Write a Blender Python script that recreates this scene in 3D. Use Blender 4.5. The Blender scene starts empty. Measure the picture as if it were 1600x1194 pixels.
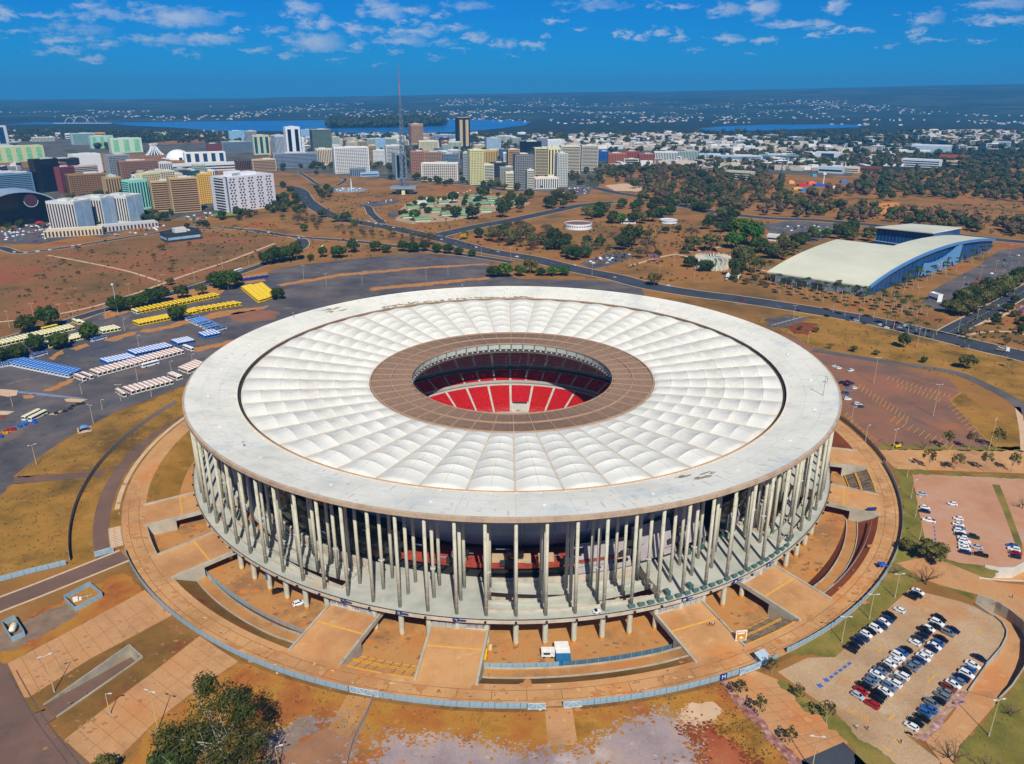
import bpy, bmesh, math, random
from math import sin, cos, pi, radians as R_, atan2, hypot, sqrt
from mathutils import Vector, Matrix, noise as mnoise
S = bpy.context.scene
COL = S.collection
random.seed(7)

# ------------------------------------------------------------------ camera
FPX, PITCH, DIST, CAMZ = 1182.0, math.atan((597 - 147) / 1182.0), 361.6, 170.95
cam=bpy.data.cameras.new('camera');cam_o=bpy.data.objects.new('camera',cam);COL.objects.link(cam_o)
cam.sensor_width = 36.0; cam.lens = FPX / 1600 * 36.0
cam.clip_start = 1.0; cam.clip_end = 90000.0
cam_o.location = (0, -DIST, CAMZ); cam_o.rotation_euler = (pi / 2 - PITCH, 0, 0)
S.camera = cam_o

# ------------------------------------------------------------------ sun, sky, exposure
SUN_AZ, SUN_EL = R_(171.0), R_(46.0)          # azimuth clockwise from +y
sd = Vector((sin(SUN_AZ) * cos(SUN_EL), cos(SUN_AZ) * cos(SUN_EL), sin(SUN_EL)))
sl=bpy.data.lights.new('sun','SUN');sl.energy=4.9;sl.angle=R_(0.5);sl.color=(1.0,0.95,0.835)
so = bpy.data.objects.new('sun', sl); COL.objects.link(so)
so.rotation_euler = sd.to_track_quat('Z', 'Y').to_euler(); so.location = sd * 2000
S.view_settings.view_transform = 'Standard'; S.view_settings.look = 'None'
S.view_settings.exposure=0.0;S.view_settings.gamma=1.0;S.view_settings.use_curve_mapping=False
S.cycles.max_bounces = 5; S.cycles.diffuse_bounces = 3; S.cycles.glossy_bounces = 2
S.cycles.transmission_bounces=3;S.cycles.volume_bounces=0;S.cycles.transparent_max_bounces=8
S.cycles.sample_clamp_indirect = 4.0

W = bpy.data.worlds.new('World'); S.world = W; W.use_nodes = True
nt = W.node_tree; nt.nodes.clear()
def N(t, typ, **kw):
    n = t.nodes.new(typ)
    for k, v in kw.items(): setattr(n, k, v)
    return n
sky=N(nt,'ShaderNodeTexSky',sky_type='NISHITA',sun_disc=False,sun_elevation=SUN_EL,sun_rotation=SUN_AZ,
        altitude=1100.0, air_density=1.0, dust_density=0.3, ozone_density=3.0)
tint=N(nt,'ShaderNodeMix',data_type='RGBA',blend_type='MULTIPLY');tint.inputs[0].default_value=1.0
tint.inputs[7].default_value = (0.010, 0.40, 0.92, 1)
nt.links.new(sky.outputs[0], tint.inputs[6])
# a thin layer of small fair-weather clouds: each one a soft ragged patch at its own bearing and height
CLOUDS=[(140,8,22,9,.6),(165,23,60,6,.45),(275,27,66,14,1),(222,16,34,5,.5),(120,46,46,9,.4),(325,61,52,9,1),(250,63,46,9,.55),(95,63,32,6,.7),
 (160,69,25,8,1),(147,93,18,4,.8),(105,80,24,4,.6),(5,22,16,10,.9),(470,12,32,12,.75),(490,66,50,15,1),(500,36,30,9,1),(375,46,14,4,.6),
 (400,79,24,6,.7),(597,18,38,14,.8),(555,44,20,9,.8),(585,48,18,5,.6),(650,50,40,8,.9),(622,65,46,8,.85),(700,42,36,7,1),(650,17,20,8,.55),
 (745,60,19,8,.8),(690,68,24,5,.5),(788,68,20,8,1),(835,72,20,6,.9),(865,33,24,5,.7),(910,46,12,3,.6),(978,55,10,7,.9),(1003,61,15,6,.8),
 (1030,49,14,7,.8),(1058,56,14,10,.9),(1188,13,30,14,.8),(1137,14,28,10,.6),(1306,9,17,12,1),(1060,8,32,4,.6),(1140,62,24,8,.8),(1196,65,22,5,.8),
 (1240,38,42,6,.7),(1282,40,15,8,.8),(1270,58,24,5,.9),(1310,47,11,5,.9),(1340,48,20,4,.7),(1447,28,24,11,.6),(1430,51,12,6,.7),(1462,62,28,3,.5),
 (1560,32,52,6,.8),(1565,6,44,9,.5),(1533,64,14,3,.5),(80,24,30,5,.5),(540,78,30,4,.35),(430,45,20,6,.45),(350,20,30,6,.4),(730,10,40,7,.4),(930,8,50,8,.3),(560,70,16,4,.6),(620,82,14,3,.5),(680,88,12,3,.45),(530,92,14,3,.4),(720,78,14,3,.5),(800,90,12,3,.4),(455,88,14,3,.5),(300,80,18,4,.5),(60,80,20,4,.5),(30,50,18,5,.5),(590,100,16,3,.35),(1090,80,14,3,.4),(1170,82,12,3,.4),(1390,72,14,3,.4),(850,56,14,4,.5),(640,34,16,5,.6),(690,22,16,5,.5)]
tc=N(nt,'ShaderNodeTexCoord');sep=N(nt,'ShaderNodeSeparateXYZ');nt.links.new(tc.outputs['Generated'],sep.inputs[0])
def M(op, a, b=None, c=None, t=None):
    t = t or nt
    n = N(t, 'ShaderNodeMath', operation=op)
    for i, v in enumerate((a, b, c)):
        if v is None: continue
        if isinstance(v, (int, float)): n.inputs[i].default_value = v
        else: t.links.new(v, n.inputs[i])
    return n.outputs[0]
az = M('ARCTAN2', sep.outputs[0], sep.outputs[1]); el = M('ARCSINE', sep.outputs[2])
cmb=N(nt,'ShaderNodeCombineXYZ');nt.links.new(az,cmb.inputs[0]);nt.links.new(el,cmb.inputs[1])
nz=N(nt,'ShaderNodeTexNoise');nz.inputs['Scale'].default_value=46;nz.inputs['Detail'].default_value=6;nz.inputs['Roughness'].default_value=.68
st=N(nt,'ShaderNodeVectorMath',operation='MULTIPLY');st.inputs[1].default_value=(1,2.2,1)
nt.links.new(cmb.outputs[0],st.inputs[0]);nt.links.new(st.outputs[0],nz.inputs['Vector'])
nsub=N(nt,'ShaderNodeVectorMath',operation='SUBTRACT');nsub.inputs[1].default_value=(.5,.5,.5);nt.links.new(nz.outputs['Color'],nsub.inputs[0])
nmul=N(nt,'ShaderNodeVectorMath',operation='MULTIPLY');nmul.inputs[1].default_value=(.075,.026,0);nt.links.new(nsub.outputs[0],nmul.inputs[0])
wv=N(nt,'ShaderNodeVectorMath',operation='ADD');nt.links.new(cmb.outputs[0],wv.inputs[0]);nt.links.new(nmul.outputs[0],wv.inputs[1])
def ray(px, py):
    x, y = (px - 800) / FPX, -(py - 597) / FPX
    return Vector((x, cos(PITCH) + y * sin(PITCH), -sin(PITCH) + y * cos(PITCH)))
mask = None
for (cx, cy, w, h, s) in CLOUDS:
    d = ray(cx, cy).normalized(); a0, e0 = atan2(d.x, d.y), math.asin(d.z)
    n1=N(nt,'ShaderNodeVectorMath',operation='SUBTRACT');n1.inputs[1].default_value=(a0,e0,0);nt.links.new(wv.outputs[0],n1.inputs[0])
    n2=N(nt,'ShaderNodeVectorMath',operation='MULTIPLY');n2.inputs[1].default_value=(FPX/w*1.05,FPX/h*1.05,0);nt.links.new(n1.outputs[0],n2.inputs[0])
    n3=N(nt,'ShaderNodeVectorMath',operation='LENGTH');nt.links.new(n2.outputs[0],n3.inputs[0])
    v = M('MULTIPLY', M('SUBTRACT', 1.0, n3.outputs['Value']), min(1.0, s * 1.2))
    mask = v if mask is None else M('MAXIMUM', mask, v)
# higher up the same scatter of clouds goes on
hi=N(nt,'ShaderNodeTexNoise');hi.inputs['Scale'].default_value=9;hi.inputs['Detail'].default_value=5;nt.links.new(st.outputs[0],hi.inputs['Vector'])
hv = M('MULTIPLY', M('SUBTRACT', hi.outputs['Fac'], .6), 3.0)
hsel = M('ADD', hv, M('MINIMUM', M('MULTIPLY', M('SUBTRACT', el, .19), 30.0), 0.0))
mask = M('MAXIMUM', mask, M('MINIMUM', hsel, .8))
mr=N(nt,'ShaderNodeMapRange');mr.inputs[1].default_value=-.04;mr.inputs[2].default_value=.85;mr.clamp=True
fine = M('MULTIPLY', M('SUBTRACT', nz.outputs['Fac'], .5), 1.7)
nt.links.new(M('ADD',mask,M('MULTIPLY',fine,M('GREATER_THAN',mask,-.15))),mr.inputs[0])
cmix=N(nt,'ShaderNodeMix',data_type='RGBA');cmix.inputs[7].default_value=(6.2,7.0,8.4,1)
nt.links.new(M('MULTIPLY',mr.outputs[0],.72),cmix.inputs[0]);nt.links.new(tint.outputs[2],cmix.inputs[6])
bg=N(nt,'ShaderNodeBackground');bg.inputs[1].default_value=0.09;nt.links.new(cmix.outputs[2],bg.inputs[0])
ow = N(nt, 'ShaderNodeOutputWorld'); nt.links.new(bg.outputs[0], ow.inputs[0])
W.cycles.sampling_method = 'MANUAL'; W.cycles.sample_map_resolution = 512

# ------------------------------------------------------------------ helpers
def G(px, py, z=0.0):
    "the point of the place at height z that the photograph shows at (px, py)"
    d = ray(px, py); t = (z - CAMZ) / d.z
    return Vector((d.x * t, -DIST + d.y * t, z))
def GD(px, py, Y):
    "height of the sight line through (px,py) at world distance y=Y -> point"
    d = ray(px, py); t = (Y + DIST) / d.y
    return Vector((d.x * t, Y, CAMZ + d.z * t))
def L(r, g, b, k=1.0):
    f = lambda c: (c / 255 / 12.92) if c <= 10 else ((c / 255 + .055) / 1.055) ** 2.4
    return (f(r) * k, f(g) * k, f(b) * k, 1)
def P(th, r, z=0.0): return Vector((r * cos(R_(th)), r * sin(R_(th)), z))

class MB:
    def __init__(s): s.v = []; s.f = []; s.m = []
    def add(s, vs, fs, m=0):
        o = len(s.v); s.v += [tuple(v) for v in vs]
        for f in fs: s.f.append([i + o for i in f]); s.m.append(m)
    def box(s, c, d, rz=0.0, m=0, taper=1.0):
        "centre of base, dims"
        x, y, z = d[0] / 2, d[1] / 2, d[2]; ca, sa = cos(rz), sin(rz); vs = []
        for (a,b,h)in ((-1,-1,0),(1,-1,0),(1,1,0),(-1,1,0),(-1,-1,1),(1,-1,1),(1,1,1),(-1,1,1)):
            k = taper if h else 1.0
            vs.append((c[0]+a*x*k*ca-b*y*k*sa,c[1]+a*x*k*sa+b*y*k*ca,c[2]+h*z))
        s.add(vs, ((3,2,1,0),(4,5,6,7),(0,1,5,4),(1,2,6,5),(2,3,7,6),(3,0,4,7)), m)
    def tube(s, a, b, r0, r1=None, n=8, m=0, cap=True):
        a, b = Vector(a), Vector(b); r1 = r0 if r1 is None else r1
        q = (b - a).to_track_quat('Z', 'Y'); vs = []
        for p, r in ((a, r0), (b, r1)):
            for i in range(n):vs.append(p+q@Vector((r*cos(2*pi*i/n),r*sin(2*pi*i/n),0)))
        fs = [(i, (i + 1) % n, n + (i + 1) % n, n + i) for i in range(n)]
        if cap: fs += [tuple(range(n - 1, -1, -1)), tuple(range(n, 2 * n))]
        s.add(vs, fs, m)
    def rev(s, prof, n=96, a0=0.0, a1=360.0, m=0, closed=False, ms=None):
        "profile of (r, z) turned about the z axis"
        full = abs(a1 - a0 - 360) < 1e-6; k = n if full else n + 1; p = len(prof); vs = []
        for i in range(k):
            a = R_(a0 + (a1 - a0) * i / n)
            vs += [(r * cos(a), r * sin(a), z) for r, z in prof]
        o = len(s.v); s.v += vs
        for i in range(n):
            j = (i + 1) % k
            for q in range(p if closed else p - 1):
                q2 = (q + 1) % p
                s.f.append([o+i*p+q,o+j*p+q,o+j*p+q2,o+i*p+q2]);s.m.append(ms[q]if ms else m)
        if closed and not full:
            s.f.append([o + q for q in range(p)]); s.m.append(m)
            s.f.append([o + n * p + q for q in range(p - 1, -1, -1)]); s.m.append(m)
    def mesh(s, name, mats, smooth=False):
        me = bpy.data.meshes.new(name); me.from_pydata(s.v, [], s.f)
        for m in (mats if isinstance(mats,(list,tuple))else [mats]):me.materials.append(m)
        if len(me.materials) > 1: me.polygons.foreach_set('material_index', s.m)
        if smooth: me.polygons.foreach_set('use_smooth', [True] * len(me.polygons))
        me.update(); return me
    def build(s, name, mats, parent=None, smooth=False, loc=None, rz=0.0):
        return ob(name, s.mesh(name, mats, smooth), parent, loc, rz)
def ob(name, data, parent=None, loc=None, rz=0.0, sc=None):
    o = bpy.data.objects.new(name, data); COL.objects.link(o)
    if parent is not None: o.parent = parent
    if loc is not None: o.location = loc
    if rz: o.rotation_euler = (0, 0, rz)
    if sc is not None: o.scale = sc if isinstance(sc, (tuple, list)) else (sc, sc, sc)
    return o
def tag(o, label=None, cat=None, group=None, kind=None):
    for k, v in (('label', label), ('category', cat), ('group', group), ('kind', kind)):
        if v: o[k] = v
    return o
def thing(name, label, cat, loc=(0, 0, 0), rz=0.0, group=None, sc=None):
    return tag(ob(name, None, None, loc, rz, sc), label, cat, group)
def dup(root, loc, rz=0.0, label=None, group=None, sc=None, mats=None, mat_parts=()):
    "a copy of a thing, its parts and their sub-parts"
    def cp(o, par):
        c = o.copy(); COL.objects.link(c); c.parent = par
        for ch in KIDS.get(o.name, ()): cp(ch, c)
        return c
    r = cp(root, None); r.location = loc; r.rotation_euler = (0, 0, rz)
    if sc is not None: r.scale = sc if isinstance(sc, (tuple, list)) else (sc, sc, sc)
    if label: r['label'] = label
    if group: r['group'] = group
    return r
KIDS = {}
def kids_of(o):
    "remember the children of a prototype for quick copying"
    ch = [c for c in bpy.data.objects if c.parent is o]; KIDS[o.name] = ch
    for c in ch: kids_of(c)
    return o
ORD=['first','second','third','fourth','fifth','sixth','seventh','eighth','ninth','tenth','eleventh','twelfth','thirteenth','fourteenth','fifteenth','sixteenth','seventeenth','eighteenth','nineteenth','twentieth']
ORD += ['twenty-' + w for w in ORD[:9]] + ['thirtieth']

# ------------------------------------------------------------------ materials
def base_mat(name, rough=.8, metal=0.0, spec=.3):
    m = bpy.data.materials.new(name); m.use_nodes = True
    b = m.node_tree.nodes['Principled BSDF']; b.inputs['Roughness'].default_value = rough
    b.inputs['Metallic'].default_value=metal;b.inputs['Specular IOR Level'].default_value=spec
    return m, m.node_tree, b
def rampnode(t, fac, cols):
    r = N(t, 'ShaderNodeValToRGB'); e = r.color_ramp.elements
    while len(e) > 1: e.remove(e[-1])
    for i, (p, c) in enumerate(cols):
        x = e[0] if i == 0 else e.new(p)
        x.position = p; x.color = c
    t.links.new(fac, r.inputs[0]); return r.outputs[0]
def mat(name,cols,scale=.2,rough=.85,detail=6.0,fine=None,bump=0.0,obj=False,spec=.25,metal=0.0,stretch=None,rnd=0.0,nrough=.6,dist=0.0,patch=None):
    """procedural surface: a noise in metres runs through the colour stops; `fine` = (scale, amount) adds grain;
    `patch` = list of (scale, low, high, colour, amount): larger stains with a shape of their own; `rnd` varies each object a little"""
    m, t, b = base_mat(name, rough, metal, spec)
    if obj: co = N(t, 'ShaderNodeTexCoord').outputs['Object']
    else: co = N(t, 'ShaderNodeNewGeometry').outputs['Position']
    if stretch:
        mp = N(t, 'ShaderNodeMapping'); mp.inputs['Scale'].default_value = stretch[:3]
        if len(stretch) > 3: mp.inputs['Rotation'].default_value = (0, 0, stretch[3])
        t.links.new(co, mp.inputs[0]); co = mp.outputs[0]
    n=N(t,'ShaderNodeTexNoise');n.inputs['Scale'].default_value=scale;n.inputs['Detail'].default_value=detail
    n.inputs['Roughness'].default_value=nrough;n.inputs['Distortion'].default_value=dist;t.links.new(co,n.inputs['Vector'])
    if not isinstance(cols[0][0],(tuple,list))and len(cols[0])==4:cols=[(.3+.4*i/max(1,len(cols)-1),c)for i,c in enumerate(cols)]
    c = rampnode(t, n.outputs['Fac'], cols)
    for k, (sc, lo, hi_, pc, am) in enumerate(patch or ()):
        pn=N(t,'ShaderNodeTexNoise');pn.inputs['Scale'].default_value=sc;pn.inputs['Detail'].default_value=7;pn.inputs['Roughness'].default_value=.65
        of=N(t,'ShaderNodeVectorMath',operation='ADD');of.inputs[1].default_value=(37.1*(k+1),11.3*k+5,3.3);t.links.new(co,of.inputs[0]);t.links.new(of.outputs[0],pn.inputs['Vector'])
        q=N(t,'ShaderNodeMapRange');q.inputs[1].default_value=lo;q.inputs[2].default_value=hi_;q.inputs[4].default_value=am;q.clamp=True;t.links.new(pn.outputs['Fac'],q.inputs[0])
        mx=N(t,'ShaderNodeMix',data_type='RGBA');t.links.new(q.outputs[0],mx.inputs[0]);t.links.new(c,mx.inputs[6]);mx.inputs[7].default_value=pc;c=mx.outputs[2]
    if fine:
        fn=N(t,'ShaderNodeTexNoise');fn.inputs['Scale'].default_value=fine[0];fn.inputs['Detail'].default_value=3;t.links.new(co,fn.inputs['Vector'])
        v = M('ADD', M('MULTIPLY', fn.outputs['Fac'], fine[1] * 2, t=t), 1 - fine[1], t=t)
        hs=N(t,'ShaderNodeHueSaturation');t.links.new(c,hs.inputs['Color']);t.links.new(v,hs.inputs['Value']);c=hs.outputs[0]
    if rnd:
        oi = N(t, 'ShaderNodeObjectInfo'); hs = N(t, 'ShaderNodeHueSaturation')
        t.links.new(M('ADD',M('MULTIPLY',oi.outputs['Random'],rnd*.16,t=t),.5-rnd*.08,t=t),hs.inputs['Hue'])
        rr = M('FRACT', M('MULTIPLY', oi.outputs['Random'], 7.31, t=t), t=t)
        t.links.new(M('ADD',M('MULTIPLY',rr,rnd*1.3,t=t),1-rnd*.65,t=t),hs.inputs['Value'])
        t.links.new(c, hs.inputs['Color']); c = hs.outputs[0]
    t.links.new(c, b.inputs['Base Color'])
    if bump:
        bn=N(t,'ShaderNodeTexNoise');bn.inputs['Scale'].default_value=bump;bn.inputs['Detail'].default_value=4;t.links.new(co,bn.inputs['Vector'])
        bp=N(t,'ShaderNodeBump');bp.inputs['Strength'].default_value=.5;bp.inputs['Distance'].default_value=.15
        t.links.new(bn.outputs['Fac'],bp.inputs['Height']);t.links.new(bp.outputs[0],b.inputs['Normal'])
    return m
def plain(name, c, rough=.5, spec=.4, metal=0.0, var=.12, sc=.6):
    "painted or cast surface with faint mottling in object space"
    lo=tuple(x*(1-var)for x in c[:3])+(1,);hi_=tuple(min(1,x*(1+var))for x in c[:3])+(1,)
    return mat(name, [lo, hi_], sc, rough, 4, obj=True, spec=spec, metal=metal)
MC = {}
def paint(r, g, b, rough=.5, spec=.4, metal=0.0, var=.12):
    k = (r, g, b, rough, metal)
    if k not in MC:MC[k]=plain('paint_%d_%d_%d'%(r,g,b),L(r,g,b),rough,spec,metal,var)
    return MC[k]
# ------------------------------------------------------------------ the ground
from mathutils.geometry import tessellate_polygon
RED=L(158,74,36);TAN=L(176,120,58);DRY=L(150,104,48);OLV=L(116,92,42);ORG=L(190,116,52)
m_earth=mat('dry_earth',[(.32,L(104,80,41)),(.45,L(138,99,49)),(.56,L(158,110,55)),(.7,L(154,86,43))],.012,.95,9,(1.2,.22),
              patch=[(.006,.6,.7,L(156,80,51),.7),(.018,.56,.68,L(86,75,45),.8),(.05,.58,.68,L(166,125,80),.6),(.11,.62,.7,L(74,68,42),.55)])
m_fringe=mat('worn_turf',[(.3,L(116,80,34)),(.45,L(176,125,49)),(.57,L(168,101,45)),(.68,L(142,72,36))],.05,.95,8,(1.6,.22),
               patch=[(.03,.55,.64,L(150,82,49),.8),(.08,.56,.66,L(120,97,53),.8),(.25,.6,.7,L(186,143,80),.6),(.6,.62,.7,L(86,64,39),.6)])
m_turf=mat('straw_turf',[(.3,L(104,79,33)),(.45,L(146,108,43)),(.6,L(170,123,51)),(.75,L(154,90,43))],.04,.95,8,(1.4,.25),
             patch=[(.014,.52,.64,L(92,74,40),.85),(.03,.62,.7,L(154,88,52),.7),(.12,.56,.68,L(172,132,68),.6),(.35,.58,.68,L(84,70,38),.6)])
m_green=mat('watered_turf',[(.3,L(92,90,38)),(.5,L(124,114,50)),(.66,L(148,126,66)),(.8,L(104,112,38))],.07,.95,8,(1.4,.2),
              patch=[(.05,.58,.68,L(112,130,30),.8),(.03,.6,.7,L(150,116,59),.6)])
m_bank=mat('bank_turf',[(.3,L(98,74,36)),(.5,L(128,94,46)),(.7,L(150,104,50))],.09,.95,8,(1.5,.25),patch=[(.05,.56,.66,L(128,66,36),.8)])
m_bare=mat('bare_soil',[(.3,L(112,56,34)),(.7,L(142,76,44))],.1,.95,7,(2,.2))
m_plaza=mat('dusty_concrete',[(.3,L(172,125,78)),(.45,L(194,145,95)),(.58,L(204,154,102)),(.75,L(196,135,78))],.05,.9,8,(1.5,.1),
              patch=[(.035,.55,.66,L(204,129,66),.75),(.06,.58,.7,L(144,112,86),.55),(.4,.64,.72,L(112,88,72),.35),(.15,.57,.68,L(220,178,131),.5),(.02,.53,.63,L(166,116,76),.6),(.8,.64,.7,L(96,72,57),.4)])
m_court=mat('court_paving',[(.3,L(158,112,64)),(.5,L(186,136,82)),(.7,L(190,126,66))],.06,.9,8,(1.5,.14),
              patch=[(.05,.52,.64,L(134,102,72),.75),(.5,.62,.69,L(92,74,58),.55),(.15,.58,.68,L(202,156,102),.5),(.03,.56,.66,L(188,108,54),.45)])
m_asph=mat('old_asphalt',[(.3,L(70,68,72)),(.5,L(96,91,91)),(.7,L(116,107,102))],.03,.9,8,(1.8,.1),
             patch=[(.02,.53,.66,L(130,106,90),.65),(.01,.54,.64,L(74,78,90),.7),(.09,.58,.66,L(70,66,66),.6),(.3,.62,.7,L(52,52,54),.5),(.05,.62,.68,L(138,126,116),.5)])
m_asph_red=mat('dusty_asphalt',[(.3,L(116,88,74)),(.5,L(142,100,78)),(.7,L(158,104,74))],.03,.9,8,(1.8,.12),
                 patch=[(.02,.55,.66,L(104,92,88),.75),(.04,.6,.7,L(170,106,66),.6)])
m_road=mat('road_asphalt',[(.3,L(52,58,68)),(.7,L(74,78,84))],.05,.85,6,(1.5,.12))
m_road_brown=mat('dusty_road',[(.3,L(104,82,72)),(.7,L(130,100,84))],.05,.9,7,(1.5,.12),patch=[(.06,.58,.7,L(88,76,72),.6)])
m_gravel=mat('purple_grey_gravel',[(.3,L(132,116,116)),(.48,L(164,146,144)),(.6,L(176,152,138)),(.72,L(198,180,176))],.06,.95,9,(1.2,.2),
               patch=[(.05,.56,.66,L(206,190,182),.6),(.04,.58,.68,L(120,102,98),.7),(.3,.62,.7,L(214,202,194),.6),(.09,.58,.68,L(176,125,95),.65)])
m_kerb = mat('kerb_stone', [L(196, 168, 136), L(214, 190, 160)], .4, .9)
m_orange=mat('orange_dirt',[(.3,L(164,110,59)),(.7,L(196,137,78))],.2,.95,7,(2,.15))
m_yellow=mat('worn_yellow_paint',[(.35,L(206,150,70)),(.65,L(236,172,40))],.7,.8,6)
m_white=mat('worn_white_paint',[(.35,L(176,168,156)),(.65,L(214,210,202))],.7,.8,6)
m_bluep=mat('worn_blue_paint',[(.35,L(84,116,176)),(.65,L(48,92,176))],.7,.8,6)
m_conc=mat('weathered_concrete',[(.3,L(150,142,124)),(.5,L(176,168,150)),(.7,L(190,184,168))],.12,.85,8,(2.5,.1),
             patch=[(.2,.58,.68,L(118,112,100),.6),(.1,.6,.7,L(180,150,114),.5)])
m_sand = mat('pale_sand', [L(200, 164, 128), L(218, 186, 152)], .1, .95, 7, (2, .15))
m_pave=mat('interlocking_pavers',[(.3,L(156,128,96)),(.5,L(182,150,114)),(.7,L(196,166,130))],.05,.92,8,(1.4,.3),
             patch=[(.03,.54,.66,L(192,134,84),.8),(.04,.6,.7,L(202,184,156),.6),(.05,.6,.72,L(112,94,78),.55),(.5,.6,.7,L(124,104,84),.4)])

def px(*pts): return [G(x, y) for x, y in pts]
def sheet(name, pts, z, m, holes=(), kind='structure', parent=None):
    "flat sheet with optional holes; pts in metres"
    loops=[[Vector((p[0],p[1],0))for p in pts]]+[[Vector((p[0],p[1],0))for p in h]for h in holes]
    tri = tessellate_polygon(loops); vs = [(v.x, v.y, z) for l in loops for v in l]
    fs = []
    for a, b, c in tri:
        A, B, C = (Vector(vs[i]) for i in (a, b, c))
        fs.append((a, b, c) if (B - A).cross(C - A).z > 0 else (a, c, b))
    b = MB(); b.add(vs, fs); o = b.build(name, m, parent)
    if parent is None: tag(o, kind=kind)
    return o
def catmull(pts, n=6):
    out = []; q = [pts[0]] + list(pts) + [pts[-1]]
    for i in range(1, len(q) - 2):
        for k in range(n):
            t = k / n; a, b, c, d = q[i - 1], q[i], q[i + 1], q[i + 2]
            out.append(.5*((2*b)+(c-a)*t+(2*a-5*b+4*c-d)*t*t+(3*b-a-3*c+d)*t**3))
    out.append(pts[-1]); return out
def offset(line, d):
    out = []
    for i, p in enumerate(line):
        a, b = line[max(0, i - 1)], line[min(len(line) - 1, i + 1)]
        t = (b - a); t.z = 0; t.normalize(); out.append(p + Vector((-t.y, t.x, 0)) * d)
    return out
def ribbon(b, line, d0, d1, z, m=0, h=0.0):
    "strip between two offsets of a line; h > 0 gives it thickness"
    A, B = offset(line, d0), offset(line, d1); n = len(line)
    vs = [(p.x, p.y, z + h) for p in A] + [(p.x, p.y, z + h) for p in B]
    fs=[(i,i+1,n+i+1,n+i)if d1>d0 else (n+i,n+i+1,i+1,i)for i in range(n-1)]
    b.add(vs, fs, m)
    if h:
        for Q, fl in ((A, d0 > d1), (B, d1 > d0)):
            vs = [(p.x, p.y, z) for p in Q] + [(p.x, p.y, z + h) for p in Q]
            fs=[(i,i+1,n+i+1,n+i)if not fl else (n+i,n+i+1,i+1,i)for i in range(n-1)]
            b.add(vs, fs, m)
ROADS = []
def road(name, pts, w, z, m=None, kerb=True, lanes=0, n=6, edge=.9):
    line = catmull([G(x, y) for x, y in pts], n); ROADS.append((line, w))
    b=MB();ribbon(b,line,-w/2,w/2,z);o=tag(b.build(name,m or m_road),kind='structure')
    if kerb:
        for s in (-1, 1):
            k=MB();ribbon(k,line,s*w/2,s*(w/2+edge),z-.02,0,.14);k.build('kerb',m_kerb,o)
    if lanes:
        k = MB(); q = catmull([G(x, y) for x, y in pts], n * 5)
        for j in range(1, lanes):
            d = -w / 2 + w * j / lanes
            for i in range(0,len(q)-1,2):ribbon(k,q[i:i+2],d-.15,d+.15,z+.02)
        k.build('lane_marking', m_white, o)
    return o

U_CUT = px((69, 1102), (201, 1009), (222, 1028), (88, 1121))
V_IN=[(1512,1081),(1543,1036),(1563,1013),(1571,997),(1572,987),(1565,974),(1553,964),(1545,960),(1523,945)]
V_OUT=[(1562,1093),(1582,1073),(1600,1046),(1609,1028),(1613,1000),(1600,972),(1577,953),(1557,941),(1527,930)]
v_in, v_out = px(*V_IN), px(*V_OUT)
V2=px((1529,903),(1539,885),(1562,889),(1584,889),(1600,881),(1632,868),(1636,896),(1600,908),(1565,907))
circ = lambda r, n=96: [P(360 * i / n, r) for i in range(n)]
RIN = 176.0
FAR = 19500
outer=[Vector((-FAR,-2000,0)),Vector((FAR,-2000,0)),Vector((FAR,FAR,0)),Vector((-FAR,FAR,0))]
mid=[Vector((-700,-420,0)),Vector((700,-420,0)),Vector((700,600,0)),Vector((-700,600,0))]
g = sheet('ground', outer, 0, m_earth, [mid]); tag(g, kind='structure')
g2 = sheet('near_ground', mid, 0, m_earth, [circ(RIN), U_CUT, v_in + v_out[::-1], V2])

# lots, lawns and paving: (name, outline in the photograph, height step, material)
Z1, Z2, Z3, Z4 = .03, .06, .09, .12
NATURAL=('lawn','turf','patch','soil','field','verge','strip','sand','hill','bank','waste','gravel','corner','island','pale_lot','rubble')
def ragged(pts, amp):
    "natural outlines are never straight: split the edges and let them wander"
    out = []
    for a, c in zip(pts, pts[1:] + pts[:1]):
        n=max(1,min(90,int((c-a).length/(amp*.8))));d=(c-a);nn=Vector((-d.y,d.x,0)).normalized()
        for i in range(n):p=a.lerp(c,i/n);out.append(p+nn*amp*2.0*(mnoise.fractal(p*(.16/amp),.7,2.3,5)))
    return out
def pz(name, pts, z, m):
    q = px(*pts)
    if any(k in name for k in NATURAL)and name not in ('lawn_island','faded_band','concrete_patch','median_lawn','service_strip'):q=ragged(q,1.5 if name in ('gravel_patch','red_soil','sand_patch','soil_strip','grey_soil')else min(2.2,.5+(q[0]-Vector((0,-DIST,0))).length/700))
    return sheet(name, q, z, m)
pz('coach_park',[(-60,560),(0,543),(60,527),(110,511),(160,488),(168,478),(250,470),(300,455),(345,440),(400,436),(430,420),(468,414),(560,404),(626,397),
   (676,397),(759,404),(780,425),(812,436),(930,438),(1000,443),(1010,470),(800,500),(450,540),(300,600),(285,602),(240,622),(185,641),(145,663),(95,690),(60,715),(22,743),(20,757),(0,775),(-60,810)],Z1,m_asph)
pz('service_strip',[(20,757),(22,745),(90,741),(150,737),(165,733),(160,745),(120,748),(60,753)],Z2,m_road_brown)
pz('dirt_verge',[(160,492),(172,480),(245,466),(330,446),(372,432),(420,425),(412,440),(360,447),(345,460),(240,478),(180,494),(165,498)],Z2,m_orange)
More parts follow.
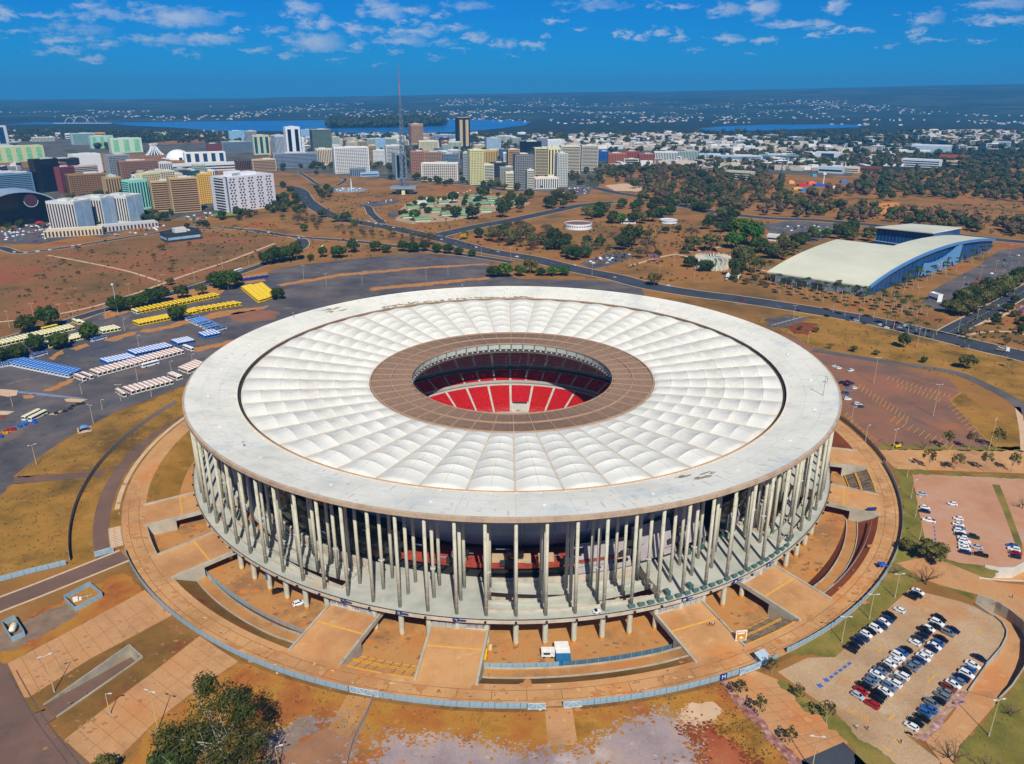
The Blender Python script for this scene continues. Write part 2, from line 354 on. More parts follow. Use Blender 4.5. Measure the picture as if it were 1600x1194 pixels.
for i,q in enumerate(([(430,445),(530,428),(660,417),(759,412),(764,414),(660,420),(530,432),(440,448)],[(575,450),(680,440),(760,433),(765,436),(690,444),(580,454)],
          [(215,517),(260,509),(330,490),(345,486),(420,478),(415,482),(340,497),(270,512),(230,520)],[(300,545),(345,535),(390,524),(430,508),(432,512),(395,530),(340,542),(305,550)],
          [(70,610),(90,600),(113,592),(116,597),(95,606),(78,612)],[(165,531),(200,519),(214,518),(206,524),(175,534)],[(75,560),(96,547),(100,552),(84,562)],[(112,545),(134,536),(140,540),(120,548)])):
    pz('dirt_strip', q, Z2, m_orange)
for q in ([(0,608),(28,610),(26,618),(12,620),(0,618)],[(100,624),(112,622),(137,624),(126,629),(104,628)],[(0,642),(23,643),(12,648),(0,649)],[(75,648),(98,641),(88,649)],[(120,669),(130,664),(143,666),(138,674),(121,675)]):
    pz('concrete_patch', q, Z2, m_sand)
pz('worn_patch',[(360,490),(400,484),(440,488),(430,500),(390,504),(360,500)],Z2,m_asph_red)
pz('red_patch', [(0, 648), (12, 649), (9, 654), (0, 657)], Z2, m_bare)
pz('soft_verge', [(35, 618), (48, 617), (60, 616), (50, 622), (36, 625)], Z2, m_orange)
pz('faded_band',[(28,611),(60,614),(95,618),(131,622),(130,624),(95,621),(60,618),(28,614)],Z2,mat('faded_blue_grey',[L(112,126,152),L(138,146,164)],.2,.9))
# lawns and fields on the left
pz('dry_field',[(-80,530),(-80,395),(0,400),(60,396),(140,384),(250,366),(420,372),(450,390),(400,410),(330,435),(250,458),(160,482),(80,505),(0,527)],.02,mat('dry_field',[(.28,L(94,75,43)),(.44,L(128,94,53)),(.58,L(146,97,59)),(.74,L(158,86,55))],.016,.95,9,(1.0,.25),patch=[(.009,.54,.66,L(160,79,53),.8),(.02,.56,.66,L(98,79,47),.85),(.07,.58,.68,L(156,114,68),.6),(.2,.6,.7,L(88,70,43),.5)]))
pz('west_lawn',[(25,747),(95,693),(145,666),(185,644),(240,625),(285,604),(300,605),(300,640),(280,652),(215,692),(175,727),(165,734),(90,740)],Z2,m_turf)
pz('lower_west_lawn',[(-10,780),(15,762),(20,757),(60,754),(155,746),(140,772),(118,815),(110,850),(110,874),(60,888),(0,905),(-10,908)],Z2,m_turf)
# the orange forecourt at the lower left
m_pl2=mat('worn_forecourt',[(.3,L(172,125,82)),(.5,L(196,147,100)),(.7,L(196,137,84))],.06,.92,8,(1.2,.16),patch=[(.03,.53,.65,L(200,125,68),.8),(.08,.57,.7,L(156,117,86),.6),(.5,.64,.72,L(104,80,66),.35),(.18,.6,.7,L(216,172,125),.5)])
pz('upper_forecourt',[(12,1037),(120,980),(226,922),(268,962),(140,1030),(45,1090),(38,1090)],Z1,m_pl2)
pz('lower_forecourt',[(100,1156),(160,1110),(240,1050),(312,994),(372,1034),(300,1082),(240,1130),(190,1180),(160,1215),(150,1200)],Z1,m_pl2)
sheet('median_lawn',px((40,1093),(140,1032),(268,963),(310,994),(240,1049),(160,1108),(98,1156),(70,1133),(88,1121),(222,1028),(201,1009),(69,1102),(71,1110),(53,1115)),Z1,m_bank)
pz('dark_yard',[(-40,1030),(0,1036),(12,1038),(38,1092),(52,1115),(70,1108),(88,1122),(70,1134),(100,1158),(152,1206),(150,1300),(-60,1300)],Z1,m_road_brown)
pz('gravel_yard',[(0,985),(60,962),(105,940),(125,960),(60,995),(25,1015),(0,1020)],Z1,mat('yard_gravel',[L(120,100,84),L(150,124,100)],.2,.95,7,(2,.2)))
pz('west_verge',[(0,985),(60,955),(190,895),(225,922),(120,980),(12,1036),(0,1040)],.015,m_fringe)
pz('bottom_waste_ground',[(160,1215),(250,1125),(372,1036),(540,1086),(700,1107),(860,1109),(1000,1094),(1130,1066),(1160,1110),(1240,1200),(1240,1300),(150,1300)],.015,m_fringe)
# waste ground, gravel and short paths in front
pz('gravel_patch',[(586,1300),(580,1194),(590,1160),(605,1142),(650,1152),(700,1150),(760,1156),(800,1172),(850,1172),(905,1170),(935,1150),(985,1126),(1030,1110),(1050,1112),(1075,1140),(1095,1165),(1090,1194),(1080,1300)],Z1,m_gravel)
pz('sand_patch',[(1057,1118),(1080,1105),(1110,1100),(1122,1108),(1112,1130),(1090,1138),(1068,1138)],Z2,m_sand)
pz('red_soil',[(1068,1140),(1094,1137),(1115,1132),(1120,1150),(1160,1175),(1190,1200),(1180,1300),(1098,1300),(1098,1165)],Z1,mat('red_soil',[(.35,L(150,74,46)),(.6,L(172,96,62)),(.75,L(178,128,84))],.08,.95,8,(1.5,.2)))
pz('grey_soil',[(425,1140),(480,1120),(490,1140),(470,1165),(440,1175),(420,1165)],Z1,mat('ash_soil',[L(122,104,92),L(150,128,110)],.15,.95,8,(1.5,.2)))
pz('soil_strip',[(390,1210),(440,1170),(510,1140),(560,1148),(545,1200),(545,1300),(380,1300)],.025,mat('mixed_soil',[L(140,102,76),L(168,122,88)],.1,.95,8,(1.5,.2)))
pz('gate_path', [(851, 1106), (894, 1106), (903, 1164), (856, 1166)], Z2, m_pl2)
pz('service_path',[(543,1086),(584,1092),(560,1130),(545,1152),(512,1140)],Z2,m_court)
# right: lawns, car parks, plaza strips
pz('east_lawn',[(1230,1022),(1300,972),(1372,902),(1401,842),(1412,792),(1398,730),(1425,738),(1436,800),(1452,866),(1560,893),(1520,935),(1440,905),(1420,922),(1306,1026)],Z1,m_green)
pz('car_park',[(1215,1050),(1262,1028),(1305,1027),(1420,922),(1440,925),(1500,940),(1520,947),(1545,961),(1554,965),(1565,975),(1572,987),(1571,997),(1563,1013),(1543,1036),(1512,1081),(1452,1152),(1440,1156),(1415,1148),(1470,1190),(1490,1250),(1400,1300),(1312,1120),(1262,1085)],Z2,m_pave)
pz('sunny_lawn_strip',[(1215,1062),(1262,1088),(1310,1122),(1350,1160),(1400,1194),(1430,1300),(1380,1300),(1330,1165),(1280,1120),(1240,1095)],Z3,m_green)
pz('south_plaza',[(1128,1066),(1180,1048),(1215,1062),(1262,1100),(1330,1160),(1252,1188),(1200,1140)],Z2,m_pl2)
pz('service_lane',[(1252,1189),(1318,1160),(1370,1210),(1400,1300),(1280,1300)],Z3,m_road)
pz('rubble_strip',[(1124,1068),(1134,1066),(1180,1112),(1250,1188),(1262,1200),(1240,1200),(1190,1145)],Z3,mat('pinkish_rubble',[(.35,L(120,72,60)),(.55,L(168,120,108)),(.7,L(206,178,170))],.5,.95,8,(3,.3)))
pz('rubble_edge',[(1430,1152),(1446,1157),(1478,1126),(1510,1083),(1500,1080),(1466,1120)],Z3,mat('crumbled_mortar',[(.35,L(140,96,84)),(.55,L(180,140,130)),(.7,L(220,200,196))],.6,.95,8,(3,.3)))
pz('slip_road',[(1446,1158),(1480,1126),(1513,1082),(1562,1094),(1530,1130),(1500,1165),(1490,1194),(1470,1300),(1440,1300),(1470,1190)],Z2,m_pl2)
pz('corner_lawn',[(1500,1167),(1532,1132),(1565,1095),(1584,1074),(1602,1048),(1700,1000),(1800,1300),(1470,1300),(1492,1194)],Z2,m_green)
pz('east_plaza',[(1420,876),(1452,868),(1530,900),(1560,910),(1600,914),(1700,905),(1700,985),(1618,978),(1600,968),(1577,951),(1527,929),(1470,915),(1440,904),(1400,880)],Z2,m_pl2)
pz('avenue_of_saplings',[(1368,702),(1600,704),(1760,706),(1760,745),(1600,740),(1400,733),(1385,720)],Z2,m_plaza)
pz('lower_hedge_strip',[(1398,733),(1470,737),(1600,743),(1600,748),(1480,743),(1424,740)],Z3,m_green)
pz('upper_car_park',[(1425,740),(1480,743),(1600,748),(1800,755),(1800,880),(1632,868),(1600,880),(1584,888),(1562,888),(1539,884),(1500,880),(1460,868),(1448,855),(1436,800)],Z2,mat('red_pavers',[(.3,L(178,127,95)),(.5,L(192,143,110)),(.7,L(188,154,133))],.04,.92,8,(1.4,.22),patch=[(.03,.54,.66,L(190,114,76),.8)]))
pz('lawn_island',[(1550,757),(1562,758),(1575,790),(1597,850),(1597,868),(1590,860),(1568,800)],Z3,m_green)
pz('grid_car_park',[(1232,520),(1275,548),(1345,560),(1398,572),(1480,590),(1502,613),(1484,625),(1545,690),(1550,700),(1375,701),(1330,660),(1300,620),(1250,560)],Z1,m_asph_red)
pz('grass_corner',[(1502,613),(1540,640),(1596,650),(1600,704),(1552,700),(1545,690),(1486,626)],Z2,m_turf)
pz('lot_verge',[(1368,702),(1374,694),(1430,697),(1600,699),(1700,700),(1700,705),(1600,705)],Z2,m_green)
pz('east_hill',[(1180,500),(1250,486),(1350,503),(1450,524),(1600,560),(1640,700),(1600,640),(1585,622),(1540,600),(1490,580),(1400,566),(1278,547),(1230,520)],.02,m_turf)
pz('bare_bank',[(1222,508),(1250,503),(1280,506),(1262,524),(1240,522)],Z1,m_bare)
pz('convention_car_park',[(1455,455),(1480,440),(1530,415),(1560,392),(1600,386),(1700,380),(1700,420),(1600,435),(1520,470),(1478,488),(1440,475)],Z1,m_asph)
pz('back_car_park',[(1190,352),(1235,345),(1310,350),(1308,362),(1270,380),(1205,365)],Z1,m_asph)
pz('sandy_ground',[(1372,318),(1404,316),(1408,332),(1380,337),(1370,328)],Z1,mat('bright_sand',[L(226,150,70),L(206,128,60)],.05,.95))
pz('pale_lot', [(945, 290), (990, 285), (1022, 296), (1010, 300), (960, 298)], Z1, m_sand)
pz('hotel_car_park',[(0,360),(40,350),(100,345),(150,352),(130,368),(60,382),(0,380)],Z1,m_asph)
pz('office_car_park',[(855,300),(880,292),(925,293),(920,304),(880,308)],Z1,m_asph)
pz('small_car_park',[(905,412),(950,396),(985,396),(990,402),(950,416),(925,420)],Z1,m_asph)
pz('arts_yard',[(563,321),(570,317),(615,311),(626,313),(618,318),(582,324)],Z1,m_asph)
pz('side_yard', [(605, 332), (628, 328), (630, 334), (612, 341)], Z1, m_asph)
pz('striped_apron',[(1195,500),(1238,492),(1262,498),(1240,507),(1222,513),(1200,512)],Z2,m_asph)

# the edges of loose ground break up into small islands of their own
def blobs(name, pts, n, seed, spread, m, z, r0=.35, r1=1.6):
    r = random.Random(seed); q = pts if isinstance(pts[0], Vector) else px(*pts); b = MB()
    for i in range(n):
        k=r.randrange(len(q));p=q[k].lerp(q[(k+1)%len(q)],r.random())+Vector((r.gauss(0,spread),r.gauss(0,spread),0));w=r.uniform(r0,r1);e=r.uniform(.5,1.0);a0=r.uniform(0,6.3)
        s_=r.uniform(0,50);b.add([(p.x+w*cos(2*pi*j/16+a0)*(.7+.7*mnoise.noise((cos(j*.39),sin(j*.39),s_))),p.y+w*e*sin(2*pi*j/16+a0)*(.7+.7*mnoise.noise((cos(j*.39),sin(j*.39),s_))),z+i*.0001)for j in range(16)],[tuple(range(16))])
    tag(b.build(name, m), kind='stuff')
GRV=[(580,1194),(592,1160),(607,1145),(650,1154),(700,1152),(760,1158),(800,1173),(850,1174),(905,1172),(935,1152),(985,1128),(1030,1112),(1050,1113),(1075,1140),(1095,1165),(1090,1194)]
blobs('gravel_islands',GRV,1100,1,1.3,m_gravel,Z1+.012,.12,.8);blobs('earth_islands',GRV,900,2,1.5,m_fringe,Z1+.13,.12,.8)
blobs('sand_islands',[(1057,1118),(1080,1105),(1122,1108),(1112,1130),(1068,1138)],260,3,.8,m_sand,Z2+.05,.1,.5)
blobs('soil_islands',[(1068,1140),(1115,1132),(1160,1175),(1190,1200),(1098,1220),(1098,1165)],420,4,1.3,m_bare,Z1+.25,.12,.7);blobs('soil_islands',[(390,1210),(440,1150),(510,1120),(560,1148),(545,1200)],360,5,2.2,m_gravel,Z1+.02,.15,.8)
blobs('stain_patches',[(300,1000),(200,1080),(120,1150),(60,1060),(150,1000),(240,945)],90,6,4,mat('dark_stain',[L(150,112,74),L(170,128,86)],.4,.9),Z1+.02,.2,1.1)
# slab joints of the forecourts and faint wheel tracks
b = MB()
for (a,c,e,f,n,k)in (((12,1037),(226,922),(40,1091),(268,962),12,2),((100,1156),(312,994),(160,1208),(372,1034),12,2),((1136,1068),(1252,1186),(1212,1064),(1330,1160),9,3)):
    A, C_, E_, F_ = G(*a), G(*c), G(*e), G(*f)
    for i in range(1,n):ribbon(b,[A.lerp(C_,i/n),E_.lerp(F_,i/n)],-.05,.05,Z2+.03)
    for i in range(1,k):ribbon(b,[A.lerp(E_,i/k),C_.lerp(F_,i/k)],-.05,.05,Z2+.03)
tag(b.build('slab_joints',mat('joint_brown',[L(136,100,66),L(154,114,76)],.3,.95)),kind='structure')  # thin brown lines in the joints' own colour
b = MB()
for (pts,w)in (([(0,770),(70,715),(150,672),(230,640)],0),([(0,720),(80,690),(160,650)],0),([(300,560),(200,600),(100,640),(20,690)],0),([(470,470),(380,495),(280,530),(150,575)],0),([(740,425),(600,430),(480,455)],0),([(1300,590),(1400,640),(1500,690)],0),([(20,1050),(60,1120),(120,1200)],0)):
    q = catmull(px(*pts), 8)
    for o in (-.95, .95): ribbon(b, q, o - .16, o + .16, Z2 + .02)
tag(b.build('wheel_tracks',mat('rubber_film',[(.35,L(84,76,72)),(.6,L(106,92,84))],.5,.85)),kind='structure')

pz('market_paving_patch',[(618,344),(632,318),(690,308),(800,305),(830,318),(760,334),(700,346),(640,350)],Z1,mat('pale_earth',[(.3,L(150,122,86)),(.5,L(184,158,122)),(.7,L(120,112,76))],.05,.95,8))
# roads
road('avenue',[(425,291),(452,292),(470,299),(479,313),(500,328),(530,341),(575,350),(620,358),(690,374),(760,392),(830,404),(900,421),(960,433),(1010,446),(1080,458),(1150,467),(1250,482),(1350,499),(1450,521),(1540,543),(1600,557),(1720,590)],25,Z2)
road('lower_road',[(340,355),(400,361),(458,370),(551,377),(640,388),(722,398),(800,410)],12,Z3)
road('ring_road',[(455,368),(471,374),(474,384),(455,396),(410,414),(335,439),(252,463),(165,484),(85,509),(0,533),(-60,552)],12,Z2)
road('field_road',[(-40,384),(0,387),(30,395),(75,391),(140,381),(200,371),(250,363),(286,355),(311,357),(345,357),(400,359)],11,Z2)
road('upper_avenue',[(440,268),(480,268),(520,271),(580,276),(640,282),(740,289),(800,298),(888,294),(920,292)],22,Z2)
road('far_avenue',[(888,290),(930,294),(961,301),(1021,311),(1066,322),(1127,333),(1200,341),(1275,344),(1363,352),(1450,362),(1552,374),(1620,380),(1750,390)],24,Z3)
road('cross_avenue',[(684,368),(740,355),(800,344),(870,329),(908,321),(960,316)],24,Z2)
road('curved_lane',[(468,270),(483,279),(497,288),(520,291),(534,286),(540,280),(530,277)],9,Z2)
road('yard_lane', [(560, 320), (574, 323), (581, 335), (598, 349)], 12, Z2)
road('boulevard',[(1640,430),(1600,455),(1552,483),(1501,509),(1478,522)],15,Z2,lanes=2)
road('park_lane',[(1270,547),(1350,560),(1400,568),(1489,582),(1539,602),(1582,625),(1610,650)],8,Z3,m_asph,kerb=False)
road('west_road',[(-40,962),(0,945),(60,922),(120,898),(165,880),(195,868)],9,Z2,m_road_brown)
for q in ([(1200,424),(1120,410),(1060,398)],):road('park_path',q,4,Z1,m_sand,kerb=False)
road('park_path',[(985,415),(1010,408),(1040,400),(1090,392),(1125,386)],4,Z1,m_sand,kerb=False)
road('field_path',[(75,399),(130,409),(200,424),(250,440)],3,Z1,m_sand,kerb=False)
road('field_path',[(-20,505),(60,496),(150,478),(230,452),(290,430),(360,407),(430,380)],3.5,Z1,m_sand,kerb=False)
road('footpath', [(1590, 636), (1597, 670), (1600, 705)], 3, Z3, m_sand, kerb=False)
road('footpath',[(1495,528),(1530,520),(1570,518),(1610,524)],3.5,Z1,m_sand,kerb=False)
road('footpath',[(1520,509),(1545,502),(1560,496),(1600,478)],3,Z1,m_sand,kerb=False)
m_city=mat('city_ground',[(.3,L(58,62,52)),(.5,L(104,98,88)),(.62,L(76,84,60)),(.75,L(140,120,96))],.02,.95,8,(.3,.2),patch=[(.012,.54,.62,L(52,62,40),.8),(.03,.6,.68,L(150,146,140),.6)])
pz('city_ground',[(-300,262),(60,262),(110,290),(250,262),(340,266),(345,335),(250,345),(160,372),(60,352),(-300,360)],Z1-.01,m_city)
pz('city_ground',[(395,268),(430,238),(480,210),(760,206),(950,232),(1120,236),(1200,250),(1345,262),(1330,275),(1190,272),(1060,258),(945,262),(935,292),(850,300),(770,292),(690,284),(600,278),(500,272)],Z1-.01,m_city)
pz('city_ground',[(-300,226),(60,214),(260,226),(400,218),(420,244),(350,256),(340,244),(200,240),(140,240),(80,254),(-300,258)],Z1-.01,m_city)
# yellow bay lines of the grid car park and other painted marks: flat print
b = MB()
def dash(b, a, c, w=.25, z=Z3):
    a, c = G(*a), G(*c); ribbon(b, [a, c], -w / 2, w / 2, z)
for (x0,y0,x1,y1,dx,dy,n)in ((1345,600,1420,650,-5,9,14),(1390,588,1485,616,-4,6,14),(1360,640,1450,690,0,0,0),(1492,632,1540,690,-10,5,11),(1405,600,1470,622,-4,6,11),(1400,650,1490,695,-9,9,11),(1325,645,1365,690,-6,5,9)):
    for i in range(n):
        t=i/(n-1);a=(x0+(x1-x0)*t,y0+(y1-y0)*t);dash(b,a,(a[0]+dx,a[1]+dy))
for q in (((1408,585),(1500,612)),((1484,625),(1546,692)),((1484,625),(1502,613)),((1320,650),(1372,690))):dash(b,*q)
tag(b.build('bay_lines', m_yellow), kind='structure')
b = MB()
for i in range(7):dash(b,(1328+i*4.6,1105+i*2.0),(1328+i*4.6,1116+i*2.0),.2)
for q in (((1372,1019),(1378,1014)),((1450,1066),(1463,1053)),((1388,1126),(1397,1117)),((1380,1166),(1398,1180)),((1396,1154),(1404,1165)),((1447,955),(1450,952)),((1527,990),(1531,983))):dash(b,*q,w=.45)
tag(b.build('painted_arrows', m_yellow), kind='structure')
b = MB()
for i in range(5):x,y=1299+i*7,1058-i*5.2;dash(b,(x-2.4,y+1.8),(x+2.4,y-1.8),.9)
for x,y in ((1281,1071.5),(1291,1063)):dash(b,(x-3.4,y+1),(x+3.4,y-1),1.6)
for i in range(5): dash(b, (1459 + i * .6, 822 + i * 6), (1460 + i * .6, 826 + i * 6), .5)
tag(b.build('blue_bay_marks', m_bluep), kind='structure')
b = MB()
for i in range(9):dash(b,(1205+i*5.5,509-i*1.4),(1212+i*5.5,506-i*1.5),.5,Z4)
tag(b.build('apron_stripes', m_white), kind='structure')
b = MB()
for r in range(3):
    for i in range(9):dash(b,(1480+i*12+r*14,470-i*6.6-r*8),(1484+i*12+r*14,472-i*6.6-r*8),.4,Z3)
for i in range(12):dash(b,(1205+i*8,356+(i%3)),(1213+i*8,354.6+(i%3)),.8,Z3)
tag(b.build('bay_stripes', m_white), kind='structure')

# retaining walls of the sunken lanes
def cut(name, loop_a, loop_b, zs, wall_m, floor_m, label, top=.0, par=(.9, .9)):
    "lane between two lines; zs = floor heights along it; walls rise to ground plus a parapet"
    t = thing(name, label, 'retaining wall', loop_a[0]); off = -loop_a[0]
    n = len(loop_a)
    b = MB(); vs = []
    for i in range(n):vs+=[(loop_a[i].x,loop_a[i].y,zs[i]),(loop_b[i].x,loop_b[i].y,zs[i])]
    b.add(vs, [(2 * i, 2 * i + 1, 2 * i + 3, 2 * i + 2) for i in range(n - 1)]); 
    fl = b.build(name + '_floor', floor_m); tag(fl, kind='structure'); fl.name = 'lane'
    for L_, s, ph in ((loop_a, -1, par[0]), (loop_b, 1, par[1])):
        w=MB();A=[p+off for p in L_];c=sum((p for p in loop_a+loop_b),Vector())/(2*n)+off
        O = offset(A, s * .35)
        vs = []
        for i in range(n):
            zb = zs[i] - .4
            h = ph if ph < 3 else .9
            vs+=[(A[i].x,A[i].y,zb),(A[i].x,A[i].y,h),(O[i].x,O[i].y,h),(O[i].x,O[i].y,zb)]
        fs = []
        for i in range(n - 1):
            for k in range(4):fs.append((4*i+k,4*i+(k+1)%4,4*i+4+(k+1)%4,4*i+4+k))
        fs += [(0, 1, 2, 3), (4 * n - 1, 4 * n - 2, 4 * n - 3, 4 * n - 4)]
        w.add(vs, fs); w.build('wall', wall_m, t)
    return t
nV = len(v_in)
cut('lane_wall',v_in,v_out,[0.02,-1,-2,-2.7,-3.2,-3.6,-4,-4.3,-4.6],m_conc,m_pl2,'curved concrete retaining walls of the sunken lane round the lower car park',par=(.8,.6))
ua=[U_CUT[0].lerp(U_CUT[1],i/6)for i in range(7)];ub=[U_CUT[3].lerp(U_CUT[2],i/6)for i in range(7)]
t=cut('underpass_wall',ub,ua,[0.02-4.6*i/6 for i in range(7)],m_conc,m_road_brown,'wedge of stained concrete walls where a lane dives under the forecourt',par=(.5,.25))
b=MB();a0,a1=ub[-1]-ub[0],ua[-1]-ub[0];dd=(a1-a0).normalized();nn=Vector((-dd.y,dd.x,0))
if nn.dot(a0) < 0: nn = -nn
b.add([(a0.x,a0.y,-5),(a1.x,a1.y,-5),(a1.x,a1.y,.45),(a0.x,a0.y,.45)]+[(p.x+nn.x*.35,p.y+nn.y*.35,z)for p,z in ((a0,-5),(a1,-5),(a1,.45),(a0,.45))],((0,1,2,3),(3,2,6,7),(4,7,6,5),(0,3,7,4),(1,5,6,2)))
b.build('end_wall', m_conc, t)
# short cut behind the upper car park
fa=[V2[i]for i in (1,2,3,4,5)];na=[V2[i]for i in (0,8,7,7,6)];na=[V2[0],V2[8],V2[8].lerp(V2[7],.6),V2[7],V2[6]]
cut('trench_wall',na,fa,[-4.2]*5,mat('limewashed_concrete',[L(196,190,176),L(220,216,204)],.2,.85,7,(2,.1)),m_pl2,'pale curved concrete wall of the trench below the upper car park',par=(.35,.5))
# ------------------------------------------------------------------ stadium
OFF = -89.5                                   # bearing of one column line
stad=thing('stadium','huge round concrete stadium with white membrane roof and tall slender columns','stadium',(0,0,0))
m_roofc=mat('roof_ring_concrete',[(.3,L(214,211,196)),(.5,L(232,228,212)),(.7,L(238,234,219))],.05,.8,8,(1.2,.07),obj=True,
              patch=[(.035,.56,.66,L(186,198,200),.6),(.3,.6,.68,L(168,182,186),.55),(1.2,.66,.7,L(150,158,156),.5),(.018,.66,.72,L(206,198,176),.6),(.5,.68,.71,L(120,114,100),.6),(.09,.58,.68,L(214,204,180),.5)])
m_edge=mat('stained_edge',[(.3,L(160,136,112)),(.6,L(188,166,140)),(.75,L(150,120,104))],.25,.85,7,(2,.1),obj=True)
m_mem=mat('white_membrane',[(.3,L(232,230,217)),(.6,L(242,239,225)),(.75,L(228,220,200))],.15,.55,7,obj=True,spec=.3,rnd=.09,patch=[(.12,.55,.68,L(214,206,188),.5),(.5,.6,.7,L(204,194,174),.45),(.9,.62,.7,L(196,188,170),.4)])
_t=m_mem.node_tree;_b=_t.nodes['Principled BSDF'];_tr=N(_t,'ShaderNodeBsdfTranslucent');_tr.inputs['Color'].default_value=(.85,.85,.8,1);_mx=N(_t,'ShaderNodeMixShader');_mx.inputs[0].default_value=.13
_t.links.new(_b.outputs[0],_mx.inputs[1]);_t.links.new(_tr.outputs[0],_mx.inputs[2]);_t.links.new(_mx.outputs[0],_t.nodes['Material Output'].inputs['Surface'])
m_gut = mat('tan_gutter', [L(216, 206, 188), L(202, 186, 164)], .4, .8, 5, obj=True)
m_dark = mat('dark_gap', [L(48, 48, 50), L(64, 62, 60)], .3, .7, 4, obj=True)
m_slat=mat('bronze_slats',[L(140,112,88),L(164,134,108)],.4,.55,5,obj=True,spec=.4)
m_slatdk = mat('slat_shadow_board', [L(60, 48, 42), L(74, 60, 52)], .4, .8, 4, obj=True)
m_rib = mat('tan_steel', [L(190, 158, 130), L(170, 136, 108)], .4, .6, 5, obj=True)
m_col=mat('column_concrete',[(.3,L(172,168,146)),(.5,L(196,192,170)),(.7,L(210,206,188))],.5,.85,8,(3,.06),obj=True,stretch=(1,1,.35),
            patch=[(.15,.6,.7,L(172,146,118),.5),(.2,.6,.7,L(190,198,188),.6)])
m_pod=mat('podium_concrete',[(.3,L(160,164,152)),(.5,L(184,184,172)),(.7,L(196,196,186))],.08,.85,8,(2,.07),obj=True,
            patch=[(.06,.56,.66,L(206,198,184),.6),(.09,.6,.7,L(146,154,150),.5),(.05,.64,.72,L(196,150,108),.45)])
m_beam=mat('podium_edge',[(.3,L(176,160,138)),(.6,L(204,190,170))],.3,.85,7,(2,.1),obj=True)
m_red=mat('red_seats',[(.35,L(160,18,26)),(.65,L(200,30,36))],.9,.7,6,obj=True,rnd=.02,fine=(2.2,.2))
m_glass = mat('dark_glass', [L(10, 12, 16), L(22, 26, 32)], .2, .12, 4, obj=True, spec=.6)
m_navy=mat('blue_grey_shell',[L(128,142,160),L(150,164,182)],.15,.8,6,obj=True)
m_band = mat('brick_red_band', [L(150, 62, 48), L(184, 80, 58)], .3, .8, 6, obj=True)
m_lilac=mat('lilac_sheet_roof',[L(150,140,142),L(174,164,164)],.2,.7,6,obj=True)
m_glaze=mat('pale_glazing',[L(176,188,178),L(196,204,194)],.3,.25,4,obj=True,spec=.5)

ZR = 46.0
def ring_z(r): return 42.8 + (r - 131.8) * 3.2 / 21.4
b=MB();b.rev([(154.5,ZR-1.5),(154.5,ZR),(153.6,ZR+.18),(153.2,ZR),(131.8,ZR-3.2),(131.8,ZR-5.6),(140,ZR-3.2),(153.4,ZR-1.8)],192,closed=True,ms=[1,1,0,0,1,1,1,1])
b.build('roof_ring', [m_roofc, m_edge], stad)
b = MB()
for i in range(48):th=OFF+7.5*i;b.add([P(th,r,ring_z(r)+.012)+Vector((-sin(R_(th)),cos(R_(th)),0))*s for r,s in ((132.4,-.07),(153,-.07),(153,.07),(132.4,.07))],((0,1,2,3),))
for r in (139.6,146.8):b.rev([(r,ring_z(r)+.014),(r+.12,ring_z(r+.12)+.014)],192)
b.build('roof_joints',mat('joint_grey',[L(186,188,182),L(202,202,196)],.5,.9,4,obj=True),stad)['kind']='stuff'
m_strk=mat('rain_streaks',[(.35,L(196,200,196)),(.6,L(208,208,200)),(.7,L(180,176,162))],.6,.9,6,obj=True);b=MB();_r=random.Random(4)
for i in range(170):
    th=_r.uniform(-180,180);r=_r.uniform(133,150);l=_r.uniform(1,5);w=math.degrees(_r.uniform(.1,.45)/r);z=.02+.0004*i;b.add([P(th-w,r,ring_z(r)+z),P(th-w*.4,r+l,ring_z(r+l)+z),P(th+w*.5,r+l,ring_z(r+l)+z),P(th+w,r,ring_z(r)+z)],((0,1,2,3),))
b.build('rain_streaks', m_strk, stad)['kind'] = 'stuff'
b=MB();b.rev([(131.8,43.4),(131.8,42.2),(130.4,42.0),(130.4,42.5)],192,ms=[0,1,0]);b.build('edge_gutter',[m_rib,m_dark],stad)
# mossy and worn patches of the waterproof coat: thin peeled sheets a few mm proud of the ring
m_moss=mat('mossy_coat',[(.4,L(178,170,140)),(.5,L(120,112,72)),(.62,L(196,190,172))],.6,.95,8,obj=True)
for (t0,t1,r0,r1,n)in ((84,116,132.6,135.5,30),(117,128,133,137,14),(137,142,143,150,6),(-62,-58,138,141,4),(-64,-63,134,136.5,2)):
    bb = MB()
    for i in range(n * 3):
        tt=random.uniform(t0,t1);rr=random.uniform(r0,r1);w=random.uniform(.5,2.6)*(1 if n>6 else 1.3);h=random.uniform(.3,1.2)
        k = 8; vs = []
        for j in range(k):
            a = 2 * pi * j / k; q = random.uniform(.55, 1.1)
            r_=rr+h*q*sin(a);th=tt+math.degrees(w*q*cos(a)/rr);vs.append(P(th,r_,ring_z(r_)+.02+.0012*i))
        bb.add(vs, [tuple(range(k))])
    bb.build('moss_patch', m_moss, stad)
b=MB();b.box((0,0,0),(1.0,.8,.4));b.box((.9,.5,0),(.4,.3,.25));hatch=b.mesh('roof_hatch',paint(226,228,224))
for i in range(0, 48, 2):
    th = OFF + 3.75 + i * 7.5; r = 143.4 + (i % 3) * .3
    ob('roof_hatch', hatch, stad, P(th, r, ring_z(r) - .05), R_(th))
b = MB(); b.box((0, 0, 0), (.5, .5, .35)); lug = b.mesh('roof_lug', paint(226, 224, 218))
for i in range(96):ob('roof_lug',lug,stad,P(OFF+i*3.75,132.6,ring_z(132.6)-.03),R_(OFF+i*3.75))
# lamp masts and clutter on the ring
for th,r,h in ((-19,147,9),(-13,150,2.2),(-136,143,2),(150,151,3),(103,152,2.5)):
    p=P(th,r,ring_z(r));b=MB();b.tube((0,0,-.1),(0,0,h),.16,.1,6);b.box((0,0,h),(.9,.4,.3));b.build('roof_mast',paint(150,150,146),stad,loc=p)

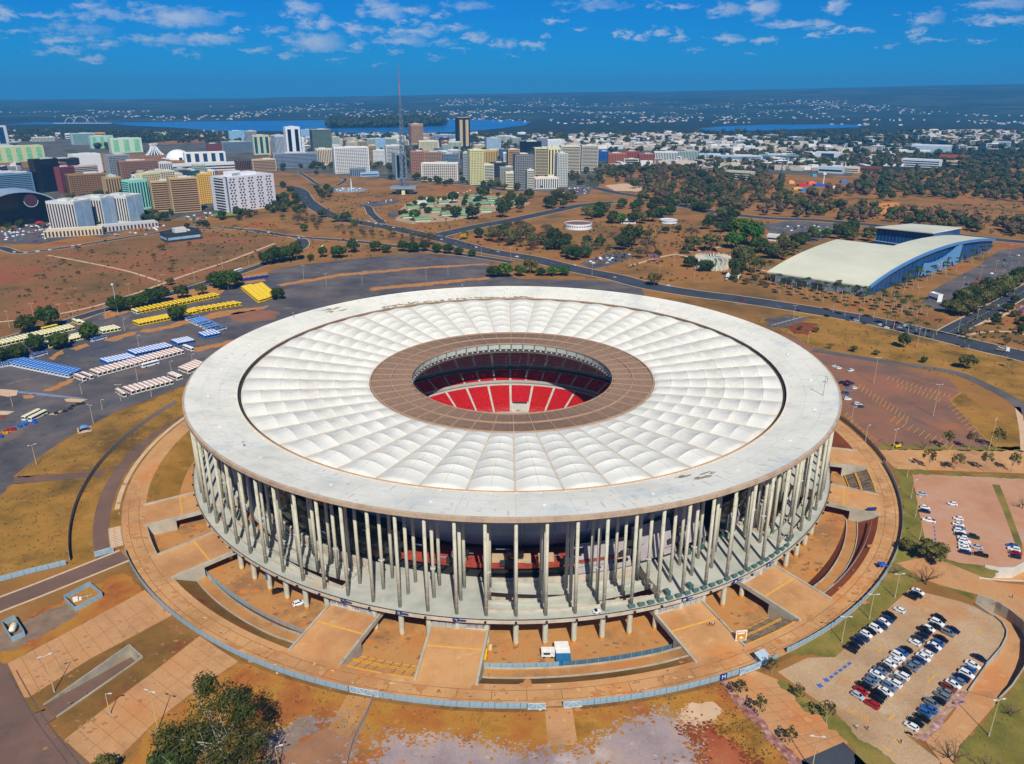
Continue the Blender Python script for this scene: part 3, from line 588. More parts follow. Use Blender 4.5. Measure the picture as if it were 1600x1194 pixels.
# membrane bays: 48 sectors of seven bulging panels between radial cables
R0, R1, Z0m, Z1m, NR = 71.6, 130.4, 37.4, 42.0, 7
def rr(k): return R0 + (R1 - R0) * (k / NR) ** 1.03
half = R_(3.75)
m_seam = mat('membrane_seam', [L(200, 186, 164), L(214, 204, 186)], .5, .8, 4, obj=True)
def panel_mesh(k):
    b = MB(); nu, nv = 8, 8; vs = []
    ra, rb = rr(k), rr(k + 1)
    for j in range(nv + 1):
        s = j / nv; r = ra + (rb - ra) * s
        zb = Z0m + (Z1m - Z0m) * (r - R0) / (R1 - R0)
        wd = r * 2 * half
        rise = .150 * wd
        prof = rise * (1 - .42 * sin(pi * s) ** .8)
        if k==NR-1:prof=rise*(1-.30*sin(pi*s)**.8)*sqrt(max(0,1-s**2.6))
        if k==0:prof=rise*(1-.30*sin(pi*s)**.8)*sqrt(max(0,1-(1-s)**2.6))
        for i in range(nu + 1):
            u = -1 + 2 * i / nu; a = half * .965 * u
            vs.append((r * cos(a), r * sin(a), zb + .1 + prof * (1 - u * u)))
    q = nu + 1
    b.add(vs,[(j*q+i,(j+1)*q+i,(j+1)*q+i+1,j*q+i+1)for j in range(nv)for i in range(nu)])
    for a in (-.0,):                                     # the stitched seam down the middle
        o=[(v[0],v[1]+dy,v[2]+.03)for v in (vs[j*q+nu//2]for j in range(nv+1))for dy in (-.07,.07)]
        b.add(o, [(2 * j, 2 * j + 2, 2 * j + 3, 2 * j + 1) for j in range(nv)], 1)
    return b.mesh('membrane_panel', [m_mem, m_seam], True)
pan = [panel_mesh(k) for k in range(NR)]
# arch seams show as thin raised ribs
def seam_mesh(k):
    b=MB();r=rr(k);zb=Z0m+(Z1m-Z0m)*(r-R0)/(R1-R0);rise=.150*r*2*half;pts=[]
    for i in range(13):
        u=-1+i/6;a=half*.965*u;pts.append(Vector((r*cos(a),r*sin(a),zb+.1+rise*(1-u*u))))
    for p, q in zip(pts, pts[1:]): b.tube(p, q, .1, n=4, cap=False)
    return b.mesh('arch_rib', paint(214, 210, 202))
ribs = [seam_mesh(k) for k in range(1, NR)]
rest = MB(); cnt = 0
b=MB();b.add([(R0,-.32,Z0m+.02),(R1,-.42,Z1m+.02),(R1,.42,Z1m+.02),(R0,.32,Z0m+.02),(R0,-.32,Z0m+.3),(R1,-.42,Z1m+.3),(R1,.42,Z1m+.3),(R0,.32,Z0m+.3)],((3,2,1,0),(4,5,6,7),(0,1,5,4),(2,3,7,6),(1,2,6,5),(3,0,4,7)))
gut = b.mesh('radial_cable', m_gut)
for i in range(48):
    th = R_(OFF + 7.5 * i)
    g_ = ob('radial_cable', gut, stad, (0, 0, 0), th)
    for k in range(NR):
        if k==0 and 0<=((OFF+7.5*i)%360)<=262 and cnt<36:     # the far innermost ones are joined
            cnt += 1; me = pan[0]; a = th + half
            o=len(rest.v);rest.v+=[(v.co.x*cos(a)-v.co.y*sin(a),v.co.x*sin(a)+v.co.y*cos(a),v.co.z)for v in me.vertices]
            for p in me.polygons:rest.f.append([j+o for j in p.vertices]);rest.m.append(0)
            continue
        ob('membrane_panel', pan[k], stad, (0, 0, 0), th + half)
rest.build('inner_membrane_panels', m_mem, stad, smooth=True)['kind'] = 'stuff'
b = MB()
for i in range(48):
    a = R_(OFF + 7.5 * i) + half
    for me in ribs:
        o=len(b.v);b.v+=[(v.co.x*cos(a)-v.co.y*sin(a),v.co.x*sin(a)+v.co.y*cos(a),v.co.z)for v in me.vertices]
        for p in me.polygons: b.f.append([j + o for j in p.vertices]); b.m.append(0)
b.build('arch_ribs', paint(214, 210, 202), stad)['kind'] = 'stuff'
# slatted inner ring: 96 panels in two circles, ribs and ring beams
def louver(r0, r1, z0, z1, n):
    b = MB(); h2 = R_(3.55)
    for i in range(n):
        a0 = -h2 + 2 * h2 * i / n; a1 = a0 + 2 * h2 / n * .62
        vs=[(r*cos(a),r*sin(a),z+dz)for dz in (0,.35)for r,z,a in ((r0,z0,a0),(r1,z1,a0),(r1,z1,a1),(r0,z0,a1))]
        b.add(vs,((4,5,6,7),(0,1,5,4),(2,3,7,6),(1,2,6,5),(3,0,4,7)),0)
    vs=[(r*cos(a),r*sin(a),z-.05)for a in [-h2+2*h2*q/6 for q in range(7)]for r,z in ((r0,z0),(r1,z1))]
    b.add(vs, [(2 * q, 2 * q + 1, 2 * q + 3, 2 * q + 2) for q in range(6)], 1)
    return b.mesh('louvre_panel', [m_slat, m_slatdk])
lo = [louver(51.3, 60.6, 37.1, 37.2, 13), louver(61.4, 70.6, 37.2, 37.3, 15)]
b=MB();b.add([(x,y,z)for x,y,z in ((51,-.16,37.2),(70.8,-.2,37.3),(70.8,.2,37.3),(51,.16,37.2),(51,-.16,37.75),(70.8,-.2,37.85),(70.8,.2,37.85),(51,.16,37.75))],((4,5,6,7),(0,1,5,4),(2,3,7,6),(1,2,6,5),(3,0,4,7)))
lr = b.mesh('louvre_rib', m_rib)
for i in range(48):
    th = R_(OFF + 7.5 * i)
    ob('louvre_rib', lr, stad, (0, 0, 0), th)
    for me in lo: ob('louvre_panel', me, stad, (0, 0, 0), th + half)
for r,w,h,mm,nm in ((61,.5,.75,m_rib,'ring_beam'),(71.1,.6,.9,m_rib,'ring_beam'),(50.9,.4,.6,m_rib,'ring_beam')):
    b=MB();b.rev([(r-w/2,37),(r-w/2,37.2+h),(r+w/2,37.2+h),(r+w/2,37)],192,closed=True);b.build(nm,mm,stad)
b=MB();b.rev([(71.8,37.0),(71.8,37.45),(72.4,37.5)],192);b.build('inner_gutter',m_dark,stad)
# hanging glass apron and catwalk under the opening
b=MB();b.add([(51.0*cos(a),51.0*sin(a),z)for a in [R_(-3.3+6.6*q/4)for q in range(5)]for z in (34.2,36.9)],[(2*q,2*q+1,2*q+3,2*q+2)for q in range(4)])
gl = b.mesh('glass_apron', m_glaze)
b=MB();b.tube((51.2,0,32.4),(51.2,0,37),.2,n=5);b.tube((51.2,0,33),(56,0,36.9),.16,n=5);hanger=b.mesh('apron_post',m_rib)
for i in range(48):
    ob('glass_apron',gl,stad,(0,0,0),R_(OFF+7.5*i)+half);ob('apron_post',hanger,stad,(0,0,0),R_(OFF+7.5*i))
b=MB();b.rev([(50.6,32.2),(50.6,32.5),(53.2,32.5),(53.2,32.2)],144,closed=True)
for i in range(144):
    for z in (33.4, 34.1):
        b.tube(P(i * 2.5, 50.7, z), P(i * 2.5 + 2.5, 50.7, z), .07, n=4, cap=False)
    b.tube(P(i * 2.5, 50.7, 32.4), P(i * 2.5 + 1.25, 50.7, 34.1), .07, n=4, cap=False)
b.build('catwalk', paint(110, 104, 98), stad)
b = MB(); b.box((0, 0, 0), (.6, .8, .7)); lm = b.mesh('floodlight', paint(214, 214, 206))
for i in range(96): ob('floodlight', lm, stad, P(i * 3.75, 50.8, 33.2), R_(i * 3.75))
# columns: three circles of 96
b = MB()
zs = [7.3, 44.2]; b.tube((0, 0, 7.2), (0, 0, 44.0), .62, .58, 14)
for z in [11 + i * 3.3 for i in range(10)]:
    b.rev([(.63, z - .06), (.655, z), (.63, z + .06)], 14)
colm = b.mesh('column', m_col, True)
b = MB(); b.tube((0, 0, 7.2), (0, 0, 42.4), .62, .58, 14)
for z in [12+i*3.3 for i in range(9)]:b.rev([(.63,z-.06),(.655,z),(.63,z+.06)],14)
colm2 = b.mesh('column', m_col, True)
for i in range(96):
    th = OFF + 3.75 * i
    for r,me in ((152.5,colm),(145,colm2),(138,colm2)):ob('column',me,stad,P(th,r),R_(th)+r)
b = MB()
for i in range(5):b.tube((.75*cos(i*1.25),.75*sin(i*1.25),0),(.75*cos(i*1.25+1.25),.75*sin(i*1.25+1.25),0),.09,n=5)
b.box((.8,0,-.2),(.4,.5,.4));b.box((-.8,0,-.2),(.4,.5,.4));b.box((0,.8,-.2),(.5,.4,.4));b.box((0,-.8,-.2),(.5,.4,.4))
cl = b.mesh('lamp_collar', paint(206, 208, 206))
for i in range(-14,20,2):ob('lamp_collar',cl,stad,P(OFF+3.75*i*1.0-3.75*1,145,19.5),R_(i*20))
# short columns under the podium edge, yellow feet
b=MB();b.tube((0,0,-3.7),(0,0,6.3),.95,.95,16);b.tube((0,0,-4.6),(0,0,-3.7),.97,.97,16,m=1)
gc=b.mesh('ground_column',[m_col,mat('yellow_foot',[L(214,150,30),L(196,130,40)],.5,.8,5,obj=True)])
for i in range(96):
    th = OFF + 3.75 * i; ob('ground_column', gc, stad, P(th, 152.2), R_(th))
b=MB();b.tube((0,0,-4.6),(0,0,6.3),.9,.9,12);gc2=b.mesh('ground_column',m_col)
for i in range(48): ob('ground_column', gc2, stad, P(OFF + 7.5 * i, 141), R_(i))

# podium slab with ramp wells
WELLS = [(-93.2, -69.5), (-148, -113.5), (-46, -27)]
PZ = 7.5
def in_well(a0, a1): return any(w0 <= a0 and a1 <= w1 for w0, w1 in WELLS)
cuts = sorted(set([-180 + 5 * i for i in range(73)] + [w for ww in WELLS for w in ww]))
b = MB()
for a0, a1 in zip(cuts, cuts[1:]):
    n = max(1, int(round((a1 - a0) / 1.9)))
    if in_well(a0, a1): segs = ((126, 133.2), (150.4, 155.2))
    else: segs = ((126, 155.2),)
    for r0, r1 in segs: b.rev([(r0, PZ), (r1, PZ)], n, a0, a1)
o = b.build('podium_deck', m_pod, stad)
for p in o.data.polygons:
    if p.normal.z < 0: p.flip()
b=MB();b.rev([(155.2,PZ-1.3),(155.2,PZ+.25),(154.8,PZ+.25),(154.8,PZ+.004)],240);b.rev([(155.2,PZ-1.3),(150.5,PZ-1.3)],240);b.rev([(150.4,PZ-1.3),(132,PZ-1.3)],120,-111,-95);b.build('podium_edge_beam',m_beam,stad)
b=MB();b.rev([(155.35,PZ+.3),(155.35,PZ+.5),(155.15,PZ+.5),(155.15,PZ+.3)],240,closed=True);b.build('edge_rail',paint(40,38,40),stad)
b = MB(); b.box((0, 0, 0), (.6, .7, .7)); sp = b.mesh('edge_speaker', paint(44, 42, 42))
for i in range(96):ob('edge_speaker',sp,stad,P(OFF+.0+3.75*i,155.7,PZ-.8),R_(OFF+3.75*i))
# pedestrian ramps folding down inside each well
for w0, w1 in WELLS:
    for k,(r0,r1,za,zb)in enumerate(((134,138.6,7.3,3.4),(140.2,144,3.4,6.6),(145.2,149.6,7.3,3.2))):
        if w0 > -70 and k == 0: continue
        n = 18; b = MB(); vs = []
        for i in range(n + 1):
            t = i / n; th = w0 + (w1 - w0) * t; z = za + (zb - za) * t
            for r,dz in ((r0,.9),(r0+.3,.9),(r0+.3,0),(r1-.3,0),(r1-.3,.9),(r1,.9),(r1,-.7),(r0,-.7)):vs.append(P(th,r,z+dz))
        b.add(vs,[(8*i+j,8*i+(j+1)%8,8*i+8+(j+1)%8,8*i+8+j)for i in range(n)for j in range(8)])
        b.add(vs[:8], [tuple(range(8))]); b.add(vs[-8:], [tuple(range(7, -1, -1))])
        b.build('well_ramp', m_pod, stad)
    b=MB();b.rev([(133.2,-4.4),(133.2,PZ+1.0),(132.9,PZ+1.0),(132.9,PZ)],40,w0,w1);b.rev([(150.4,PZ-1.5),(150.4,PZ+.9),(150.7,PZ+.9),(150.7,PZ)],40,w0,w1)
    for w in (w0, w1):
        d = .12 if w == w0 else -.12
        b.add([P(w,133,PZ-3),P(w,150.4,PZ-3),P(w,150.4,PZ+.9),P(w,133,PZ+.9),P(w+d,133,PZ-3),P(w+d,150.4,PZ-3),P(w+d,150.4,PZ+.9),P(w+d,133,PZ+.9)],((0,1,2,3),(7,6,5,4),(3,2,6,7)))
    b.build('well_parapet', m_beam, stad)
# inner facade: dark glass drum, red balcony, shell of the stands with blue-grey fins, sheet-metal ramp roofs
b=MB();b.rev([(131.2,PZ),(131.2,10.5),(130.2,10.5)],80,-108,-52);b.build('concourse_front',m_glass,stad)
b=MB();b.rev([(131.3,PZ),(131.3,23),(120,23)],60,-172,-108);b.build('glass_drum',m_glass,stad)
b=MB();b.rev([(131.3,PZ),(131.3,21),(122,21)],60,-52,-8);b.build('glass_drum',m_glass,stad)
b=MB();b.rev([(116,PZ-2),(116,39)],120,0,352);b.build('drum_wall',m_glass,stad)
for a0, a1, z0, z1 in ((-122, -62, 10.8, 12.6), (-178, -122, 24, 25.4)):
    b=MB();b.rev([(129.5,z0),(130.4,z0),(130.6,z1),(129.8,z1)],60,a0,a1,closed=True);b.rev([(129.8,z0+.2),(118,z0+.2)],60,a0,a1);b.build('red_balcony',m_band,stad)
b = MB()
for i in range(40):
    a=-178+i*4.5;z=random.uniform(9,20);b.rev([(131.4,z),(131.4,z+random.choice((.3,.5,.25)))],3,a,a+random.uniform(.6,2.2))
b.build('painted_glint',mat('window_glint',[L(90,130,160),L(140,170,190)],.5,.3,4,obj=True),stad)  # pale blue strips painted over the dark drum as window glints
for i in range(13):
    a = -150 + i * 9.5 + random.uniform(-1, 1)
    for k in range(3):
        b=MB();b.rev([(131.45,9.0+k*3.6),(131.45,11.6+k*3.6)],2,a+k*1.1,a+2.6+k*1.1);b.build('facade_pane',m_glass if k!=1 else mat('grey_pane',[L(46,50,56),L(62,66,72)],.4,.2,3,obj=True)if i==0 else bpy.data.materials['grey_pane'],stad)
b=MB();b.rev([(118.5,13),(124,21),(124.4,21),(128.4,31),(130.2,41)],96,-180,0);o=b.build('stand_shell',m_navy,stad)
b=MB();b.add([(x,y,z)for y in (-.35,.35)for x,z in ((118,12),(127,24),(130.6,41.4),(126,41.4),(122,27),(115,14))],((0,1,2,3,4,5),(11,10,9,8,7,6),(0,6,7,1),(1,7,8,2),(2,8,9,3),(3,9,10,4),(4,10,11,5),(5,11,6,0)))
fin = b.mesh('stand_rib', m_navy)
for i in range(32): ob('stand_rib', fin, stad, (0, 0, 0), R_(-178 + i * 5.6))
b=MB();b.box((0,0,12.7),(2.4,5.6,2.4));kio=b.mesh('kiosk',mat('tan_kiosk',[L(186,160,124),L(204,178,142)],.4,.8,5,obj=True))
for a in (-92, -88.2, -84.5, -98.6): ob('kiosk', kio, stad, P(a, 128.4), R_(a))
b = MB(); b.rev([(127, 14.2), (130.6, 14.3)], 20, -100, -80)
for a0,a1,ra,za,rb,zb in ((-80,-70.5,131.8,8.2,126.6,17.0),(-69.5,-62,131.8,9.2,126.6,20.5),(-61,-55.5,132,11,127,24),(-49,-46,131.8,12,127.5,22)):
    b = MB(); b.rev([(ra + .5, za), (ra + .6, za + .35), (rb, zb + .35)], 16, a0, a1)
    for q in range(9):b.tube(P(a0+(a1-a0)*q/8,ra+.6,za+.36),P(a0+(a1-a0)*q/8,rb,zb+.36),.08,n=4)
    for a in (a0,a1):b.add([P(a,ra+.5,za),P(a,ra+.6,za+.35),P(a,rb,zb+.35),P(a,rb,PZ),P(a,ra+.5,PZ)],((0,1,2,3,4),))
    b.build('sheet_roof', m_lilac, stad)

# the bowl: three tiers of red seating round the pit
m_step = mat('tier_concrete', [L(168, 164, 156), L(190, 186, 178)], .3, .85, 6, obj=True)
TIERS=[(50,69,-5.2,5.0,22,11.25),(71.5,81,6.6,10.6,9,7.5),(83,125,12.5,37.5,40,7.5)]
for ti, (r0, r1, z0, z1, n, step) in enumerate(TIERS):
    m_ = int(360 / step)
    for s in range(m_):
        a0=90.8+s*step+.45*(1 if ti else 1.3);a1=90.8+(s+1)*step-.45*(1 if ti else 1.3)
        tun=ti==0 and s==m_-1                              # the tunnel opens below this block
        am = ((a0 + a1) / 2) % 360
        if am>205 and am<335:continue                         # under the near half of the roof: never seen
        prof = []
        for k in range(n):
            if tun and k < 8: continue
            ra,rb=r0+(r1-r0)*k/n,r0+(r1-r0)*(k+1)/n;za=z0+(z1-z0)*k/n;zb=z0+(z1-z0)*(k+1)/n
            prof+=[(ra,za+.1),(ra+(rb-ra)*.32,za+.1),(ra+(rb-ra)*.34,za+.52),(ra+(rb-ra)*.95,za+.5)]
        b=MB();b.rev(prof,max(3,int(step)),a0,a1);b.build('seat_block',m_red,stad)
    b=MB();b.rev([(r0-.6,z0-1.5),(r0-.6,z0+.9),(r0-.4,z0+.9),(r0-.4,z0-.2),(r1,z1-.2),(r1+.4,z1+(.9 if ti<2 else 0))],144,-25,205);b.build('tier_base',m_step,stad)
b = MB()
for z, r in ((5.9, 70.6), (11.5, 82.2), (9.2, 80.5)):
    b.rev([(r - .3, z - .8), (r - .4, z + .25), (r, z + .25), (r, z - .8)], 144, -25, 205)
b.build('balcony_front',mat('balcony_grey',[L(120,118,116),L(150,148,144)],.4,.8,5,obj=True),stad)
b=MB();b.rev([(81.2,10.6),(81.2,12.3)],144,-25,205);b.build('box_glazing',m_glass,stad)
b=MB();b.rev([(0.1,-6.4),(50.2,-6.4),(50.2,-5)],96);b.build('pit_floor',m_step,stad)
b=MB();b.rev([(2,-6.37),(45,-6.37)],96);b.build('pitch',mat('pitch_grass',[L(70,96,40),L(90,116,48)],.1,.95,6,obj=True),stad)
# players' tunnel
b = MB()
for a in (80.3,89.9):b.add([P(a,49.6,-6.4),P(a,57,-6.4),P(a,57,-.8),P(a,49.6,-3.6),P(a+.45,49.6,-6.4),P(a+.45,57,-6.4),P(a+.45,57,-.8),P(a+.45,49.6,-3.6)],((0,1,2,3),(7,6,5,4),(3,2,6,7),(4,0,3,7)))
b.build('tunnel_wall', paint(206, 200, 190), stad)
b=MB();b.rev([(56.6,-6.3),(56.6,-1.5)],8,80.4,90.2);b.build('tunnel_mouth',m_glass,stad)
b=MB();b.rev([(56.2,-2.6),(56.2,-1.6)],8,82.5,88.6);b.build('tunnel_banner',paint(40,140,70),stad)
b=MB();b.rev([(56.4,-2.9),(56.4,-1.3),(57.4,-1.3)],8,80.8,90.0);b.build('tunnel_header',paint(36,40,60),stad)
# hanging video screen with blue light strips
c=GD(911,574,84);scr=MB();scr.box((0,0,-4.2),(13.5,1.2,8.6));so_=scr.build('video_screen',mat('blank_screen',[L(16,14,20),L(24,22,28)],.3,.25,3,obj=True),stad,loc=c,rz=R_(-22))
b = MB()
for x in (-7.4, 7.4):
    for k in range(4): b.box((x, 0, -4.4 + k * 2.4), (1.5, 1.0, 1.5))
b.build('blue_light', paint(30, 110, 190), so_)
b = MB()
for x in (-6.6, 6.6): b.tube((x, 0, 4), (x, 0, 12), .12)
b.box((0,0,4.4),(15.6,.5,.5));b.box((0,0,-4.8),(15.6,.5,.4));b.build('screen_frame',paint(90,88,90),so_)

# ------------------------------------------------------------------ concourse ring, courts, banks, ramps
CZ = -4.6
RAMPS=[(-111.3,3.2),(-96.7,3.15),(-67.3,3.2),(-52.4,3.5),(-22.2,3.75),(-7.0,3.5),(-154.6,3.35),(-139.8,3.6)]
STAIRS = [(-108.1, -99.85), (-64.1, -55.9), (-18.45, -10.5)]
PIT = (-151.25, -143.4)
BIG = [(-93.55, -70.5, 'r'), (-48.9, -25.95, 'l'), (-136.2, -114.5, 'r')]
b=MB();b.rev([(120,CZ),(167.5,CZ)],200);o=b.build('court',m_court);tag(o,kind='structure')
for p in o.data.polygons:
    if p.normal.z < 0: p.flip()
def flipup(o):
    for p in o.data.polygons:
        if p.normal.z < 0: p.flip()
    return o
b=MB();b.rev([(RIN-.02,0.14),(185.4,0.14)],240);flipup(tag(b.build('ring_concourse',m_plaza),kind='structure'))
b = MB()
for r in (178.5, 182.6): b.rev([(r, .148), (r + .18, .148)], 240, -160, 40)
for i in range(60):
    th = -160 + i * 3.4; b.rev([(178.6, .149), (182.6, .149)], 1, th, th + .06)
flipup(tag(b.build('joint_lines',mat('joint_tar',[L(112,84,62),L(130,98,72)],.3,.9)),kind='structure'))
b=MB();b.rev([(185.6,.02),(187.2,.02)],200,-146,20);flipup(tag(b.build('fence_margin',m_bank),kind='structure'))
# dust, oil and tyre stains trodden into the concourse
m_st1=mat('dust_stain',[L(178,121,72),L(192,135,84)],.3,.95,6);m_st2=mat('oil_stain',[L(136,96,66),L(156,112,78)],.3,.9,6);m_st3=mat('pale_dust',[L(214,167,114),L(222,178,129)],.3,.95,6)
RP = [P(-165 + 4 * i, 181, 0) for i in range(52)]
blobs('dust_stains',RP,260,31,2.6,m_st1,.165,.3,2.4);blobs('oil_stains',RP,240,32,2.4,m_st2,.195,.1,.7);blobs('pale_dust',RP,80,33,2.6,m_st3,.225,.2,.9)
CP_ = [P(-160 + 4 * i, 158, 0) for i in range(50)]
blobs('court_stains',CP_,300,34,3.2,m_st2,CZ+.03,.15,1.5);blobs('court_dust',CP_,110,35,3.2,mat('orange_dust',[L(196,117,57),L(206,131,68)],.3,.95,6),CZ+.07,.3,2.4)
# brown service road and verge on the west side
b=MB();b.rev([(189.8,.05),(196.2,.05)],90,-214,-146);flipup(tag(b.build('west_service_road',m_road_brown),kind='structure'))
b=MB();b.rev([(185.4,.03),(205.5,.03)],90,-214,-145);flipup(tag(b.build('west_turf',m_turf),kind='structure'))
b=MB();b.rev([(186.6,.07),(188.6,.07)],60,-205,-158);flipup(tag(b.build('west_footway',m_sand),kind='structure'))
# banks: slopes between concourse and court, with an access path running down each big one
def bank(name, a0, a1, path, mb, mp):
    n = max(6, int((a1 - a0) / 1.2)); g_ = MB(); p_ = MB(); kb = MB(); V = []
    for i in range(n + 1):
        t = i / n; th = a0 + (a1 - a0) * t
        if path:
            u = t if path == 'r' else 1 - t
            zp=CZ+(0-CZ)*min(1,max(0,(u-.04)/.9));rc=166.0+5.0*min(1,u*1.15)
            row=[(163.4,CZ-.02),(rc-2.4,min(zp,CZ+(zp-CZ)*.9)),(rc-2.0,zp+.02),(rc+2.0,zp+.02),(rc+2.4,zp+.1),(RIN+.02,.12)]
        else:row=[(163.4,CZ-.02),(166,CZ+.8),(170,-2),(173,-.5),(175,0),(RIN+.02,.12)]
        V.append([P(th, r, z) for r, z in row])
    for i in range(n):
        for q in range(5):
            f = [V[i][q], V[i][q + 1], V[i + 1][q + 1], V[i + 1][q]]
            (p_ if (path and q == 2) else g_).add(f, ((0, 1, 2, 3),))
        if path:
            for q, s in ((2, -1), (3, 1)):
                A,B=V[i][q],V[i+1][q];d=Vector((A.x,A.y,0)).normalized()*.35*s
                kb.add([A,A+d,B+d,B]+[v+Vector((0,0,.5))for v in (A,A+d,B+d,B)],((4,5,6,7),(0,4,7,3),(1,2,6,5)))
    tag(g_.build(name, mb), kind='structure')
    if path:tag(p_.build('access_path',m_court),kind='structure');tag(kb.build('path_kerb',m_conc),kind='structure')
bank('grass_bank',BIG[0][0],BIG[0][1],'r',m_bank,0);bank('soil_bank',BIG[1][0],BIG[1][1],'l',m_bare,0);bank('grass_bank',BIG[2][0],BIG[2][1],'r',m_bank,0)
bank('soil_bank',-3.5,30,None,m_bare,0);bank('grass_bank',-250,-158,None,m_turf,0);bank('grass_bank',30,110,None,m_bank,0)
# pit under the concourse at the vehicle underpass
b=MB();b.rev([(164.1,CZ+.01),(RIN-.3,CZ+.01)],12,PIT[0],PIT[1]);flipup(tag(b.build('pit_paving',m_court),kind='structure'))
b=MB();b.rev([(RIN-.3,CZ),(RIN-.3,.5),(RIN+.02,.5),(RIN+.02,0)],12,PIT[0]-.1,PIT[1]+.1);pw=b.build('pit_wall',m_conc);tag(pw,'low concrete wall closing the pit beside the western underpass','wall')

sid={-111.3:'left of the first stairs',-96.7:'at the front of the stadium',-67.3:'beside the orange notice board',-52.4:'right of the second stairs',-22.2:'below the eastern stairs',-7.0:'above the eastern stairs',-154.6:'above the western pit',-139.8:'below the western pit'}
m_tact = mat('ochre_tactile_strip', [L(206, 150, 70), L(228, 168, 70)], .8, .85, 5)
m_gate = mat('galvanised_gate', [L(150, 158, 152), L(176, 182, 176)], .5, .5, 5, obj=True)
m_gatew = paint(206, 216, 220)
for c, h in RAMPS:
    t=thing('access_ramp','broad concrete access ramp '+sid[c],'ramp',P(c,165));off=-P(c,165)
    n = 12; b = MB(); V = []
    for j in range(n + 1):
        s=j/n;r=147+(RIN+.6-147)*s;z=1.6 if r<153 else 1.6-(1.6-.15)*(r-153)/(RIN+.6-153)
        w = P(c, r).length * 0 + 9.35
        V.append([(r, -w, z), (r, w, z), (r, -w, z - .7), (r, w, z - .7)])
    ca, sa = cos(R_(c)), sin(R_(c))
    tr = lambda p: Vector((p[0] * ca - p[1] * sa, p[0] * sa + p[1] * ca, p[2])) + off
    for j in range(n):
        a, e = V[j], V[j + 1]
        b.add([tr(q)for q in (a[0],e[0],e[1],a[1])],((0,1,2,3),));b.add([tr(q)for q in (a[2],e[2],e[3],a[3])],((3,2,1,0),))
    b.build('deck', m_plaza, t)
    for s in (-1, 1):
        w = MB()
        for j in range(n):
            a, e = V[j], V[j + 1]; y0, y1 = s * 9.3, s * 10.1
            ha = .55 if a[0][0] > 150 else .9; pts = []
            full=a[0][0]>163.0                                        # solid abutment near the concourse, open span near the stadium
            for (r,_,z)in (a[0],e[0]):pts+=[(r,y0,z+ha),(r,y1,z+ha),(r,y1,(CZ-.2)if full else z-1.1),(r,y0,(CZ-.2)if full else z-1.1)]
            w.add([tr(q)for q in pts],((0,1,5,4),(1,2,6,5),(2,3,7,6),(3,0,4,7),(0,3,2,1),(4,5,6,7)))
        w.build('side_wall', m_conc, t)
    rz = V[int(n * .58)]; zt = rz[0][2]
    s=MB();s.add([tr(q)for q in ((rz[0][0]-.6,-9.2,zt+.085),(rz[0][0]+.6,-9.2,zt-.07),(rz[0][0]+.6,9.2,zt-.07),(rz[0][0]-.6,9.2,zt+.085))],((0,1,2,3),));s.build('tactile_strip',m_tact,t)
    for k in range(8):
        y = -8.2 + k * 2.34; g_ = MB(); wht = (k >= 5) if c in (-96.7,) else (k < 3)
        if c == -111.3: wht = k < 5
        R = [tr((152.6, y - 1.1, 1.6)), tr((152.6, y + 1.1, 1.6))]
        if wht:
            for q in range(6):
                p = R[0].lerp(R[1], q / 5); g_.tube(p, p + Vector((0, 0, 2.1)), .09, n=5)
            for z in (.2,2.1):g_.tube(R[0]+Vector((0,0,z)),R[1]+Vector((0,0,z)),.09,n=5)
            g_.build('barred_gate', m_gatew, t)
        else:
            d = Vector((ca, sa, 0)) * .06
            g_.add([R[0]-d,R[1]-d,R[1]+d,R[0]+d]+[v+Vector((0,0,2.1))for v in (R[0]-d,R[1]-d,R[1]+d,R[0]+d)],((0,1,5,4),(1,2,6,5),(2,3,7,6),(3,0,4,7),(4,5,6,7)))
            g_.build('gate_leaf', m_gate, t)
# broad stairs from concourse to court: two flights with a landing, handrails, yellow nosings
m_tread=mat('weathered_treads',[(.35,L(96,82,70)),(.55,L(134,112,90)),(.7,L(158,130,98))],.4,.9,7,patch=[(.25,.58,.66,L(84,100,110),.6)])
for si, (a0, a1) in enumerate(STAIRS):
    c = (a0 + a1) / 2
    t=thing('stairs',['wide flight of steps with yellow nosings left of the front ramp','wide flight of steps with weathered treads beside the orange board','wide flight of steps on the far right of the concourse'][si],'stairs',(0,0,0))
    n = 26; prof = []; r = RIN + .02; z = .12; rl = 165.6
    run = (RIN - rl) / n
    tops = []
    for k in range(n):
        ri = RIN - run * k; zi = .12 + (CZ - .12) * (k + 1) / n
        if k == 0: prof.append((ri + .02, .12))
        if 11 <= k <= 13: zi = .12 + (CZ - .12) * 12 / n
        prof += [(ri, zi), (ri - run, zi)]; tops.append((ri, zi))
    b=MB();b.rev(prof[::-1],10,a0,a1);o=b.build('treads',m_court if si==0 else m_tread,t)
    for rr_,zz in ((RIN,.125),(tops[11][0]-1.2,tops[12][1]+.004),(tops[13][0],tops[13][1]+.004),(tops[25][0]+.25,tops[25][1]+.3)):
        y=MB();y.rev([(rr_-.3,zz+.02),(rr_+.25,zz+.02)],12,a0+.25,a1-.25);flipup(y.build('nosing',m_yellow,t))
    hr = paint(150, 142, 128)
    for q in range(8):
        th = a0 + (a1 - a0) * (q + .5) / 8
        for (k0, k1) in ((1, 10), (14, 24)):
            y=MB();A,B=P(th,tops[k0][0],tops[k0][1]+1.0),P(th,tops[k1][0],tops[k1][1]+1.0)
            y.tube(A,B,.07,n=5);y.tube(A,A-Vector((0,0,1)),.06,n=5);y.tube(B,B-Vector((0,0,1)),.06,n=5);y.build('handrail',hr,t)
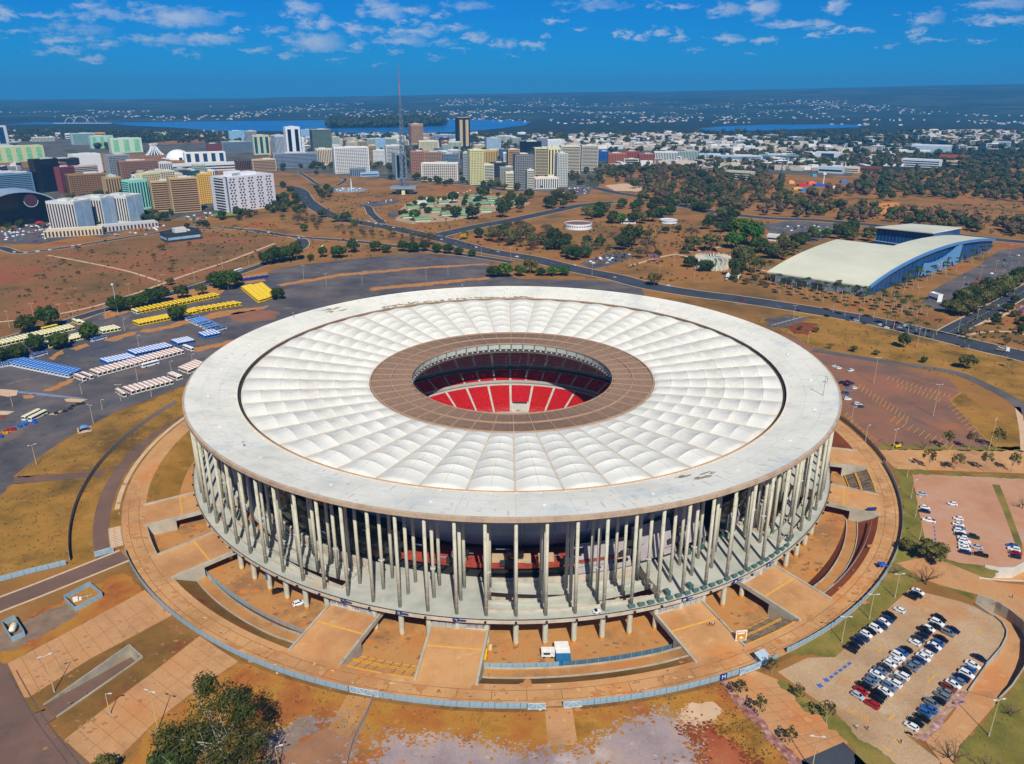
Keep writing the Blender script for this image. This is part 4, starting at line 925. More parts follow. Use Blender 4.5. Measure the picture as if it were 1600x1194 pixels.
# west stairs outside the concourse
t=thing('stairs','outer flight of pale steps below the lawn on the western edge','stairs',(0,0,0))
b = MB()
for k in range(12):
    b.rev([(185.6,.2-.0),(185.6,.3+.02*0),(190.4,.3),(190.4,.2)],1,-152.9+k*.42,-152.66+k*.42,closed=True)
b.build('step_kerbs', paint(206, 196, 184), t)
for r in (185.9, 187.9, 188.5, 190.2):
    y=MB();y.rev([(r-.15,.31),(r+.15,.31)],8,-153,-147.9);flipup(y.build('nosing',m_yellow,t))
b=MB();b.rev([(185.6,.18),(190.4,.18)],8,-153.2,-147.7);flipup(b.build('landing',m_court,t))
# ------------------------------------------------------------------ vehicles
m_tyre=paint(28,28,30,.9,.1);m_win=mat('car_glass',[L(14,18,24),L(26,32,40)],.5,.1,3,obj=True,spec=.6)
m_lamp=paint(226,228,230,.2);m_tail=paint(150,20,22,.3);m_hub=paint(150,152,156,.4,metal=.6)
b=MB();b.tube((0,-.1,0),(0,.1,0),.32,n=12);b.tube((0,-.12,0),(0,.12,0),.19,n=8,m=1);wheel_me=b.mesh('wheel',[m_tyre,m_hub])
KIND={  # stations along x (front +x): x, half width, belt height, roof height, roof half width
 'hatchback':(3.95,.86,[(-1.9,.30,.92),(-1.95,.55,.95),(1.1,.62,.92),(1.9,.50,.74)],(-1.78,-1.35,.35,1.15),.94,1.46),
 'sedan':(4.45,.87,[(-2.2,.30,.88),(-2.22,.5,.95),(1.2,.6,.90),(2.15,.48,.72)],(-1.65,-.85,.45,1.3),.92,1.42),
 'SUV':(4.5,.92,[(-2.2,.36,1.0),(-2.25,.6,1.06),(1.25,.72,1.04),(2.2,.6,.90)],(-2.1,-1.75,.35,1.2),1.08,1.70),
 'pickup':(5.2,.92,[(-2.55,.4,1.0),(-2.6,.6,1.04),(1.5,.74,1.06),(2.5,.6,.9)],(-.85,-.55,.65,1.5),1.08,1.74)}
def body_mesh(kind, m):
    ln, hw, prof, cab, zb, zr = KIND[kind]; h = ln / 2
    b = MB()
    # lower body: rounded plan, five stations
    st=[(-h,.72,.34,zb-.12),(-h+.18,.95,.24,zb),(-h*.4,1.0,.20,zb),(h*.38,1.0,.20,zb),(h-.5,.96,.22,zb-.12),(h-.12,.86,.26,zb-.24),(h,.66,.34,zb-.36)]
    V = []
    for x, k, z0, z1 in st:
        w=hw*k;V.append([(x,-w,z0),(x,-w*1.02,(z0+z1)/2),(x,-w*.93,z1-.04),(x,-w*.8,z1),(x,w*.8,z1),(x,w*.93,z1-.04),(x,w*1.02,(z0+z1)/2),(x,w,z0)])
    vs = [p for r in V for p in r]; n = 8
    fs=[(i*n+j,(i+1)*n+j,(i+1)*n+(j+1)%n,i*n+(j+1)%n)for i in range(len(st)-1)for j in range(n)]
    fs = [f[::-1] for f in fs]
    b.add(vs, fs + [tuple(range(n)), tuple(range(len(vs) - 1, len(vs) - n - 1, -1))])
    r0, r1, f1, f0 = cab; wb, wt = hw * .88, hw * .74
    if kind == 'pickup':
        b.add([(-h+.2,-hw*.78,zb+.01),(r0-.12,-hw*.78,zb+.01),(r0-.12,hw*.78,zb+.01),(-h+.2,hw*.78,zb+.01)],((0,1,2,3),),1)
    # roof and pillars
    q = zb - .02
    top=[(r1,-wt,zr),(f1,-wt,zr),(f1,wt,zr),(r1,wt,zr)];low=[(r0,-wb,q),(f0,-wb,q),(f0,wb,q),(r0,wb,q)]
    t2 = [(x * 1.0, y * .9, zr + .05) for x, y, z in top]
    b.add(low+top+t2,((0,1,5,4),(1,2,6,5),(2,3,7,6),(3,0,4,7),(4,5,9,8),(5,6,10,9),(6,7,11,10),(7,4,8,11),(8,9,10,11)))
    return b.mesh('body', [m, m_win]), (low, top)
def lerp3(a, c, t): return tuple(x + (y - x) * t for x, y in zip(a, c))
def quad_in(A, B_, C, D, u0, u1, v0, v1, out):
    f = lambda u, v: Vector(lerp3(lerp3(A, B_, u), lerp3(D, C, u), v))
    q=[f(u0,v0),f(u1,v0),f(u1,v1),f(u0,v1)];n=(q[1]-q[0]).cross(q[3]-q[0]).normalized()
    if n.dot(Vector(out)) < 0: n = -n
    b = MB(); p = [x + n * .015 for x in q]; p2 = [x - n * .05 for x in q]
    b.add(p+p2,((0,1,2,3),(7,6,5,4),(0,4,5,1),(1,5,6,2),(2,6,7,3),(3,7,4,0)));return b
PARTM = {}
def car_proto(kind, rgb):
    m = paint(*rgb, rough=.28, spec=.5, var=.03); root = thing('car', 'x', 'car')
    me, (lo_, up) = body_mesh(kind, m); ob('body', me, root)
    if kind not in PARTM:
        d = {}
        d['windscreen']=quad_in(lo_[1],lo_[2],up[2],up[1],.08,.92,.08,.92,(1,0,.3)).mesh('windscreen',m_win)
        d['rear_window']=quad_in(lo_[0],lo_[3],up[3],up[0],.1,.9,.2,.92,(-1,0,.3)).mesh('rear_window',m_win)
        d['sl']=quad_in(lo_[0],lo_[1],up[1],up[0],.08,.92,.18,.88,(0,-1,.3)).mesh('side_window',m_win)
        d['sr']=quad_in(lo_[3],lo_[2],up[2],up[3],.08,.92,.18,.88,(0,1,.3)).mesh('side_window',m_win)
        h = KIND[kind][0] / 2; zb = KIND[kind][4]; hw = KIND[kind][1]
        for nm,x,mm,z in (('headlight',h-.1,m_lamp,zb-.42),('tail_light',-h+.06,m_tail,zb-.22)):
            b = MB(); b.box((x, 0, z), (.22, .34, .14)); d[nm] = b.mesh(nm, mm)
        PARTM[kind] = d
    d = PARTM[kind]
    ob('windscreen',d['windscreen'],root);ob('rear_window',d['rear_window'],root);ob('side_window',d['sl'],root);ob('side_window',d['sr'],root)
    h, hw = KIND[kind][0] / 2, KIND[kind][1]
    for x in (-h * .62, h * .64):
        for y in (-hw + .08, hw - .08): ob('wheel', wheel_me, root, (x, y, .32))
    for s in (-1,1):ob('headlight',d['headlight'],root,(0,s*hw*.55,0));ob('tail_light',d['tail_light'],root,(0,s*hw*.6,0))
    return root
PAL={'white':(226,230,232),'black':(22,22,26),'navy':(20,32,66),'dark blue':(36,56,92),'blue':(48,92,150),'blue grey':(92,116,144),'grey':(112,118,124),'silver':(172,180,190),'red':(160,24,30),'maroon':(110,24,34),'brown':(120,56,34),'dark green':(26,48,44),'dark grey':(52,54,60),'yellow':(222,170,30)}
CP = {}
def car(kind, colr, x, y, rz, label, group=None, z=0.0):
    k = (kind, colr)
    loc = G(x, y, z)
    if k not in CP:
        r=car_proto(kind,PAL[colr]);CP[k]=kids_of(r);r.location=loc;r.rotation_euler=(0,0,rz);r['label']=label
        if group: r['group'] = group
        return r
    r = dup(CP[k], loc, rz, label)
    if group: r['group'] = group
    elif 'group' in r: del r['group']
    return r
def ang(x0, y0, x1, y1): d = G(x1, y1) - G(x0, y0); return atan2(d.y, d.x)
KC = ['hatchback', 'sedan', 'SUV', 'hatchback', 'sedan']
ROWS = {
 'in the row beside the green lawn':[('black',1329,1016.4),('black',1334.6,1010.9),('navy',1340,1003.6),('dark blue',1348,999),('white',1353,992.8),('black',1359,988),('white',1368,984),('dark blue',1376.5,979.5),('white',1380.7,973.8),('dark blue',1386.7,969),('black',1390.8,964.4),('white',1404.8,955),('black',1423,934),('black',1431.5,931),('white',1434,926)],
 'in the short row at the far end':[('white',1429,1006),('dark grey',1435,1000.6),('navy',1440.5,994.6),('black',1445,988),('white',1451,984),('black',1459.4,980),('white',1464,975),('black',1467.7,968.6)],
 'of the pair parked apart near the far end':[('grey',1481,991),('navy',1488.8,986)],
 'in the right half of the double row':[('red',1362,1102.7),('black',1369,1094),('black',1373.5,1087.4),('white',1383,1082.5),('blue grey',1389,1074.6),('white',1397,1069.7),('grey',1402,1063),('white',1408.8,1058),('black',1414.6,1051),('grey',1423,1045),('blue grey',1428.5,1038.8),('dark blue',1436.8,1034),('white',1442,1029),('white',1447,1022.5),('navy',1455.6,1015.7),('white',1459.4,1011),('blue',1466,1007),('black',1470.7,1000)],
 'in the left half of the double row':[('silver',1339.8,1089),('red',1345,1081.5),('black',1349,1073.6),('blue grey',1358.8,1067.8),('blue grey',1363.7,1062),('white',1370,1056),('blue grey',1375.4,1050),('dark grey',1383,1045),('white',1390,1039),('white',1398,1033.5),('white',1403,1027),('blue',1409.7,1022),('black',1415.6,1016.8)],
 'in the row by the lane wall':[('white',1423.5,1137),('black',1430.3,1130),('black',1440,1123.6),('blue',1445,1115.8),('blue',1451.9,1110),('grey',1455.8,1101.9),('black',1466,1097),('grey',1471.5,1090),('grey',1477,1083),('brown',1482,1077),('white',1489,1071),('blue grey',1496.6,1065.8),('navy',1501.8,1061),('white',1509.7,1055.4),('blue',1513.6,1048),('white',1519.5,1040.7),('navy',1530,1030.5)]}
for row, lst in ROWS.items():
    rz = ang(1411, 1130, 1435, 1144.5); n = len(lst)
    for i, (c, x, y) in enumerate(lst):
        k = KC[(i * 7 + len(row) + int(x)) % 5]; fl = random.random() < .3
        side=('nearest' if i==0 else 'farthest' if i==n-1 else ORD[i]+' from the near end')
        if n == 2: side = ('left' if i == 0 else 'right')
        lab = '%s %s, %s %s' % (c, k, side, row)
        if c in ('brown',):lab='brown '+k+', the only brown car in the row by the lane wall'
        car(k,c,x,y,rz+(pi if fl else 0)+random.uniform(-.03,.03),lab,'cars in the paved car park',.07)
rz = ang(1431, 772, 1449, 775.5)
UP=[('silver','sedan',1440,773.5,'beside the lawn at the top of the upper car park'),('white','hatchback',1445,794.5,'of a touching pair on the lawn edge of the upper car park'),('navy','sedan',1445,800.5,'of a touching pair on the lawn edge of the upper car park'),('white','pickup',1451,814.7,'with open bed parked on the lawn edge of the upper car park'),('blue','sedan',1457.4,855.4,'beside the leafy tree at the bottom left of the upper car park'),('white','hatchback',1488,789,'standing alone in the middle of the upper car park'),('white','hatchback',1497,812,'at the top of the middle column, apart from the others'),
 ('white','sedan',1497,821,'second of the middle column in the upper car park'),('blue grey','sedan',1500,827,'third of the middle column in the upper car park'),('white','SUV',1499,831.5,'fourth of the middle column in the upper car park'),('navy','sedan',1500,837,'fifth of the middle column in the upper car park'),('white','hatchback',1503.7,842,'sixth of the middle column in the upper car park'),('white','SUV',1506.5,847.4,'seventh of the middle column in the upper car park'),('white','hatchback',1505,852.6,'eighth of the middle column in the upper car park'),('white','sedan',1506.7,858.2,'ninth of the middle column in the upper car park'),('navy','sedan',1508,864.7,'at the foot of the middle column in the upper car park'),
 ('dark green','SUV',1521,840.6,'standing right of the middle column'),('silver','sedan',1526,856.4,'standing right of the middle column'),('black','pickup',1532,868.5,'at the bottom right of the middle column'),('blue','sedan',1582,854.5,'topmost of the four by the grass island'),('white','SUV',1583.6,860,'second of the four by the grass island'),('red','sedan',1586,866,'in the group of four by the grass island'),('navy','hatchback',1586,871.5,'lowest of the four by the grass island')]
for c,k,x,y,tx in UP:car(k,c,x,y,rz+random.choice((0,pi))+random.uniform(-.04,.04),'%s %s %s'%(c,k,tx),'cars in the upper car park',.07)
for i,(c,k,x,y,tx)in enumerate([('white','sedan',1305,574,'half hidden by the roof edge in the grid car park'),('white','hatchback',1310.5,576.3,'parked next to another white car at the top of the grid car park'),('white','pickup',1329,580,'with long bed at the top left of the grid car park'),('maroon','hatchback',1325,598,'in the cluster by the roof edge'),('navy','SUV',1317,599.6,'leftmost of the cluster by the roof edge'),('dark blue','sedan',1330.6,600.4,'right of the maroon car in the cluster'),('navy','sedan',1323,603.5,'below the maroon car in the cluster'),('grey','sedan',1328,606.5,'near the bottom of the cluster'),('white','hatchback',1335,607.7,'rightmost of the cluster by the roof edge'),('blue','pickup',1321.6,615.7,'just right of the white roof edge'),('white','SUV',1324,624.8,'just right of the white roof edge'),('grey','sedan',1335.7,631.3,'left of three below the cluster'),('white','SUV',1340.5,633.2,'middle of three below the cluster'),('dark grey','sedan',1344.5,636.6,'right of three below the cluster')]):
    car(k,c,x,y,ang(1320,578,1338,582-(i%3)*4),'%s %s %s'%(c,k,tx),'cars in the grid car park',.04)
car('SUV','black',434.6,925.5,ang(424,929,446,922),'black SUV beside a short column in the sunken court',None,CZ)
car('SUV','white',467,944.5,ang(457,948,478,941),'white SUV between two short columns in the sunken court',None,CZ)
# traffic on the avenue and roads
def head(line_w, p):
    best=min(((q-p).length,i)for i,q in enumerate(line_w));i=min(max(best[1],1),len(line_w)-2);d=line_w[i+1]-line_w[i-1];return atan2(d.y,d.x)
def near_heading(p):
    best = None
    for line, w in ROADS:
        for i, q in enumerate(line):
            dd = (q.xy - p.xy).length
            if best is None or dd < best[0]: best = (dd, line, i)
    _,line,i=best;i=min(max(i,1),len(line)-2);d=line[i+1]-line[i-1];return atan2(d.y,d.x)
TR=[('blue grey',1216,480,'alone on the avenue above the stadium roof edge'),('dark blue',1247.7,487,'on the avenue beside the striped apron'),('black',1292,495,'on the avenue under the first palms'),('blue',1325,501,'first of the queue on the avenue'),('silver',1337.7,502,'second of the queue on the avenue'),('dark blue',1350,506,'third of the queue on the avenue'),('grey',1364,508,'fourth of the queue on the avenue'),('white',1376,508.7,'fifth of the queue on the avenue'),('white',1385.4,513,'sixth of the queue on the avenue, in the near lane'),('maroon',1397,511.7,'seventh of the queue on the avenue'),('silver',1404.8,512.5,'eighth of the queue on the avenue'),('white',1415,510.5,'foremost of the queue on the avenue'),('white',1558.5,479,'driving along the boulevard at the right edge'),
 ('white',1044,447,'on the avenue behind the stadium roof'),('white',898,415,'on the avenue beyond the clipped trees'),('blue grey',861.5,412,'on the avenue behind the clipped trees'),('white',807.5,402,'on the avenue left of the clipped trees'),('red',1160,470,'on the avenue above the stadium rim'),('silver',960,434,'on the avenue behind the stadium'),('black',1010,444,'on the avenue near the small car park')]
for c, x, y, tx in TR:
    p=G(x,y);car(KC[int(x)%5],c,x,y,near_heading(p)+(pi if int(x)%3==0 else 0),'%s car %s'%(c,tx),'traffic on the avenue',Z2)
SM=[(576,347),(587,350),(595,351),(603,353),(615,356),(559,343),(626,361),(646,364),(744,387),(778,394),(734,384),(690,375),(665,369),(712,380),(520,336),(503,331),(478,309),(480,317)]
for i, (x, y) in enumerate(SM):
    c=['white','white','silver','dark blue','white','black','grey'][i%7];p=G(x,y)
    car(KC[i%5],c,x,y,near_heading(p),'%s car among the distant traffic on the bending avenue'%c,'distant cars on the bending avenue, '+c,Z2)
for i,(x,y)in enumerate([(556,377.5),(587,381),(537,375),(467,372),(488,374),(640,387.5),(700,395),(420,364)]):
    c=['white','silver','red','white','grey','white','black','white'][i];car(KC[i%5],c,x,y,near_heading(G(x,y)),'%s car on the narrow road %s'%(c,['above the tree clump','right of the tree clump','near the turn-off island','at the tight bend','just past the tight bend','above the row of bushes','near the junction with the avenue','on the left stretch'][i]),'cars on the narrow road',Z3)
for i,(x,y)in enumerate([(22.6,394.5),(40,395.5),(59,393.5),(78,391),(95.5,388),(114,385),(124,383.5),(165,377),(228,367),(300,356)]):
    c=['white','silver','white','white','blue grey','white','white','dark blue','white','grey'][i];car(KC[i%5],c,x,y,near_heading(G(x,y)),'%s car, %s from the left on the road beside the dry field'%(c,ORD[i]),'cars on the field road',Z2)
car('sedan','black',324,441,near_heading(G(324,441)),'black car on the ring road behind the big tree',None,Z2);car('hatchback','blue',296.5,450,near_heading(G(296,450)),'blue car on the ring road above the hedge of trees',None,Z2)
# far car parks: cars a few pixels long, one mesh each
far_car = {}; FARC = MB()
def tiny(c):
    if c not in far_car:
        me, _ = body_mesh('hatchback', paint(*PAL[c], rough=.3, var=.03)); far_car[c] = me
    return far_car[c]
def inpoly(x, y, q):
    r = False; j = len(q) - 1
    for i in range(len(q)):
        if (q[i][1]>y)!=(q[j][1]>y)and x<(q[j][0]-q[i][0])*(y-q[i][1])/(q[j][1]-q[i][1])+q[i][0]:r=not r
        j = i
    return r
def scatter(poly, n, seed, mind=0.0):
    "n world points spread evenly over the ground inside an outline given in the photograph"
    rnd=random.Random(seed);q=[(p.x,p.y)for p in px(*poly)];xs=[p[0]for p in q];ys=[p[1]for p in q];out=[];tries=0
    while len(out) < n and tries < n * 60:
        tries += 1; x, y = rnd.uniform(min(xs), max(xs)), rnd.uniform(min(ys), max(ys))
        if inpoly(x,y,q)and all((x-a)**2+(y-b_)**2>mind*mind for a,b_ in out):out.append((x,y))
    return out
for poly,n,nm,d in (([(0,362),(40,352),(100,348),(108,362),(60,379),(5,379)],90,'in the crowded hotel car park at the left edge',4),([(155,362),(240,350),(262,352),(250,360),(180,370)],40,'in the strip of parking below the three hotel towers',5),
     ([(280,340),(325,330),(340,338),(300,347)],24,'in the lot below the beige hotel',5),([(858,300),(880,293),(924,294),(918,303),(880,307)],46,'in the lot below the office towers',5),([(910,413),(950,398),(985,398),(950,414)],22,'in the small tree-lined car park',5),([(695,304),(745,296),(775,301),(720,308)],26,'beside the avenue below the office blocks',6),([(1480,462),(1530,430),(1580,400),(1600,398),(1560,428),(1500,468)],14,'in front of the convention hall',12),([(560,319),(570,318),(612,312),(618,316)],8,'on the lane by the craft market',8),([(1225,352),(1300,352),(1290,362),(1215,362)],16,'in the striped lot behind the convention hall',8),([(660,262),(720,285),(700,290),(640,280)],12,'along the avenue near the tower',12)):
    for i, (x, y) in enumerate(scatter(poly, n, len(nm) * 3 + n, d)):
        c=random.choice(['white','white','white','silver','black','grey','dark blue','red','blue grey']);rz=random.choice((.3,.35,1.87,3.45))
        if i<n*.34:tag(ob('parked_car',tiny(c),None,(x,y,Z1+.01),rz),'small %s car %s'%(c,nm),'car','%s cars %s'%(c,nm))
        else:
            me=tiny(c);o=len(FARC.v);FARC.v+=[(v.co.x*cos(rz)-v.co.y*sin(rz)+x,v.co.x*sin(rz)+v.co.y*cos(rz)+y,v.co.z+Z1+.01)for v in me.vertices]
            k = list(far_car).index(c)
            for p in me.polygons:FARC.f.append([q+o for q in p.vertices]);FARC.m.append(k)
tag(FARC.build('distant_cars', [far_car[c].materials[0] for c in far_car]), kind='stuff')

# ------------------------------------------------------------------ coaches and city buses
m_bwin = mat('bus_glass', [L(16, 20, 26), L(34, 40, 48)], .4, .15, 3, obj=True, spec=.6)
def bus_proto(kind, body, roof, stripe):
    root=thing('bus','x','bus');mb_,mr_,ms_=paint(*body,rough=.4,var=.04),paint(*roof,rough=.5,var=.08),paint(*stripe,rough=.4,var=.05)
    b = MB(); Lh, w = 5.9, 1.27; V = []
    for x,k,zt in ((-Lh,.93,2.9),(-Lh+.25,1,3.08),(Lh-.3,1,3.08),(Lh,.92,2.8)):
        V.append([(x,-w*k,.38),(x,-w*k,zt-.36),(x,-w*k*.62,zt),(x,w*k*.62,zt),(x,w*k,zt-.36),(x,w*k,.38)])
    vs = [p for r in V for p in r]; fs = []; ms = []
    for i in range(3):
        for j in range(6):b.add([vs[i*6+j],vs[i*6+(j+1)%6],vs[i*6+6+(j+1)%6],vs[i*6+6+j]],((0,3,2,1),)if False else ((3,2,1,0),),{1:2,3:2,2:1}.get(j,0))
    b.add(V[0], ((5, 4, 3, 2, 1, 0),), 0); b.add(V[3], ((0, 1, 2, 3, 4, 5),), 0)
    ob('body', b.mesh('body', [mb_, mr_, ms_]), root)
    for s in (-1, 1):
        q = MB(); q.box((0, s * (w - .02), 1.55), (10.9, .08, .95))
        ob('window_band', q.mesh('window_band', m_bwin), root)
    q=MB();q.add([(Lh+.02,-1.05,1.1),(Lh+.02,1.05,1.1),(Lh+.02,1.02,2.6),(Lh+.02,-1.02,2.6)],((0,1,2,3),));ob('windscreen',q.mesh('windscreen',m_bwin),root)
    q=MB();q.add([(-Lh-.02,-1.0,1.6),(-Lh-.02,1.0,1.6),(-Lh-.02,.98,2.6),(-Lh-.02,-.98,2.6)],((3,2,1,0),));ob('rear_window',q.mesh('rear_window',m_bwin),root)
    q=MB();q.box((0,0,0),(1.1,.9,.16));hm=q.mesh('roof_hatch',paint(*[min(255,int(c*.5+120))for c in roof],rough=.6))
    for x in (-2.8, 2.6): ob('roof_hatch', hm, root, (x, 0, 3.06))
    q = MB(); q.tube((0, -.16, 0), (0, .16, 0), .5, n=12); wm = q.mesh('wheel', m_tyre)
    for x in (-3.4, 3.5):
        for y in (-w + .12, w - .12): ob('wheel', wm, root, (x, y, .5))
    return kids_of(root)
BT={'yellow':((236,196,10),(240,204,16),(236,190,10)),'cream':((226,220,170),(238,238,214),(214,196,60)),'blue':((206,216,226),(96,160,222),(22,84,176)),'bluedark':((190,200,214),(44,100,170),(20,60,130)),'orange':((226,222,216),(240,236,230),(198,134,88)),'white':((226,228,228),(238,238,236),(220,220,218)),'navy':((40,70,150),(44,84,190),(30,60,150)),'bluestripe':((60,124,206),(222,230,238),(24,92,190)),'old':((214,222,208),(238,226,186),(220,214,180))}
BNAME={'yellow':'yellow bus','cream':'cream and yellow bus','blue':'pale blue roofed bus','bluedark':'deep blue roofed bus','orange':'orange edged white bus','white':'plain white bus','navy':'navy blue bus','bluestripe':'blue edged white bus','old':'old cream bus'}
BP = {}
def bus(kind, p, rz, label, group=None):
    p = Vector((p.x, p.y, Z1 + .01))
    if kind not in BP:
        BP[kind]=bus_proto(kind,*BT[kind]);r=BP[kind];r.location=p;r.rotation_euler=(0,0,rz);r['label']=label
    else: r = dup(BP[kind], p, rz, label)
    if group: r['group'] = group
    elif 'group' in r: del r['group']
def busrow(kind, a, c, n, axis, where, first=None):
    A, B_ = G(*a), G(*c); rz = ang(*axis)
    for i in range(n):
        p = A.lerp(B_, i / max(1, n - 1)); k = first if (first and i == 0) else kind
        j='leftmost' if i==0 else 'rightmost' if i==n-1 else ORD[i]+' from the left'
        bus(k,p,rz+random.uniform(-.015,.015),'%s, %s %s'%(BNAME[k],j,where),'buses '+where)
DR = (46.0, 56.0, 57.5, 62.2)       # the usual slant of a parked bus in the picture
busrow('yellow',(212,489.5),(337,464),21,(206,487,218.5,492.5),'in the row below the hedge','cream')
busrow('yellow',(215,508),(264,498),10,(208,505.5,222,511.5),'left of the round tree')
busrow('yellow',(293,491),(304,488.6),3,(287,488.5,301,494),'right of the round tree')
busrow('yellow',(310,487),(370,477),9,(301,485.5,318,489),'in the staggered row')
busrow('yellow',(386,450.5),(411.5,471.5),20,(376,453.5,393.5,449),'in the left yellow block')
busrow('yellow',(403,448),(425,467),18,(395,450.5,411,446.5),'in the right yellow block')
for i,(x,y)in enumerate(((301,499.5),(308.5,502.5),(311,504),(314,505.6),(317,507.2),(323,509.5),(328.5,512.5),(333,515),(343,517))):
    bus('blue' if i not in (0,8)else 'bluedark',G(x,y),ang(288,503,315,496.5),'%s, %s in the stepped group'%(BNAME['blue' if i not in (0,8)else 'bluedark'],'topmost' if i==0 else 'lowest' if i==8 else ORD[i]+' from the top'),'buses stepped beside the round tree')
busrow('bluestripe',(317,527.5),(338,523.3),5,(311,524.5,324,531),'in the group of five')
busrow('bluestripe',(275,539),(297,534.5),6,(268,536,281,542),'in the group of six')
busrow('bluestripe',(165,569),(204,561),8,(157.5,566,173,572.5),'in the left blue-edged row')
busrow('bluestripe',(208,555.5),(262,544),11,(201,552.5,216,559),'in the right blue-edged row')
busrow('orange',(150,586),(279,551.5),20,(141,582.5,160.5,590.5),'in the long row')
busrow('orange',(125.5,593.5),(137,590.5),2,(116,589.5,136,597.5),'of the pair left of the long orange row')
busrow('blue',(29,569),(116.5,587),17,(17,574,41,564.5),'in the slanting blue block')
busrow('bluedark',(10,571.5),(22,569.5),4,(1,575,24,566),'beside the blue block')
busrow('cream',(-4,541),(111,514.5),19,(104,510.5,119,517),'in the long cream row')
busrow('cream',(158,520),(182,515.5),5,(151,517,166,523),'right of the third tree')
busrow('cream', (107, 533), (128, 528), 5, (100, 530, 115, 536.5), 'between two trees')
busrow('cream', (74, 542), (79, 541), 2, (67, 539, 82, 545), 'squeezed between two trees')
busrow('cream', (6, 558), (12, 556), 2, (0, 554, 14, 561), 'under the left edge tree')
busrow('cream',(119.5,505.5),(127,506.5),2,(112,501.5,127,508.5),'near the grass tip')
bus('yellow',G(78,515),ang(65,518,91,512),'yellow bus alone behind the long cream row')
bus('bluedark',G(155,532),ang(142,535.5,168,528.5),'blue and white bus alone below the third tree');bus('bluedark',G(61.5,557.5),ang(48,561,75,553),'blue and white bus alone below the second tree')
busrow('orange',(189.5,617.5),(189.5,617.5),1,(182,612.5,197,622.5),'standing first by the lamp post')
busrow('orange',(202,614),(262,598.5),9,(193,609.5,211,618.5),'in the front row beside the lawn')
busrow('orange',(272,592),(276,590.5),2,(265,586,286,594),'at the front row end')
busrow('orange',(289,582),(312,571.5),6,(280,579,298,586),'behind the roof edge')
bus('white',G(235,572),ang(224,575,246,569),'plain white bus alone below the long orange row');bus('white',G(295,547),ang(286,543.5,303,550),'plain white bus alone right of the orange row')
busrow('navy',(386,439),(410,435.5),4,(380,439.5,394,437.5),'in the line beside the big tree')
busrow('old',(50,652),(60,653.5),2,(44,655,58,648),'abandoned beside the scrap heaps')
bus('cream',G(503,388.5),near_heading(G(503,388)),'cream and yellow city bus driving past the bushes');bus('white',G(372,425),near_heading(G(372,425)),'plain white bus on the ring road beside the big tree')
# ------------------------------------------------------------------ trees
def leafmat(name, dark, mid_, light, rnd=.5):
    m=mat(name,[(.3,dark),(.5,mid_),(.7,light)],.35,.75,4,obj=True,rnd=rnd,spec=.15,fine=(1.6,.25))
    return m
m_leaf={'green':leafmat('deep_green_leaves',L(28,42,14),L(48,68,20),L(78,94,32),.3),'dark':leafmat('dark_leaves',L(30,40,18),L(52,64,26),L(80,88,40),.35),
          'olive':leafmat('olive_leaves',L(54,54,26),L(86,84,42),L(116,110,60),.35),'brown':leafmat('dry_brown_leaves',L(62,54,38),L(92,80,56),L(120,104,74),.35),
          'bright':leafmat('bright_leaves',L(34,60,16),L(58,92,22),L(92,118,38),.3),'yellow':leafmat('yellow_blossom',L(180,140,10),L(226,182,20),L(240,206,60),0),'pink':leafmat('mauve_blossom',L(110,70,100),L(150,104,140),L(176,140,166),0),
          'palm': leafmat('palm_fronds', L(30, 44, 18), L(52, 70, 28), L(86, 98, 44))}
m_bark=mat('bark',[L(86,70,54),L(124,106,84)],1.2,.95,5,obj=True);m_barkp=mat('pale_bark',[L(150,140,124),L(186,176,158)],1.2,.9,5,obj=True)
def crown_mesh(seed, rx, rz, zc, n, leaf, lumps, fill=.0, flat=.4, m='green', core=True):
    "leaf faces gathered in uneven clumps through the crown's volume"
    r = random.Random(seed); b = MB(); C_ = []
    for i in range(lumps):
        a = 2.399 * i + r.uniform(-.4, .4); h = 1 - (i + .5) / lumps * (1.0 + flat)
        q = sqrt(max(0, 1 - h * h)) if h > -1 else 0
        k=r.uniform(.55,.8);k*=r.uniform(.8,1.18);C_.append((rx*k*q*cos(a),rx*k*q*sin(a),zc+rz*k*h*r.uniform(.8,1.15),r.uniform(.24,.46)))
    for i in range(n):
        cx, cy, cz, cr = C_[r.randrange(lumps)] if r.random() > fill else (0, 0, zc, .9)
        v=Vector((r.gauss(0,1),r.gauss(0,1),r.gauss(0,1))).normalized();k=r.uniform(.72,1.05)
        p=Vector((cx+v.x*rx*cr*k,cy+v.y*rx*cr*k,cz+v.z*rz*cr*k*1.1))
        nrm=(v+Vector((r.uniform(-.6,.6),r.uniform(-.6,.6),r.uniform(-.2,.7)))).normalized()
        t=nrm.cross(Vector((r.uniform(-1,1),r.uniform(-1,1),r.uniform(-1,1)))).normalized();u=nrm.cross(t);s=leaf*r.uniform(.6,1.25)
        b.add([p+t*s,p+u*s*.7,p-t*s*.9,p-u*s*.75],((0,1,2,3),))
    if core:
        for cx, cy, cz, cr in C_:
            k = .74; vs = []; 
            for (x,y,z)in ICO:vs.append((cx+x*rx*cr*k,cy+y*rx*cr*k,cz+z*rz*cr*k))
            b.add(vs, ICOF)
    return b.mesh('crown', m_leaf[m])
g_ = (1 + 5 ** .5) / 2; k_ = 1 / sqrt(1 + g_ * g_)
ICO=[(x*k_,y*k_,z*k_)for x,y,z in ((-1,g_,0),(1,g_,0),(-1,-g_,0),(1,-g_,0),(0,-1,g_),(0,1,g_),(0,-1,-g_),(0,1,-g_),(g_,0,-1),(g_,0,1),(-g_,0,-1),(-g_,0,1))]
